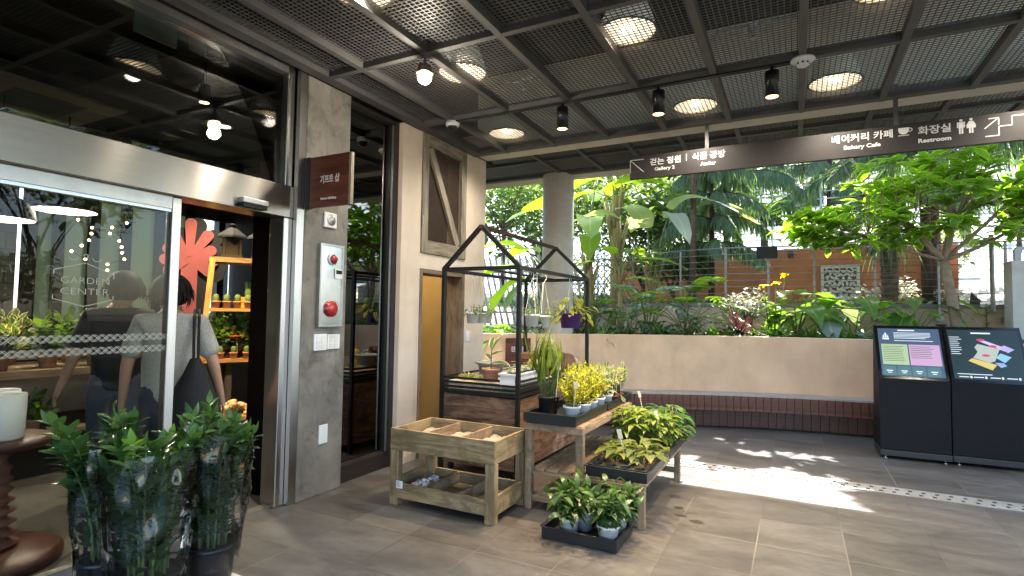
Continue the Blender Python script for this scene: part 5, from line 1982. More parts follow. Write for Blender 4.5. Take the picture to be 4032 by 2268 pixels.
mb = MB(); mb.box(-8.75, 3.4, 2.953, -8.66, 6.19, 3.41); mb.box(-8.75, 3.4, 0, -8.66, 6.19, .896); P(mb, 'spandrel', M_shopwall, wwl)

# ceiling cassette, exit plate
t = thing('air_conditioner', 'square ceiling air conditioner inside the dark shop', 'air conditioner', (-5.78, 2.24, 3.24))
mb = MB(); mb.box(-.47, -.47, -.03, .47, .47, .0); mb.build('panel', mat('cassette_beige', (.22, .19, .15), .5), t, bevel=.01)
mb = MB(); mb.box(-.25, -.25, -.036, .25, .25, -.0305); mb.build('grille', M_dark, t)
t = thing('hanging_plate', 'blank pale rectangular plate high behind the upper shop glass', 'plate', (-3.56, 1.95, 3.14))
mb = MB(); mb.box(-.01, -.13, 0, .01, .13, .19); mb.build('plate', mat('pale_plate', (.52, .55, .57), .5), t)
mb = MB(); mb.tube([(0, -.1, .19), (0, -.1, .27)], .004, 5); mb.tube([(0, .1, .19), (0, .1, .27)], .004, 5); mb.build('rod', M_dark, t)
t = thing('recessed_spot', 'single bright round spot on the shop ceiling', 'ceiling light', (-4.92, 3.37, 3.24))
mb = MB(); mb.lathe([(.07, .0), (.075, -.012), (.06, -.012), (.055, -.002), (.0005, -.002)], n=20); mb.build('trim', M_plaswht, t, True)
mb = MB(); mb.lathe([(.05, -.004), (.0005, -.004)], n=16); mb.build('lens', emat('spot_white', (1, .93, .8), 8), t)
light('recessed_light', 'SPOT', (0, 0, -.03), 60, (1, .85, .6), t, .04, 95, .6)


def pendant(x, y, z, label, e=7):
    t = thing('pendant_lamp', label, 'pendant lamp', (x, y, z), 0, 'black dome pendant lamps in the shop')
    mb = MB(); mb.lathe([(.24, 0), (.245, .01), (.23, .09), (.17, .17), (.08, .215), (.05, .25), (.045, .32), (.0005, .33)], n=28); mb.build('shade', M_black, t, True)
    mb = MB(); mb.lathe([(.236, .002), (.222, .088), (.162, .164), (.07, .205), (.0005, .21)], n=28); mb.build('shade_lining', M_refl, t, True)
    mb = MB(); mb.tube([(0, 0, .33), (0, 0, 3.42 - z)], .006, 6); mb.build('cord', M_black, t)
    mb = MB(); mb.ball((0, 0, .11), .04, 12, 8); mb.build('bulb', emat('pendant_bulb', (1, .82, .55), 1.5), t, True)
    light('pendant_light', 'POINT', (0, 0, .04), e, WARM, t, .04)


pendant(-5.91, 2.53, 2.33, 'black dome pendant lamp above the lettering on the door')
pendant(-5.80, 2.02, 2.17, 'black dome pendant lamp cut by the left picture edge')
for (x, y, z, lb) in ((-6.4, 2.88, 1.95, 'left string of small warm bulbs glowing before frosted panes'), (-6.4, 3.22, 1.85, 'right string of small warm bulbs glowing before frosted panes')):
    t = thing('light_string', lb, 'string lights', (x, y, z), 0, 'strings of warm bulbs')
    mb, s = MB(), MB()
    pts = []
    for k in range(9):
        p = (rnd(-.05, .05), rnd(-.10, .10), k * .065)
        pts.append(p)
        mb.ball(p, .013, 8, 6)
    mb.build('bulbs', emat('tiny_bulb', (1, .70, .36), 5), t, True)
    s.tube(pts + [(0, 0, 1.4)], .003, 5); s.build('wire', M_black, t)

# plant tables
M_shelfwood = wood('shop_shelf_wood', (.22, .11, .035), (.42, .25, .09), .55)
t = thing('plant_table', 'long dark wooden table crowded with plants behind the glass', 'table', (-6.2, 2.3, 0))
mb = MB(); mb.box(-.5, -1.9, .86, .5, 1.9, .92); mb.build('tabletop', M_doorwood, t)
for (a, b_) in ((-.45, -1.85), (.37, -1.85), (-.45, 1.77), (.37, 1.77)):
    mb = MB(); mb.box(a, b_, 0, a + .08, b_ + .08, .858); mb.build('leg', M_doorwood, t)
mb = MB(); mb.box(-.48, -1.84, .35, .48, 1.84, .39); mb.build('lower_shelf', M_doorwood, t)


def shopbush(mb, s):
    for _ in range(22):
        a, r_ = rnd(0, 6.3), rnd(.02, .16)
        top = V((r_ * math.cos(a), r_ * math.sin(a), rnd(.2, .42) - r_ * .3))
        sprig(mb, (0, 0, .1), top, 6, .10, .055, 'oval', .4, 3, .15, .02, s, .003, .3)


sb = potted('shop_plant', 'leafy pot plant on the shop table, nearest the door lettering', 'potted plant', (-5.85, 1.35, .922), M_terracotta, (.075, .055, .12, .012), L_mid, shopbush, None, 'leafy plants on the shop table')
sv = potted('shop_plant', 'pale variegated pot plant on the shop table behind the lettering', 'potted plant', (-5.85, 1.75, .922), M_terracotta, (.075, .055, .12, .012), L_var, shopbush, None, 'leafy plants on the shop table')
words = ['second', 'third', 'fourth', 'fifth', 'sixth', 'seventh', 'eighth']
for i, y in enumerate((2.1, 2.45, 2.8, 3.15, 3.55, 3.95)):
    dup(sb if i % 2 else sv, '%s pot plant on the shop table, %s from the lettering toward the shelf' % ('green' if i % 2 else 'variegated', words[i]), (-5.85 + rnd(-.05, .05), y, .922), rnd(0, 6), scale=rnd(.9, 1.15))
for i, y in enumerate((1.0, 1.45, 1.9, 2.35, 2.8, 3.25, 3.7)):
    dup(sb if i % 2 == 0 else sv, '%s pot plant in the rear row of the shop table, %s from the left' % ('green' if i % 2 == 0 else 'variegated', ['first'] .__getitem__(0) if i == 0 else words[i - 1]), (-6.35 + rnd(-.06, .06), y, .922), rnd(0, 6), scale=rnd(1., 1.3))
for i, y in enumerate((1.2, 1.75, 2.35, 2.9)):
    dup(sv if i % 2 else sb, 'pot plant on the lower shelf of the shop table, %s from the left' % (['first'] + words)[i], (-5.85, y, .392), rnd(0, 6), scale=.8)

# ladder shelf with lit cactus pots
RZ = R(57)
SHELF = (-4.69, 3.63)
ls = thing('ladder_shelf', 'warm lit wooden A frame shelf of small pots inside doorway', 'shelf', (SHELF[0], SHELF[1], 0), RZ)
zs = [(.47, .50, .22), (1.0, .455, .2), (1.47, .42, .17)]
for (z, hw, dp) in zs:
    mb = MB(); mb.box(-hw, -dp, z - .03, hw, dp, z); mb.build('shelf_board', M_shelfwood, ls)
for s_ in (-1, 1):
    for f in (-1, 1):
        mb = MB(); mb.bar((s_ * .535, f * .27, 0), (s_ * .40, f * .14, 1.93), .045, .04, up=(0, 1, 0)); mb.build('leg', M_shelfwood, ls)
mb = MB(); mb.box(-.43, -.16, 1.90, .43, .16, 1.945); mb.build('top_board', M_doorwood, ls)
mb = MB(); mb.box(-.03, .13, .02, .03, .16, 1.89); mb.build('back_post', M_shelfwood, ls)


def onshelf(x, y, z):
    c_, s_ = math.cos(RZ), math.sin(RZ)
    return (SHELF[0] + x * c_ - y * s_, SHELF[1] + x * s_ + y * c_, z)


M_cact = mat('cactus_green', (.07, .14, .05), .7, var=.3, vs=30)


def cactus(label, loc):
    t = thing('potted_cactus', label, 'cactus', loc, 0, 'small pots on the ladder shelf')
    pot(t, M_terracotta, .04, .03, .065, .01, n=14)
    mb = MB(); mb.lathe([(.018, .05), (.026, .07), (.027, .10), (.02, .125), (.0005, .132)], n=10, jit=.25); mb.build('cactus', M_cact, t, True)
    return t


ct = cactus('tiny cactus in clay pot on the middle shelf, leftmost', onshelf(-.36, -.1, 1.472))
for i, x in enumerate((-.27, -.18, -.09, .0)):
    dup(ct, 'tiny cactus in clay pot on the middle shelf, %s from the left' % words[i], onshelf(x, -.1 + rnd(-.02, .02), 1.472), rnd(0, 6))
t = thing('orange_planter', 'pale orange square planter with a tall cactus on the middle shelf', 'planter', onshelf(-.08, .07, 1.472), RZ)
mb = MB(); mb.box(-.07, -.05, 0, .07, .05, .11); mb.build('pot', mat('orange_pot', (.55, .24, .06), .6), t, bevel=.004)
mb = MB(); mb.lathe([(.025, .11), (.032, .16), (.03, .25), (.0005, .28)], n=10, jit=.2); mb.build('cactus', M_cact, t, True)
mini = potted('shelf_plant', 'leafy small plant on the lower lit shelf, leftmost', 'potted plant', onshelf(-.36, -.08, 1.002), M_redpot, (.05, .04, .07, .01), L_mid, lambda mb, s: shopbush(mb, s), None, 'leafy plants on the lit shelf')
mini.scale = (.75,) * 3
for i, x in enumerate((-.22, -.08, .08)):
    dup(mini, 'leafy small plant on the lower lit shelf, %s from the left' % words[i], onshelf(x, -.06 + .1 * (i % 2), 1.002), rnd(0, 6), scale=rnd(.65, .85))
for i, x in enumerate((-.30, -.15, .02)):
    dup(mini, 'leafy small plant in the rear row of the lit shelf, %s from the left' % (['first'] + words)[i], onshelf(x, .09, 1.002), rnd(0, 6), scale=rnd(.9, 1.1))
for i, x in enumerate((-.31, -.2, -.09, .03)):
    dup(ct, 'tiny cactus at front edge of the lit shelf, %s from the left' % (['first'] + words)[i], onshelf(x, -.155, 1.002), rnd(0, 6), scale=.9)
t = thing('red_flower_plant', 'bright red orange flower among the plants on lit shelf', 'flower', onshelf(-.17, -.16, 1.002))
mb = MB(); mb.tube([(0, 0, 0), (0, 0, .12), (-.03, 0, .2)], .004, 5); mb.build('stem', L_stem, t)
mb = MB()
for k in range(7):
    mb.leaf((-.03, 0, .2), outward(k * .9, .3), (0, 0, 1), .085, .05, 'heart', .2)
mb.build('petals', leafmat('red_petal', (.55, .05, .02), (.7, .12, .04), trans=.3), t, True)
t = thing('stone_pile', 'heap of pale stones and shells on the bottom lit shelf', 'stones', onshelf(-.2, -.05, .472), RZ)
mb = MB()
for _ in range(60):
    a, r_ = rnd(0, 6.3), rnd(0, .17)
    mb.ball((r_ * 1.3 * math.cos(a), r_ * .8 * math.sin(a), .02 + .12 * (1 - r_ / .17) * rnd(.5, 1)), rnd(.018, .034), 7, 5, (1.3, 1, .8), .3)
tag(mb.build('stones', mat('cream_stone', (.55, .47, .33), .8, var=.3), t, True), kind='stuff')
for x, lb in ((-.24, 'black lantern house on top of the ladder shelf, left one'), (.02, 'black lantern house on top of the ladder shelf, right one')):
    t = thing('black_lantern', lb, 'lantern', onshelf(x, 0, 1.947), RZ, 'black lanterns')
    mb = MB()
    for (a, b_) in ((-.08, -.08), (.06, -.08), (-.08, .06), (.06, .06)):
        mb.box(a, b_, .03, a + .02, b_ + .02, .2)
    mb.box(-.09, -.09, 0, .09, .09, .03); mb.box(-.055, -.055, .031, .055, .055, .18)
    mb.build('case', M_black, t)
    mb = MB(); mb.lathe([(.14, .2), (.13, .22), (.03, .3), (.03, .33), (.0005, .34)], n=4); mb.build('roof', M_black, t)
t = thing('shelf_spotlight', 'black spotlight above the ladder shelf inside the shop', 'spotlight', (-4.05, 2.60, 3.05))
mb = MB(); mb.lathe([(.0005, .14), (.04, .14), (.045, .0), (.035, .0), (.03, .03)], n=18); mb.tube([(0, 0, .14), (0, 0, .32)], .01, 6); mb.build('body', M_black, t, True)
mb = MB(); mb.lathe([(.033, .004), (.0005, .01)], n=16); mb.build('lens', emat('shelf_lens', (1, .7, .3), 8), t)
ll = light('shelf_beam', 'SPOT', (0, 0, -.02), 120, (1, .62, .22), t, .03, 42, .6)
ll.rotation_euler = (V((SHELF[0] - .12, SHELF[1] - .15, 1.0)) - V((-4.05, 2.6, 3.03))).to_track_quat('-Z', 'Y').to_euler()

# plain red leaf fan cut-out
t = thing('red_leaf_cutout', 'plain red fan of rounded leaves cut from board inside doorway', 'cutout', (-5.62, 3.52, 0), RZ)


def fan(mb, y0, y1, grow):
    for k in range(9):
        a = R(-35 + k * 250 / 8)
        L = (.36 if k in (3, 4, 5) else .27) + grow
        if k == 4:
            L = .43 + grow
        w_ = .055 + grow
        ring = []
        for i in range(15):
            q = i / 14 * PI
            ring.append((L - w_ + w_ * math.sin(q), w_ * math.cos(q)))
        ring = [(.03, w_ * .55)] + ring + [(.03, -w_ * .55)]
        pts = [(r_ * math.cos(a) - o_ * math.sin(a), 1.98 + r_ * math.sin(a) + o_ * math.cos(a)) for r_, o_ in ring]
        n_ = len(mb.v); m_ = len(pts)
        mb.v += [(x, y0 - .0004 * k, z) for x, z in pts] + [(x, y1, z) for x, z in pts]
        mb.f.append(tuple(n_ + i for i in range(m_))); mb.uv += [(0, 0)] * m_
        mb.f.append(tuple(n_ + m_ + i for i in reversed(range(m_)))); mb.uv += [(0, 0)] * m_
        for i in range(m_):
            j = (i + 1) % m_
            mb.f.append((n_ + i, n_ + m_ + i, n_ + m_ + j, n_ + j)); mb.uv += [(0, 0)] * 4
    mb.box(-.075 - grow, y0 + .001, 1.2, .075 + grow, y1 - .001, 2.02)


mb = MB(); fan(mb, 0, .02, 0); mb.build('front_board', mat('coral_red', (.27, .06, .052), .6, var=.08), t)
mb = MB(); fan(mb, .025, .05, .035); o = mb.build('dark_backing', M_black, t); o.location = (.06, 0, -.02)  # black enlarged offset copy stands for the shadow and thickness behind the fan
mb = MB(); mb.box(-.2, -.1, 0, .2, .12, 1.2); mb.build('stand', M_dark, t)
t = thing('counter', 'low dark counter below the plants at rear of shop', 'counter', (-7.6, 3.4, 0))
mb = MB(); mb.box(-.4, -1.2, 0, .4, 2.2, .9); mb.build('cabinet', M_shopwall, t); mb = MB(); mb.box(-.44, -1.24, .902, .44, 2.24, .95); mb.build('countertop', M_doorwood, t)

# round side table with white pots, inside the glass at left
rt = thing('side_table', 'small round dark red table with turned leg behind the glass', 'table', (-4.02, 1.44, 0))
M_redwood = wood('dark_red_wood', (.03, .007, .006), (.085, .02, .016), .35)
mb = MB(); mb.lathe([(.0005, .715), (.24, .715), (.265, .705), (.27, .685), (.255, .665), (.0005, .66)], n=40); mb.build('tabletop', M_redwood, rt, True)
prof = [(.05, .66), (.085, .62), (.06, .58)]
for k in range(8):
    z = .56 - k * .06
    prof += [(.075, z), (.092 + .006 * k, z - .02), (.075, z - .045)]
prof += [(.1, .09)]
mb = MB(); mb.lathe(prof, n=24); mb.build('leg', mat('turned_wood', (.13, .05, .038), .6, var=.2), rt, True)
mb = MB(); mb.lathe([(.09, .1), (.30, .085), (.335, .06), (.335, .02), (.32, .0)], n=40); mb.build('foot', M_redwood, rt, True)
for (x, y, lb) in ((-3.93, 1.45, 'white cylinder pot on the round red table, front one'), (-4.14, 1.50, 'white cylinder pot on the round red table, rear one')):
    t = thing('white_cylinder_pot', lb, 'pot', (x, y, .7155), 0, 'white pots on the round table')
    mb = MB(); mb.lathe([(0, 0), (.083, 0), (.09, .01), (.094, .245), (.09, .25), (.084, .245), (.08, .03), (0, .03)], n=32); mb.build('pot', mat('bright_white_glaze', (.85, .83, .82), .35, var=.04), t, True)

# ================================================================ PEOPLE
def skinmesh(name, verts, edges, m, parent, root_i=0, sub=2):
    me = bpy.data.meshes.new(name + '_base')
    me.from_pydata([v[0] for v in verts], edges, [])
    o = bpy.data.objects.new(name + '_base', me)
    COL.objects.link(o)
    md = o.modifiers.new('skin', 'SKIN')
    md.use_smooth_shade = True
    for i, v in enumerate(verts):
        r_ = v[1]
        me.skin_vertices[0].data[i].radius = r_ if isinstance(r_, tuple) else (r_, r_)
        me.skin_vertices[0].data[i].use_root = (i == root_i)
    ss = o.modifiers.new('sub', 'SUBSURF')
    ss.levels = sub
    ss.render_levels = sub
    bpy.context.view_layer.update()
    me2 = bpy.data.meshes.new_from_object(o.evaluated_get(bpy.context.evaluated_depsgraph_get()))
    bpy.data.objects.remove(o)
    me2.materials.clear()
    me2.materials.append(m)
    r = bpy.data.objects.new(name, me2)
    COL.objects.link(r)
    if parent:
        r.parent = parent
    return r


M_skin = mat('skin', (.42, .25, .17), .5, var=.08, vs=8)
M_hair = mat('black_hair', (.004, .0035, .0035), .7, var=.3, spec=.2, vs=40, scale=(1, 1, .2))


def person(label, loc, rz, h, shirt, trousers, pose, hair='short'):
    """faces +y; pose: elbow/wrist/knee/ankle points for each side, at 1.70 m body height"""
    k = h / 1.70
    t = thing('person', label, 'person', loc, rz)
    vs, es = [], []

    def add(p, r_, prev=None):
        vs.append((V(p) * k, tuple(x * k for x in r_) if isinstance(r_, tuple) else r_ * k))
        if prev is not None:
            es.append((prev, len(vs) - 1))
        return len(vs) - 1
    pel = add((0, 0, .95), (.145, .105))
    wa = add((0, 0, 1.10), (.125, .095), pel)
    ch = add((0, .0, 1.28), (.145, .105), wa)
    up_ = add((0, -.01, 1.40), (.11, .08), ch)
    nk = add((0, .0, 1.475), (.055, .055), up_)
    hx, hy = pose.get('head', (0, 0))
    jaw = add((hx * .5, .02 + hy * .5, 1.55), (.068, .078), nk)
    hd = add((hx, .005 + hy, 1.62), (.078, .095), jaw)
    add((hx, hy - .005, 1.68), (.055, .065), hd)
    add((hx, hy + .112, 1.575), .012, jaw)                          # nose
    add((hx - .085, hy, 1.595), (.008, .02), hd)
    add((hx + .085, hy, 1.595), (.008, .02), hd)
    for s_, side in ((-1, 'L'), (1, 'R')):
        sh_ = add((s_ * .165, -.01, 1.40), .06, up_)
        e, w_ = pose['elbow' + side], pose['wrist' + side]
        el_ = add(e, .042, sh_)
        wr = add(w_, .027, el_)
        d = (V(w_) - V(e)).normalized()
        pm = V(w_) + d * .06
        pa = add(pm, (.034, .018), wr)
        for f in range(4):
            b0 = pm + d * .035 + V((0, (f - 1.5) * .019, 0))
            c0 = b0 + d * (.035 + .006 * (1.5 - abs(f - 1.5))) - V((s_ * .006, 0, 0))
            c1 = c0 + d * .03 - V((s_ * .016, 0, 0))
            i0 = add(b0, .009, pa); i1 = add(c0, .0085, i0); add(c1, .007, i1)
        th = add(V(w_) + d * .04 + V((0, .035, 0)), .0105, pa); add(V(w_) + d * .075 + V((-s_ * .01, .05, 0)), .009, th)
        hp = add((s_ * .09, 0, .88), .088, pel)
        kn = add(pose['knee' + side], .058, hp)
        an = add(pose['ankle' + side], .038, kn)
        A = V(pose['ankle' + side])
        hl = add(A + V((0, -.03, -.045)), .034, an)
        add(A + V((0, .13, -.06)), (.04, .024), hl)
    skinmesh('body', vs, es, M_skin, t, 0, 2)
    # shirt: torso + short sleeves
    sv_, se_ = [], []

    def ad2(p, r_, prev=None):
        sv_.append((V(p) * k, tuple(x * k for x in r_) if isinstance(r_, tuple) else r_ * k))
        if prev is not None:
            se_.append((prev, len(sv_) - 1))
        return len(sv_) - 1
    a0_ = ad2((0, 0, .80), (.175, .135)); a0_ = ad2((0, 0, .92), (.18, .138), a0_); a1_ = ad2((0, 0, 1.08), (.185, .14), a0_); a2_ = ad2((0, -.005, 1.27), (.195, .142), a1_); a3_ = ad2((0, -.012, 1.40), (.135, .095), a2_); ad2((0, -.005, 1.455), (.07, .068), a3_)
    for s_, side in ((-1, 'L'), (1, 'R')):
        e = V(pose['elbow' + side]); sh_ = V((s_ * .17, -.01, 1.385))
        b_ = ad2(sh_, .085, a3_); ad2(sh_.lerp(e, .55), .077, b_); ad2(sh_.lerp(e, .9), .078, len(sv_) - 1)
    skinmesh('shirt', sv_, se_, shirt, t, 0, 2)
    sv_, se_ = [], []
    a0_ = ad2((0, 0, 1.04), (.15, .118)); a0_ = ad2((0, 0, .94), (.162, .125), a0_)
    for s_, side in ((-1, 'L'), (1, 'R')):
        b_ = ad2((s_ * .095, 0, .85), .11, a0_); kk = V(pose['knee' + side]); an = V(pose['ankle' + side])
        c_ = ad2(kk, .078, b_); ad2(kk.lerp(an, .9), .068, c_)
    skinmesh('trousers', sv_, se_, trousers, t, 0, 2)
    for side in 'LR':
        A = V(pose['ankle' + side]) * k
        mb = MB(); mb.ball((A.x, A.y + .05 * k, A.z - .045 * k), .055 * k, 12, 8, (.85, 2.4, .75)); mb.build('shoe', M_dark, t, True)
    mb = MB()
    mb.ball((hx * k, (hy - .018) * k, 1.622 * k), .132 * k, 26, 18, (.96, 1.04, .95), .02)
    out = [p for p in mb.v]
    mb.v = [(x, min(y, (hy + .055) * k + .3 * max(0, z - 1.66 * k)), max(z, 1.515 * k)) for x, y, z in out]
    for _ in range(420):
        az_, q = rnd(0, 2 * PI), rnd(-.25, 1)
        rr_ = math.sqrt(max(0, 1 - q * q))
        if math.sin(az_) > .55 and q < .35:
            continue
        nrm = V((.96 * rr_ * math.cos(az_), 1.04 * rr_ * math.sin(az_), .95 * q))
        p_ = V((hx * k, (hy - .018) * k, 1.622 * k)) + nrm * (.129 * k)
        dwn = (V((rnd(-.25, .25), rnd(-.25, .1), -1)) + nrm * .55)
        mb.leaf(p_, dwn, nrm, rnd(.06, .12) * k, .02 * k, 'blade', .35, .1, 3)
    mb.build('hair', M_hair, t, True)
    return t


face = math.atan2(.84, .54)
p1 = person('person in a black tee shirt seen from behind through the glass door', (-4.62, 2.37, 0), R(62), 1.70, mat('black_tee', (.008, .009, .012), .85, bump=.8, bs=9), mat('grey_jeans', (.06, .075, .10), .85), dict(
    head=(.02, .01), elbowL=(-.26, -.03, 1.11), wristL=(-.34, .04, .87), elbowR=(.25, -.04, 1.11), wristR=(.27, .02, .86),
    kneeL=(-.11, .12, .50), ankleL=(-.12, .10, .09), kneeR=(.10, -.02, .49), ankleR=(.10, -.14, .09)))
p2 = person('person in a pale grey tee shirt with black shoulder bag in doorway', (-3.86, 2.31, 0), R(58), 1.66, mat('pale_grey_tee', (.34, .335, .31), .9, var=.2, vs=90, bump=.8, bs=9), mat('navy_trousers', (.012, .016, .035), .85), dict(
    head=(-.01, .02), elbowL=(-.25, -.02, 1.11), wristL=(-.27, .04, .86), elbowR=(.27, -.02, 1.11), wristR=(.33, .05, .86),
    kneeL=(-.10, .04, .49), ankleL=(-.11, -.06, .09), kneeR=(.10, .02, .49), ankleR=(.10, .02, .09)))
sb_ = thing('shoulder_bag', 'black cloth shoulder bag hanging on the back of grey shirted person', 'bag', (-3.86, 2.31, 0), R(58))
mb = MB()
prof = [(.03, .04, 1.12), (.075, .06, 1.02), (.13, .08, .90), (.165, .09, .78), (.16, .085, .66), (.05, .03, .60)]
n0 = len(mb.v)
for (rx, ry, z) in prof:
    for i in range(16):
        a = 2 * PI * i / 16
        mb.v.append((.15 + rx * math.cos(a) * (1 + .06 * math.sin(3 * a + z * 20)), -.185 + ry * math.sin(a), z))
for j in range(len(prof) - 1):
    for i in range(16):
        i2 = (i + 1) % 16
        mb.f.append((n0 + j * 16 + i, n0 + j * 16 + i2, n0 + (j + 1) * 16 + i2, n0 + (j + 1) * 16 + i)); mb.uv += [(0, 0)] * 4
mb.f.append(tuple(n0 + (len(prof) - 1) * 16 + i for i in range(16))); mb.uv += [(0, 0)] * 16
mb.build('pouch', mat('black_cloth', (.008, .008, .010), .85, bump=.4, bs=80), sb_, True)
mb = MB()
for q in (-.014, .014):
    mb.tube([(.155 + q, -.17, 1.05), (.15 + q, -.16, 1.25), (.15 + q, -.11, 1.40), (.15 + q, -.0, 1.45), (.15 + q, .09, 1.40), (.16 + q, .12, 1.2)], .009, 6)
mb.build('strap', M_black, sb_)

# ================================================================ FOREGROUND ZZ PLANTS
L_zz = leafmat('zz_leaf', (.026, .085, .028), (.085, .18, .055), trans=.2, rough=.2)
L_zzn = leafmat('zz_new_leaf', (.09, .22, .02), (.16, .33, .04), trans=.4, rough=.25)
M_wrap = glassmat('cellophane', (.975, .98, .98), 1.0, .025, 1.5, base=.012)


def zz(label, loc, pr, nst, H, spread, sleeve, lean=(0, 0), newst=0):
    t = thing('wrapped_zz_plant', label, 'potted plant', loc, 0, 'zz plants wrapped in cellophane')
    pot(t, M_navy, *pr, n=32)
    h = pr[2]
    mb, nw, s = MB(), MB(), MB()
    for i in range(nst):
        a = i * 2.4 + rnd(-.3, .3)
        r0 = pr[0] * .55 * math.sqrt((i + .5) / nst)
        b_ = V((r0 * math.cos(a), r0 * math.sin(a), h - .02))
        Hs = H * rnd(.72, 1.05)
        sp_ = spread * rnd(.35, 1.0)
        top = b_ + V((math.cos(a) * sp_ + lean[0] * rnd(.3, 1), math.sin(a) * sp_ + lean[1] * rnd(.3, 1), Hs))
        mid = b_ + V((math.cos(a) * sp_ * .12, math.sin(a) * sp_ * .12, Hs * .62))
        pt = lambda q: b_ * (1 - q) ** 2 + mid * 2 * q * (1 - q) + top * q * q
        s.tube([pt(j / 8) for j in range(9)], [.0075 * (1 - .6 * j / 8) for j in range(9)], 6)
        new = i < newst
        tgt = nw if new else mb
        n_ = 18
        side0 = V((-math.sin(a + .6), math.cos(a + .6), 0))
        for j in range(n_):
            q = .06 + .94 * (j + .5) / n_
            if q < .3 and random.random() < .35:
                continue
            p = pt(q)
            d = (pt(min(1, q + .03)) - pt(q - .03)).normalized()
            sd_ = (side0 - d * side0.dot(d)).normalized()
            L = (.108 if not new else .085) * rnd(.85, 1.15) * (1 - .25 * max(0, q - .75) * 4 * .5)
            for sg_ in (-1, 1):
                dd = sd_ * sg_ * .85 + d * .75 + V((rnd(-.3, .3), rnd(-.3, .3), rnd(-.2, .25)))
                tgt.leaf(p, dd, V((rnd(-.2, .2), rnd(-.2, .2), 1)), L, L * .52, 'oval', rnd(.05, .35), .16, 5)
        tgt.leaf(pt(1), (pt(1) - pt(.95)), (rnd(-1, 1), rnd(-1, 1), .5), .08, .035, 'lance', .1, .2, 5)
    mb.build('foliage', L_zz, t, True)
    if nw.v:
        nw.build('new_foliage', L_zzn, t, True)
    s.build('stems', mat('zz_stem', (.09, .14, .05), .5, var=.3, vs=20), t, True)
    # cellophane sleeve: crumpled open cone
    mb = MB()
    nA, nZ = 72, 44
    ph = rnd(0, 9)
    rb_, rt_, zt = pr[0] + .004, sleeve[0], sleeve[1]
    for j in range(nZ + 1):
        f = j / nZ
        z = h * .45 + (zt - h * .45) * f
        for i in range(nA):
            a = 2 * PI * i / nA
            rr = rb_ + (rt_ - rb_) * min(1, f * 1.25) ** .8
            q1_ = mnoise.noise((math.cos(a) * 1.1 + z * 1.2 + ph, math.sin(a) * 1.1 - z * 2.5, ph))
            q2_ = mnoise.noise((math.cos(a) * 2.4 - z * 3 + ph, math.sin(a) * 2.4 + z * 4.5, ph + 5))
            q3_ = mnoise.noise((math.cos(a) * 5 + ph, math.sin(a) * 5 + z * 2, ph + 9))
            cr_ = .8 * (.35 - abs(q1_)) + .5 * (.3 - abs(q2_)) + .30 * q3_
            amp = .004 + .055 * min(1, f * 2.5)
            rr += cr_ * amp
            dz = .03 * mnoise.noise((math.cos(a) * 3, math.sin(a) * 3, ph)) * f
            mb.v.append((rr * math.cos(a), rr * math.sin(a), z + dz))
    for j in range(nZ):
        for i in range(nA):
            i2 = (i + 1) % nA
            mb.f.append((j * nA + i, j * nA + i2, (j + 1) * nA + i2, (j + 1) * nA + i)); mb.uv += [(0, 0), (1, 0), (1, 1), (0, 1)]
    mb.build('cellophane_sleeve', M_wrap, t, True)
    return t


zz('dark zz plant in cellophane, right one of the three by the door', (-2.745, 1.90, .032), (.125, .10, .20, .02), 17, .70, .14, (.165, .78), (.03, .0))
zz('zz plant with fresh lime shoots in cellophane, middle of the three', (-2.76, 1.59, 0), (.15, .12, .20, .02), 20, .70, .14, (.19, .78), (0, .02), 4)
zz('dark zz plant in cellophane, left one leaning over the table', (-3.08, 1.56, 0), (.115, .09, .22, .02), 14, .70, .17, (.135, .78), (-.08, -.03))
mb = MB(); mb.box(-3.0, 1.72, 0.001, -2.52, 2.02, .03)
tag(mb.build('white_board', M_white, bevel=.003), 'white board on the floor under the right zz plant', 'board')

# ================================================================ GARDEN PLANTS
def at(u, d, z=1.1):
    """plan position d metres along the view axis for a bearing given as picture column (of 2576)"""
    a = (u - 1288) / 1379.8 * d
    return (-.46 * d + .888 * a, .888 * d + .46 * a, z)


L_arau = leafmat('araucaria_needles', (.07, .125, .07), (.17, .235, .14), trans=.4, rough=.6, tcol=(1, 1.05, .6))
L_ban = leafmat('banana_leaf', (.11, .22, .03), (.24, .36, .06), trans=.5, rough=.35, vein=(.3, .4, .12))
L_ban2 = leafmat('pale_banana_leaf', (.20, .27, .18), (.32, .38, .30), trans=.4, rough=.3, vein=(.35, .42, .3))
L_ficus = leafmat('variegated_ficus_leaf', (.08, .18, .03), (.18, .30, .05), edge=(.52, .56, .10), edge_w=.68, trans=.52, rough=.3, tval=2.1, tcol=(1.1, 1.08, .5))
L_far = leafmat('far_foliage', (.065, .13, .045), (.16, .245, .085), trans=.32, rough=.6)
L_far2 = leafmat('far_grey_foliage', (.15, .21, .13), (.28, .34, .22), trans=.4, rough=.6)
L_split = leafmat('blue_green_split_leaf', (.06, .12, .07), (.14, .21, .14), trans=.3, rough=.22)
L_split2 = leafmat('green_split_leaf', (.05, .13, .02), (.14, .24, .04), trans=.4, rough=.3)
L_fern = leafmat('fern_leaf', (.06, .17, .025), (.16, .29, .05), trans=.45, rough=.5)
L_asp = leafmat('feathery_dark_leaf', (.018, .065, .025), (.05, .12, .045), trans=.25, rough=.6)
L_ti = leafmat('maroon_leaf', (.045, .012, .015), (.14, .05, .05), trans=.3, rough=.35, tcol=(1.3, .8, .7))
L_alo = leafmat('alocasia_leaf', (.06, .15, .03), (.13, .25, .05), trans=.45, rough=.3, vein=(.22, .32, .12))
L_alob = leafmat('silvery_alocasia_leaf', (.13, .19, .16), (.19, .26, .22), trans=.3, rough=.22, vein=(.3, .36, .3))
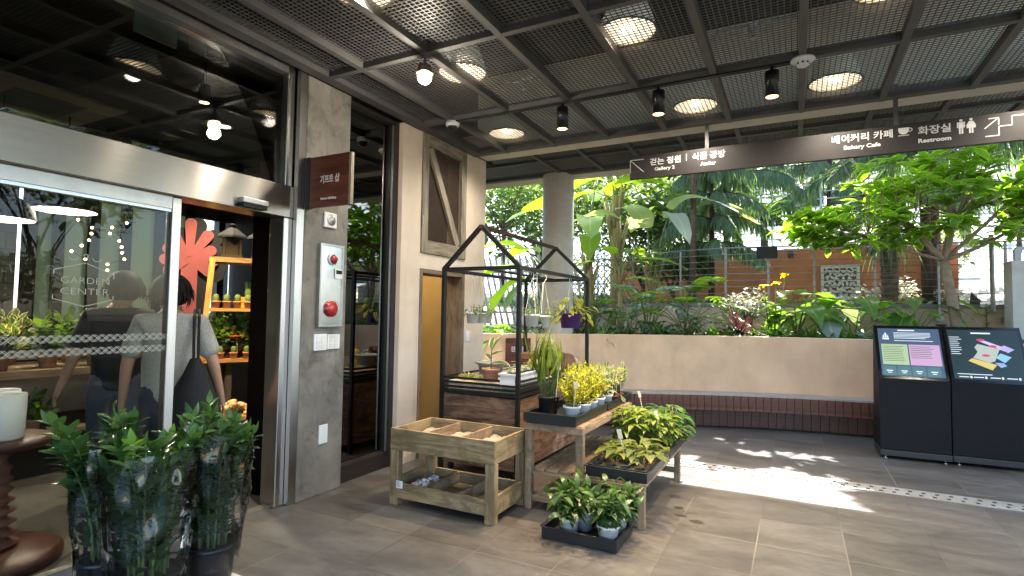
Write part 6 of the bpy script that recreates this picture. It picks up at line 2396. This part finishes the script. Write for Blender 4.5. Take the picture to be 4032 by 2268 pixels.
M_trunk = mat('bark_brown', (.10, .065, .045), .9, var=.4, vs=14, bump=.8, bs=30)
M_trunk2 = mat('bark_tan', (.27, .20, .14), .9, var=.3, vs=10, bump=.6, bs=40)
M_trunkd = mat('bark_dark', (.045, .028, .022), .9, var=.4, vs=16, bump=.8, bs=30)
M_fibre = mat('palm_stalk', (.26, .20, .09), .8, var=.35, vs=6, scale=(6, 6, .6))
M_yflower = leafmat('yellow_petal', (.75, .45, .02), (.8, .6, .05), trans=.4)
M_wflower = leafmat('cream_petal', (.55, .53, .42), (.66, .64, .55), trans=.25, tcol=(.9, .9, .75))


def bez(a, b_, c, n=8):
    a, b_, c = V(a), V(b_), V(c)
    return [a * (1 - i / n) ** 2 + b_ * 2 * (i / n) * (1 - i / n) + c * (i / n) ** 2 for i in range(n + 1)]


def araucaria(name, label, loc, H, z0, tiers, blen, nb=6, r=.07, droop=.35, group=None):
    t = thing(name, label, 'tree', loc, rnd(0, 6), group)
    tb, fb = MB(), MB()
    tb.tube([(0, 0, 0), (.02, 0, H * .4), (0, .03, H * .75), (0, 0, H)], [r, r * .8, r * .5, r * .2], 10)
    for i in range(tiers):
        f = i / (tiers - 1)
        z = z0 + (H - z0 - .1) * f
        L0 = blen * (1 - .72 * f)
        a0 = rnd(0, 6)
        for k in range(nb):
            a = a0 + k * 2 * PI / nb + rnd(-.15, .15)
            L = L0 * rnd(.8, 1.1)
            e = outward(a, 0)
            pts = bez((0, 0, z), (e.x * L * .55, e.y * L * .55, z + .12 * L), (e.x * L, e.y * L, z - droop * L * rnd(.6, 1.3)), 10)
            tb.tube(pts, [.018 * (1 - .08 * j) for j in range(11)], 5)
            n_ = int(46 * L) + 12
            for j in range(n_):
                q = .12 + .88 * j / n_
                x = q * 10
                i0 = min(9, int(x))
                p = pts[i0].lerp(pts[i0 + 1], x - i0)
                d = (pts[i0 + 1] - pts[i0]).normalized()
                sd_ = d.cross(V((0, 0, 1))).normalized()
                ll = (.20 + .22 * math.sin(PI * min(1, q * .85 + .12))) * min(1.25, .55 + L * .45)
                for s_ in (-1, 1):
                    dd = sd_ * s_ * rnd(.35, .9) + d * .55 + V((0, 0, -rnd(.25, .8)))
                    fb.leaf(p, dd, (0, 0, 1), ll * rnd(.7, 1.1), .034, 'blade', .5, .35, 3)
                fb.leaf(p, d * .8 + V((0, 0, rnd(-.6, .5))), (0, 0, 1), ll * .6, .03, 'blade', .3, .3, 2)
    tb.build('trunk', M_trunkd, t, True)
    fb.build('crown', L_arau, t, True)
    return t


a1 = araucaria('norfolk_pine', 'drooping needle tree with a thin dark trunk beside the black board', at(1790, 11.6, 1.66), 4.6, 1.35, 7, 1.35, 6)
araucaria('norfolk_pine', 'large dark needle tree behind the ficus crown, right of centre', at(2335, 10.9, 1.66), 8.2, 2.35, 8, 2.5, 7, .10, .28)
araucaria('norfolk_pine', 'taller needle tree behind, hanging below the middle of the direction sign', at(1830, 14.6, 1.7), 8.5, 2.6, 8, 2.4, 7, .1, .25)
araucaria('norfolk_pine', 'tall needle tree behind the right end of direction sign', at(2090, 16.5, 1.9), 9.5, 3.3, 8, 2.8, 7, .1, .25)

# palm with scaly trunk
p3 = at(2240, 10.4, 1.66)
t = thing('scaly_palm', 'palm with thick scaly trunk and hanging strap leaves before terracotta wall', 'palm', p3)
mb = MB(); mb.lathe([(.13 + (.016 if i % 2 else 0), i * .055) for i in range(26)] + [(.0005, 1.45)], n=16, jit=.16); mb.build('trunk', M_trunk, t, False)
mb = MB()
for _ in range(150):
    a, e = rnd(0, 6.3), rnd(-.9, 1.3)
    p = V((.08 * math.cos(a), .08 * math.sin(a), 1.35 + rnd(0, .15)))
    mb.leaf(p, outward(a, e), (0, 0, 1), rnd(.5, .85), .035, 'blade', rnd(.5, 1.1), .25, 6)
mb.build('crown', L_arau, t, True)
t = thing('dark_trunk_tree', 'straight dark brown trunk just right of the scaly palm', 'tree', at(2352, 11.3, 1.66))
mb = MB(); mb.tube([(0, 0, 0), (.03, 0, 1.5), (0, .05, 3.2), (.05, 0, 4.6)], [.11, .10, .085, .05], 10); mb.build('trunk', mat('red_brown_bark', (.10, .045, .03), .9, var=.4, vs=10, bump=.7), t, True)
mb = MB(); bush(mb, (0, 0, 4.8), 1.2, .8, 900, .2, .08, 'oval', .4, .2, 3); mb.build('crown', L_far, t, True)


# ---- big variegated ficus in the planter
fx = V(at(2402, 8.05, 1.1))
t = thing('variegated_ficus', 'large variegated rubber tree with forked trunk leaning over the planter', 'tree', tuple(fx))
tb, fb = MB(), MB()
fork = V((-.13, -.10, 1.24))
tb.tube([(0, 0, -.1), (.02, .0, .3), (-.05, -.03, .75), fork], [.085, .075, .066, .06], 10)
limbs = [(V((-.55, -.35, 1.7)), .036), (V((.05, .0, 1.9)), .04), (V((.75, .25, 1.7)), .034), (V((-1.1, -.5, 1.6)), .026), (V((.2, .25, 3.1)), .04), (V((-1.5, .0, 3.25)), .03), (V((1.5, .3, 3.0)), .03)]
for e, r_ in limbs:
    tb.tube(bez(fork, fork.lerp(e, .5) + V((0, 0, -.08)), e, 6), [r_ * (1 - .07 * i) for i in range(7)], 7)
cl = []
for (c, rr, n_) in (((.0, .0, 2.0), (1.25, .9, .62), 54), ((-1.3, -.55, 1.72), (1.0, .55, .42), 40), ((1.35, .5, 2.0), (1.1, .8, .8), 40), ((-.55, -.3, 2.5), (1.0, .8, .45), 26), ((.3, .3, 3.6), (1.7, .8, .5), 34), ((-1.9, .0, 3.7), (1.1, .7, .5), 26), ((1.9, .3, 3.5), (1.0, .8, .6), 22)):  # the three top clusters lie out of view, added to shade the floor
    for _ in range(n_):
        a, u_ = rnd(0, 2 * PI), rnd(-1, 1)
        q = math.sqrt(1 - u_ * u_)
        k = rnd(.55, 1)
        cl.append(V((c[0] + rr[0] * q * math.cos(a) * k, c[1] + rr[1] * q * math.sin(a) * k, c[2] + rr[2] * u_ * k)))
for p in cl:
    base = min((l[0] for l in limbs), key=lambda e: (e - p).length)
    if (base - p).length > .9 and p.z > 2.9:
        base = p + (base - p).normalized() * .35
    tb.tube(bez(base, base.lerp(p, .5) + V((rnd(-.1, .1), rnd(-.1, .1), -.1)), p, 4), [.010, .008, .007, .006, .004], 5)
    d0 = (p - V((0, 0, 1.7))).normalized()
    for k in range(random.choice((10, 12, 14)) * (1 if p.z < 3.1 else random.choice((1, 2)))):
        a = k * 2.4
        mb_d = outward(a, rnd(-.35, .7)) + d0 * .45
        L = rnd(.18, .29)
        fb.leaf(p + d0 * (.018 * k - .1), mb_d, (rnd(-.25, .25), rnd(-.25, .25), 1), L, L * .52, 'oval', rnd(.1, .4), .14, 4)
tb.build('trunk', M_trunk2, t, True)
fb.build('crown', L_ficus, t, True)


# ---- paddle leaved plants (bird of paradise)
def paddle(fb, p, d, up, L, W, droop, seg=8):
    """broad torn leaf with folded midrib"""
    fb.leaf(p, d, up, L, W, 'broad', droop, .22, seg, .06)


def strelitzia(name, label, loc, H, leaves, r=.11, m=None, group=None):
    t = thing(name, label, 'plant', loc, 0, group)
    s, fb, pb = MB(), MB(), MB()
    if H:
        s.tube([(0, 0, -.05), (.02, 0, H * .35), (.0, .02, H * .7), (0, 0, H)], [r, r * .95, r * .85, r * .6], 12)
        for k in range(9):
            a = k * .8
            s.tube([(r * .7 * math.cos(a), r * .7 * math.sin(a), H * (.45 + .05 * k)), (r * 1.15 * math.cos(a), r * 1.15 * math.sin(a), H * (.6 + .05 * k)), (r * 2.2 * math.cos(a), r * 2.2 * math.sin(a), H * (.8 + .05 * k))], [.03, .035, .012], 6)
    for (az, el, pl_, L, W, dr) in leaves:
        az = R(az)
        o_ = V((0, 0, H * .93))
        d = outward(az, R(el))
        tip = o_ + d * pl_
        pb.tube(bez(o_, o_ + V((d.x * .2, d.y * .2, d.z)) * pl_ * .55, tip, 6), [.022, .02, .018, .016, .014, .012, .01], 6)
        dd = outward(az, R(el - 35))
        paddle(fb, tip, dd, (0, 0, 1), L, W, dr)
    if s.v:
        s.build('trunk', M_fibre, t, True)
    pb.build('stalks', L_stem, t, True)
    fb.build('crown', m or L_ban, t, True)
    return t


strelitzia('bird_of_paradise', 'tall paddle leaved plant with fibrous tan trunk left of direction sign', at(1548, 12.0, 1.2), 2.9, [(200, 35, .5, 1.1, .36, .5), (-20, 40, .6, 1.0, .34, .45), (250, 75, .8, 1.5, .5, .3), (60, 70, .8, 1.5, .5, .3), (-60, 65, .9, 1.4, .45, .5), (150, 60, .7, 1.3, .45, .4), (20, 80, 1., 1.5, .5, .2)], .14)
strelitzia('bird_of_paradise', 'paddle leaved plant with clustered stalks just right of round column', at(1482, 12.2, 1.2), 1.7, [(230, 60, 1.0, 1.5, .62, .6), (-10, 72, 1.4, 1.5, .66, .7), (100, 78, 1.3, 1.5, .6, .4), (-70, 55, .8, 1.4, .56, .7), (170, 70, 1.2, 1.5, .6, .6), (290, 40, .6, 1.2, .46, .6), (-40, 80, 1.7, 1.5, .6, .9), (250, 78, 1.6, 1.5, .6, .8)], .10, L_ban)
strelitzia('bird_of_paradise', 'low lime paddle leaves at foot of the tan trunk', at(1560, 11.3, 1.2), 1.15, [(215, 30, .6, 1.05, .34, .55), (-5, 38, .55, 1.0, .32, .3), (255, 62, .5, .8, .34, .5), (80, 60, .6, .9, .35, .4)], .06)
strelitzia('bird_of_paradise', 'lime paddle leaves spreading left of the round column', at(1385, 10.6, 1.1), .9, [(198, 38, .75, 1.3, .48, .55), (212, 58, .9, 1.2, .42, .5), (180, 22, .6, 1.1, .42, .5), (150, 60, .9, 1.1, .42, .5), (235, 25, .4, .9, .34, .6)], .07)
strelitzia('bird_of_paradise', 'pale hanging paddle leaves on long arched stalks below the sign', at(1640, 11.4, 1.2), .3, [(20, 68, 2.4, 1.1, .46, .9), (-25, 78, 2.2, 1.2, .46, 1.0), (120, 80, 2.0, 1.2, .46, .8), (-60, 62, 2.1, 1.0, .36, 1.1), (200, 72, 2.1, 1.2, .46, .9), (260, 82, 1.8, 1.3, .5, .7)], .05, L_ban2)


# ---- generic background trees and shrubs
def shrub(name, label, loc, rx, rz, n, L, W, m, trunk=None, prof='oval', group=None, cat='shrub'):
    t = thing(name, label, cat, loc, 0, group)
    tb, fb = MB(), MB()
    th = trunk or rz * .5
    tb.tube([(0, 0, -.1), (.03, .02, th * .6), (0, 0, th)], [.05 + rx * .02, .05, .03], 8)
    for _ in range(9):
        a = rnd(0, 6.3)
        c = V((rx * .6 * math.cos(a), rx * .6 * math.sin(a), th + rz * rnd(.2, 1.3)))
        tb.tube(bez((0, 0, th * rnd(.5, .95)), (c.x * .4, c.y * .4, c.z * .8), c, 5), [.03, .025, .02, .015, .01, .006], 6)
        bush(fb, c, rx * .48, rz * .42, n // 10, L, W, prof, .4, .25, 3)
    bush(fb, (0, 0, th + rz * .75), rx * .7, rz * .6, n // 8, L, W, prof, .4, .3, 3)
    tb.build('trunk', M_trunk, t, True)
    fb.build('crown', m, t, True)
    return t


shrub('small_leaf_tree', 'dark branched small leaved tree at the far left of the garden', at(1262, 15.5, 1.9), 1.7, 1.5, 1500, .16, .08, L_far, 2.2, cat='tree')
shrub('bushy_shrub', 'dense green shrub behind the arched stalks', at(1615, 14.2, 1.7), 1.25, 1.15, 1300, .17, .09, L_far, 1.0)
shrub('bushy_shrub', 'leafy shrub hiding the left end of the terracotta wall', at(1690, 12.6, 1.66), .9, .6, 1100, .17, .08, L_far, .5)
shrub('broadleaf_tree', 'broad leaved tree filling the gap between column and sign', at(1590, 16.0, 1.8), 2.3, 1.9, 2600, .26, .13, L_far, 1.6, cat='tree')
shrub('broadleaf_tree', 'broad leaved tree behind the left side of the round column', at(1360, 16.5, 1.9), 2.3, 1.9, 2400, .26, .13, L_far, 1.5, cat='tree')
shrub('bushy_shrub', 'dark rounded shrub behind the first needle tree', at(1710, 15.2, 1.7), 1.3, 1.1, 1200, .17, .09, L_far, 1.2)
shrub('slender_tree', 'slender pale trunked tree with an unseen high crown added to shade the floor', at(1742, 10.9, 1.66), 1.5, 1.5, 2600, .22, .10, L_far, 3.6, cat='tree')  # trunk is in view; crown above it is shaped to shade the floor
shrub('unseen_shade_tree', 'unseen tall leafy tree added beyond the right picture edge to shade the kiosks', (3.35, 10.35, 1.1), 2.2, 1.7, 6500, .25, .13, L_far, 3.9, cat='tree')  # out of view, added to keep sun off the floor by the kiosks
s0 = shrub('background_tree', 'grey green tree in front of the greenhouse panes, far left', (-11.0, 24.0, 2.2), 2.3, 2.2, 1500, .30, .13, L_far2, 2.6, group='trees along the greenhouse panes', cat='tree')
s1 = shrub('background_tree', 'tall leafy tree in front of greenhouse panes, behind round column', (-8.0, 22.5, 2.2), 2.0, 2.0, 1500, .26, .12, L_far, 3.4, group='trees along the greenhouse panes', cat='tree')
for i, (x, y, z, src, k, lb) in enumerate(((-5.3, 23.5, 2.2, 0, 1.05, 'grey green tree far behind the tan trunk'), (-2.6, 24.5, 2.4, 1, 1.1, 'leafy tree far behind the arched stalks'), (.3, 23.5, 2.4, 0, 1.15, 'grey green tree far behind the black board'), (3.4, 24.5, 2.6, 1, 1.2, 'leafy tree far behind the terracotta wall'), (6.5, 23.5, 2.6, 0, 1.2, 'grey green tree far behind the ficus crown'), (10.0, 23.5, 2.6, 1, 1.25, 'leafy tree at the far right of the garden'))):
    dup((s0, s1)[src], lb, (x, y, z), rnd(0, 6), scale=k)
sA = shrub('terrace_shrub', 'grey green shrub on the upper terrace left of the terracotta wall', (-4.4, 17.3, 1.9), 1.1, .8, 900, .18, .08, L_far2, .5, group='shrubs on the upper terrace')
for (x, y, z, k, lb) in ((-2.0, 16.4, 1.9, 1.0, 'shrub above the left end of the terracotta wall'), (.2, 16.0, 1.9, 1.25, 'shrub above the middle of the terracotta wall'), (2.4, 15.9, 1.9, 1.15, 'shrub above the right end of terracotta wall'), (-7.2, 16.2, 1.8, 1.1, 'shrub on the terrace at far left by the white fence')):
    dup(sA, lb, (x, y, z), rnd(0, 6), scale=k)
fw_ = shrub('cream_flower_shrub', 'cream flowering shrub at the foot of scaly palm', at(2228, 11.0, 1.66), .5, .35, 420, .09, .06, M_wflower, .1, group='cream flowering shrubs')
dup(fw_, 'cream flowering shrub right of the scaly palm before the ramp', at(2385, 11.2, 1.66), 2.0)
dup(fw_, 'small cream flowering shrub below the carved panel', at(2110, 11.6, 1.62), 4.0, scale=.7)

# cycad crown on a tall stem
t = thing('cycad', 'bright green cycad rosette on a tall stem above the black board', 'cycad', at(1925, 13.2, 1.7))
mb = MB(); mb.tube([(0, 0, 0), (0, 0, 2.25)], [.09, .075], 10); mb.build('trunk', M_trunk, t, True)
mb = MB()
for k in range(30):
    a, e = k * 2.4, rnd(.1, 1.3)
    d = outward(a, e)
    pts = bez((0, 0, 2.2), V((0, 0, 2.2)) + d * .45 + V((0, 0, .1)), V((0, 0, 2.2)) + V((d.x, d.y, d.z * .6)) * .85, 8)
    for j in range(1, 9):
        dd = (pts[j] - pts[j - 1]).normalized()
        sd_ = dd.cross(V((0, 0, 1))).normalized()
        for s_ in (-1, 1):
            for q in (0, .5):
                mb.leaf(pts[j - 1].lerp(pts[j], q), sd_ * s_ + dd * .7 + V((0, 0, .2)), (0, 0, 1), .17, .022, 'blade', .2, .2, 2)
mb.build('crown', L_fern, t, True)


# ---- planter plants
def lobed(mb, p, d, up, L, W, n=7, droop=.4, lw=.4, stem=None):
    """deeply cut leaf: narrow lobes set along a midrib"""
    p, d, up = V(p), V(d).normalized(), V(up)
    sd_ = d.cross(up).normalized()
    nr = sd_.cross(d)
    for j in range(n):
        q = j / n
        c = p + d * L * q - nr * droop * L * q * q
        w = W * .5 * (math.sin(PI * (q * .8 + .2)) ** .7)
        for s_ in (-1, 1):
            mb.leaf(c, sd_ * s_ + d * (.35 + q * .8), nr, w * 1.25, L / n * 1.35 * lw / .4 * .8, 'lance', .25, .12, 4)
    c = p + d * L * .88 - nr * droop * L * .77
    mb.leaf(c, d - nr * droop, nr, L * .25, L * .12, 'lance', .2, .1, 3)
    mb.leaf(p, d, nr, L * .95, W * .16, 'lance', droop, .1, 6)


def rosette(name, label, loc, n, stalk, L, W, m, kind='lobed', el=(.3, 1.25), cat='plant', rz=0, group=None, lobes=7, droop=(.3, .7)):
    t = thing(name, label, cat, loc, rz, group)
    mb, s = MB(), MB()
    for k in range(n):
        a = k * 2.4 + rnd(-.3, .3)
        e = rnd(*el)
        ln_ = stalk * rnd(.6, 1.1)
        d = outward(a, e)
        tip = V((d.x * ln_, d.y * ln_, d.z * ln_ * 1.0))
        s.tube(bez((0, 0, -.03), (tip.x * .3, tip.y * .3, tip.z * .75), tip, 5), [.011, .010, .009, .008, .007, .006], 6)
        dd = outward(a, e - .75)
        k_ = rnd(.75, 1.1)
        if kind == 'lobed':
            lobed(mb, tip, dd, (0, 0, 1), L * k_, W * k_, lobes, rnd(*droop))
        elif kind == 'heart':
            heart(mb, tip, outward(a, e - 1.1), (0, 0, 1), L * k_, W * k_, rnd(*droop))
        else:
            mb.leaf(tip, dd, (0, 0, 1), L * k_, W * k_, kind, rnd(*droop), .2, 7)
    mb.build('foliage', m, t, True)
    s.build('stems', L_stem, t, True)
    return t


def heart(mb, p, d, up, L, W, droop=.3):
    """arrow shaped leaf whose two rear lobes reach behind the stalk, with rippled margin"""
    p, d, up = V(p), V(d).normalized(), V(up)
    sd_ = d.cross(up).normalized()
    nr = sd_.cross(d)
    n = 12
    rows = []
    for i in range(n + 1):
        q = i / n
        c = p + d * L * q - nr * droop * L * q * q
        w = W * .5 * (1 - q ** 1.6) * min(1, .82 + q)
        back = .28 * L * max(0, 1 - q * 3.2)
        rip = .02 * W * math.sin(i * 2.1)
        rows.append((c + sd_ * w - d * back + nr * (.16 * w + rip), c + sd_ * w * .5 - d * back * .35 + nr * .05 * w, c, c - sd_ * w * .5 - d * back * .35 + nr * .05 * w, c - sd_ * w - d * back + nr * (.16 * w - rip)))
    b_ = len(mb.v)
    for r_ in rows:
        mb.v += [tuple(x) for x in r_]
    for i in range(n):
        for j in range(4):
            a = b_ + i * 5 + j
            mb.f.append((a, a + 1, a + 6, a + 5))
            mb.uv += [(j / 4, i / n), ((j + 1) / 4, i / n), ((j + 1) / 4, (i + 1) / n), (j / 4, (i + 1) / n)]


rosette('birds_nest_fern', 'lime birds nest fern at the left end of planter', at(1250, 7.75), 14, .05, .75, .15, L_fern, 'lance', (.5, 1.4))
rosette('sword_fern', 'green sword fern behind the hanging pots, at planter left end', at(1285, 8.3), 16, .1, .75, .20, L_fern, 'lobed', (.4, 1.3), lobes=20)
rosette('sword_fern', 'low green fern between left hanging pots and column', at(1330, 7.95), 14, .08, .6, .17, L_fern, 'lobed', (.2, 1.1), lobes=18)
for (u_, d_, hh, lb) in ((1492, 8.1, 1.0, 'dark feathery plant against the right side of round column'), (1455, 8.4, .75, 'dark feathery plant behind the purple hanging pot'), (1385, 8.9, .9, 'dark feathery plant left of the round column')):
    t = thing('feathery_fern', lb, 'plant', at(u_, d_), 0, 'dark feathery plants')
    mb, s = MB(), MB()
    for k in range(16):
        a, e = k * 2.4, rnd(.7, 1.45)
        d = outward(a, e)
        L = hh * rnd(.7, 1.15)
        pts = bez((0, 0, 0), d * L * .6 + V((0, 0, .1)), d * L + V((d.x, d.y, -.25)) * .35, 10)
        s.tube(pts, .005, 5)
        for j in range(3, 11):
            for q in range(9):
                p = pts[j - 1].lerp(pts[j], q / 9)
                mb.leaf(p, outward(rnd(0, 6.3), rnd(-.4, .9)), (0, 0, 1), rnd(.06, .13), .012, 'blade', .2, .2, 2)
    mb.build('foliage', L_asp, t, True); s.build('stems', L_stem, t, True)
rosette('split_leaf_plant', 'lighter green cut leaved plant right of the purple hanging pot', at(1560, 8.6), 9, .75, .5, .38, L_split2, 'lobed', (.6, 1.35))
rosette('split_leaf_plant', 'blue green split leaved plant left of centre in the planter', at(1630, 8.55), 10, .82, .52, .46, L_split, 'lobed', (.6, 1.35))
rosette('split_leaf_plant', 'tall green split leaved plant in the middle of the planter', at(1722, 8.6), 11, .95, .54, .44, L_split2, 'lobed', (.7, 1.4))
rosette('split_leaf_plant', 'low bluish split leaved plant at the planter front edge', at(1738, 8.35), 7, .55, .46, .44, L_split, 'lobed', (.5, 1.2))
rosette('split_leaf_plant', 'low bluish split leaved plant near the right front post of cart', at(1585, 8.35), 7, .45, .42, .40, L_split, 'lobed', (.5, 1.2))
t = thing('maroon_ti_plant', 'maroon strap leaved plant fanning out at the planter edge', 'plant', at(1858, 7.95))
mb = MB()
for k in range(110):
    a, e = rnd(0, 6.3), rnd(.1, 1.4)
    mb.leaf((0, 0, rnd(0, .15)), outward(a, e), (0, 0, 1), rnd(.3, .6), rnd(.018, .032), 'blade', rnd(.1, .6), .25, 5)
mb.build('foliage', L_ti, t, True)
mb = MB(); mb.tube([(0, 0, -.05), (0, 0, .2)], .04); mb.build('stem', M_trunkd, t)
shrub('silver_shrub', 'small leaved silvery shrub left of the yellow flowers', at(1885, 8.75, 1.1), .34, .36, 800, .055, .035, leafmat('silver_leaf', (.22, .24, .24), (.40, .42, .42), trans=.2, rough=.3), .3)
t = thing('yellow_canna', 'broad leaved plant with yellow flowers below the black board', 'flower', at(1945, 8.6))
mb, s = MB(), MB()
for (x, y, h) in ((-.12, 0, .86), (.04, .08, .9), (.17, .0, 1.02), (.05, -.12, .55), (-.05, -.1, .6)):
    s.tube([(x * .4, y * .4, 0), (x, y, h)], [.012, .007], 6)
    for k in range(6):
        z = .12 + h * .12 * k
        mb.leaf((x * (.4 + .1 * k), y * (.4 + .1 * k), z), outward(k * 2.4 + x * 9, .6), (0, 0, 1), .26, .10, 'oval', .4, .15, 5)
    if h > .8:
        f_ = MB()
        for k in range(7):
            f_.leaf((x, y, h), outward(k * .9, rnd(-.1, .9)), (0, 0, 1), .09, .055, 'oval', .5, .2, 3)
        f_.build('flower', M_yflower, t, True)
mb.build('foliage', L_lime, t, True); s.build('stems', L_stem, t, True)
rosette('elephant_ear', 'lime green elephant ear plant beside the yellow flowers', at(2005, 8.25), 9, .74, .56, .46, L_alo, 'heart', (.7, 1.3))
rosette('elephant_ear', 'silvery elephant ear leaf arching over planter before carved panel', at(2075, 8.1), 5, .70, .60, .50, L_alob, 'heart', (.6, 1.2))
rosette('elephant_ear', 'dark green elephant ear plant below the scaly palm', at(2150, 8.5), 8, .85, .64, .42, L_alo, 'heart', (.55, 1.25))
rosette('elephant_ear', 'elephant ear plant with long dark stalks behind left kiosk', at(2300, 8.3), 9, .80, .48, .28, L_alo, 'heart', (.6, 1.25))
rosette('elephant_ear', 'single broad low elephant ear leaf at planter edge by kiosk', at(2175, 7.75), 3, .22, .45, .36, L_alob, 'heart', (.3, .8))
rosette('bromeliad', 'yellow striped bromeliad just above the gap between the kiosks', at(2400, 8.3), 14, .02, .36, .055, L_lime, 'blade', (.3, 1.2))
rosette('bromeliad', 'dark bromeliad at the planter end by the concrete pier', at(2530, 8.2), 16, .02, .32, .07, L_dk, 'blade', (.2, 1.2))
t = thing('rubber_sapling', 'small variegated rubber sapling beside the garden marker', 'plant', at(2482, 8.5))
mb, s = MB(), MB()
s.tube([(0, 0, 0), (0, 0, .62)], .009, 6)
for k in range(8):
    mb.leaf((0, 0, .2 + .055 * k), outward(k * 2.4, rnd(.1, .9)), (0, 0, 1), .19, .10, 'oval', .3, .15, 5)
mb.build('foliage', L_ficus, t, True); s.build('stem', L_wood, t, True)
for i, (u_, d_, lb, h_) in enumerate(((1660, 7.9, 'grassy tuft between the split leaved plants at planter front', .34), (1800, 7.8, 'grassy tuft left of the maroon plant', .34), (1950, 7.8, 'grassy tuft right of the maroon plant', .4), (2040, 7.75, 'grassy tuft below the lime elephant ear', .45), (2120, 7.8, 'grassy tuft below the silvery elephant ear', .36), (1520, 7.75, 'grassy tuft near the purple pot', .3), (1905, 7.75, 'grassy tuft just beside the maroon plant roots', .25))):
    t = thing('grass_tuft', lb, 'plant', at(u_, d_), 0, 'grassy tufts along the planter edge')
    mb = MB()
    for k in range(60):
        a, e = rnd(0, 6.3), rnd(.3, 1.4)
        mb.leaf((rnd(-.07, .07), rnd(-.07, .07), 0), outward(a, e), (0, 0, 1), h_ * rnd(.6, 1.2), rnd(.018, .035), 'blade' if i % 2 else 'lance', rnd(.2, .8), .2, 4)
    mb.build('foliage', (L_mid, L_fern, L_alo)[i % 3], t, True)
mb = MB()
for _ in range(3600):
    a = R(rnd(48, 137))
    r_ = RF + .3 + 1.4 * random.random() ** 1.5
    p = (CX + r_ * math.cos(a), CY + r_ * math.sin(a), 1.1 + rnd(0, .13))
    mb.leaf(p, outward(rnd(0, 6.3), rnd(-.1, 1.2)), (0, 0, 1), rnd(.08, .2), rnd(.03, .06), random.choice(('oval', 'lance')), .4, .15, 3)
tag(mb.build('ground_cover', leafmat('ground_cover_leaf', (.025, .07, .015), (.08, .16, .035), trans=.3), None, True), 'low green ground cover filling the planter bed', 'ground cover', kind='stuff')
mb = MB()
for _ in range(2600):
    x, y = rnd(-9, 5), rnd(11.6, 22)
    if y < 14.6 and x > 2.2:
        continue
    z = 1.66 + max(0, (y - 12)) * .03
    mb.leaf((x, y, z), outward(rnd(0, 6.3), rnd(.1, 1.3)), (0, 0, 1), rnd(.2, .5), rnd(.05, .12), 'lance', .5, .15, 3)
tag(mb.build('undergrowth', L_far, None, True), 'low leafy undergrowth on the ground behind the railing', 'undergrowth', kind='stuff')

# markers, rocks
t = thing('garden_marker', 'dark post with a tilted information plate beside the ficus trunk', 'marker', at(2450, 8.8))
mb = MB(); mb.box(-.028, -.03, -.05, .028, .03, .60); mb.build('post', M_dark, t)
mb = MB(); mb.bar((-.02, .06, .70), (.02, -.2, .57), .26, .02, up=(1, 0, 0)); mb.build('plate', M_dark, t)
mb = MB(); mb.box(.0, -.12, .14, .13, -.11, .34); mb.build('paper', M_plaswht, t)
mb = MB(); mb.box(.012, -.1225, .2, .06, -.1205, .3); mb.build('print', M_black, t)
t = thing('lamp_stake', 'short dark garden stake lamp in front of the ficus trunk', 'garden lamp', at(2368, 8.0))
mb = MB(); mb.tube([(0, 0, -.05), (0, 0, .26)], .015, 8); mb.build('stake', M_dark, t)
mb = MB(); mb.lathe([(.0005, .30), (.07, .295), (.075, .28), (.05, .265), (.0005, .26)], n=16); mb.build('head', M_dark, t, True)
for (u_, d_, r_, lb) in ((2333, 8.1, .14, 'rounded brownish rock left of the garden stake lamp'), (2440, 8.0, .13, 'brown rock behind the right kiosk'), (2485, 8.05, .15, 'brown rock nearest the concrete pier')):
    mb = MB(); mb.ball((0, 0, .04), r_, 14, 9, (1.4, 1, .75), .22)
    o = mb.build('garden_rock', mat('brown_rock', (.30, .21, .16), .9, var=.3, vs=14, bump=.6), None, True); o.location = at(u_, d_)
    tag(o, lb, 'rock', 'rocks in the planter')

# planting beyond the right picture edge (mirrored in the shop windows)
for i, (x, y, k, lb) in enumerate(((9.4, 6.5, 1.0, 'leafy tree beyond the planter, first past the right picture edge'), (10.2, 3.2, 1.1, 'leafy tree beyond the planter, second past the right picture edge'), (9.6, .2, 1.0, 'leafy tree beyond the planter, third past the right picture edge'), (11.5, 8.5, 1.2, 'leafy tree in the far right corner of the garden'))):
    dup((s0, s1)[i % 2], lb, (x, y, 0.6), rnd(0, 6), scale=k)
for i, (x, y, k, lb) in enumerate(((8.2, 5.3, 1.0, 'bushy shrub in the planter, first past the right picture edge'), (8.5, 3.6, 1.1, 'bushy shrub in the planter, second past the right picture edge'), (8.5, 1.8, 1.0, 'bushy shrub in the planter, third past the right picture edge'), (8.2, .0, 1.1, 'bushy shrub in the planter, fourth past the right picture edge'), (7.6, -1.6, 1.0, 'bushy shrub in the planter, fifth past the right picture edge'))):
    dup(sA, lb, (x, y, 1.05), rnd(0, 6), scale=k)
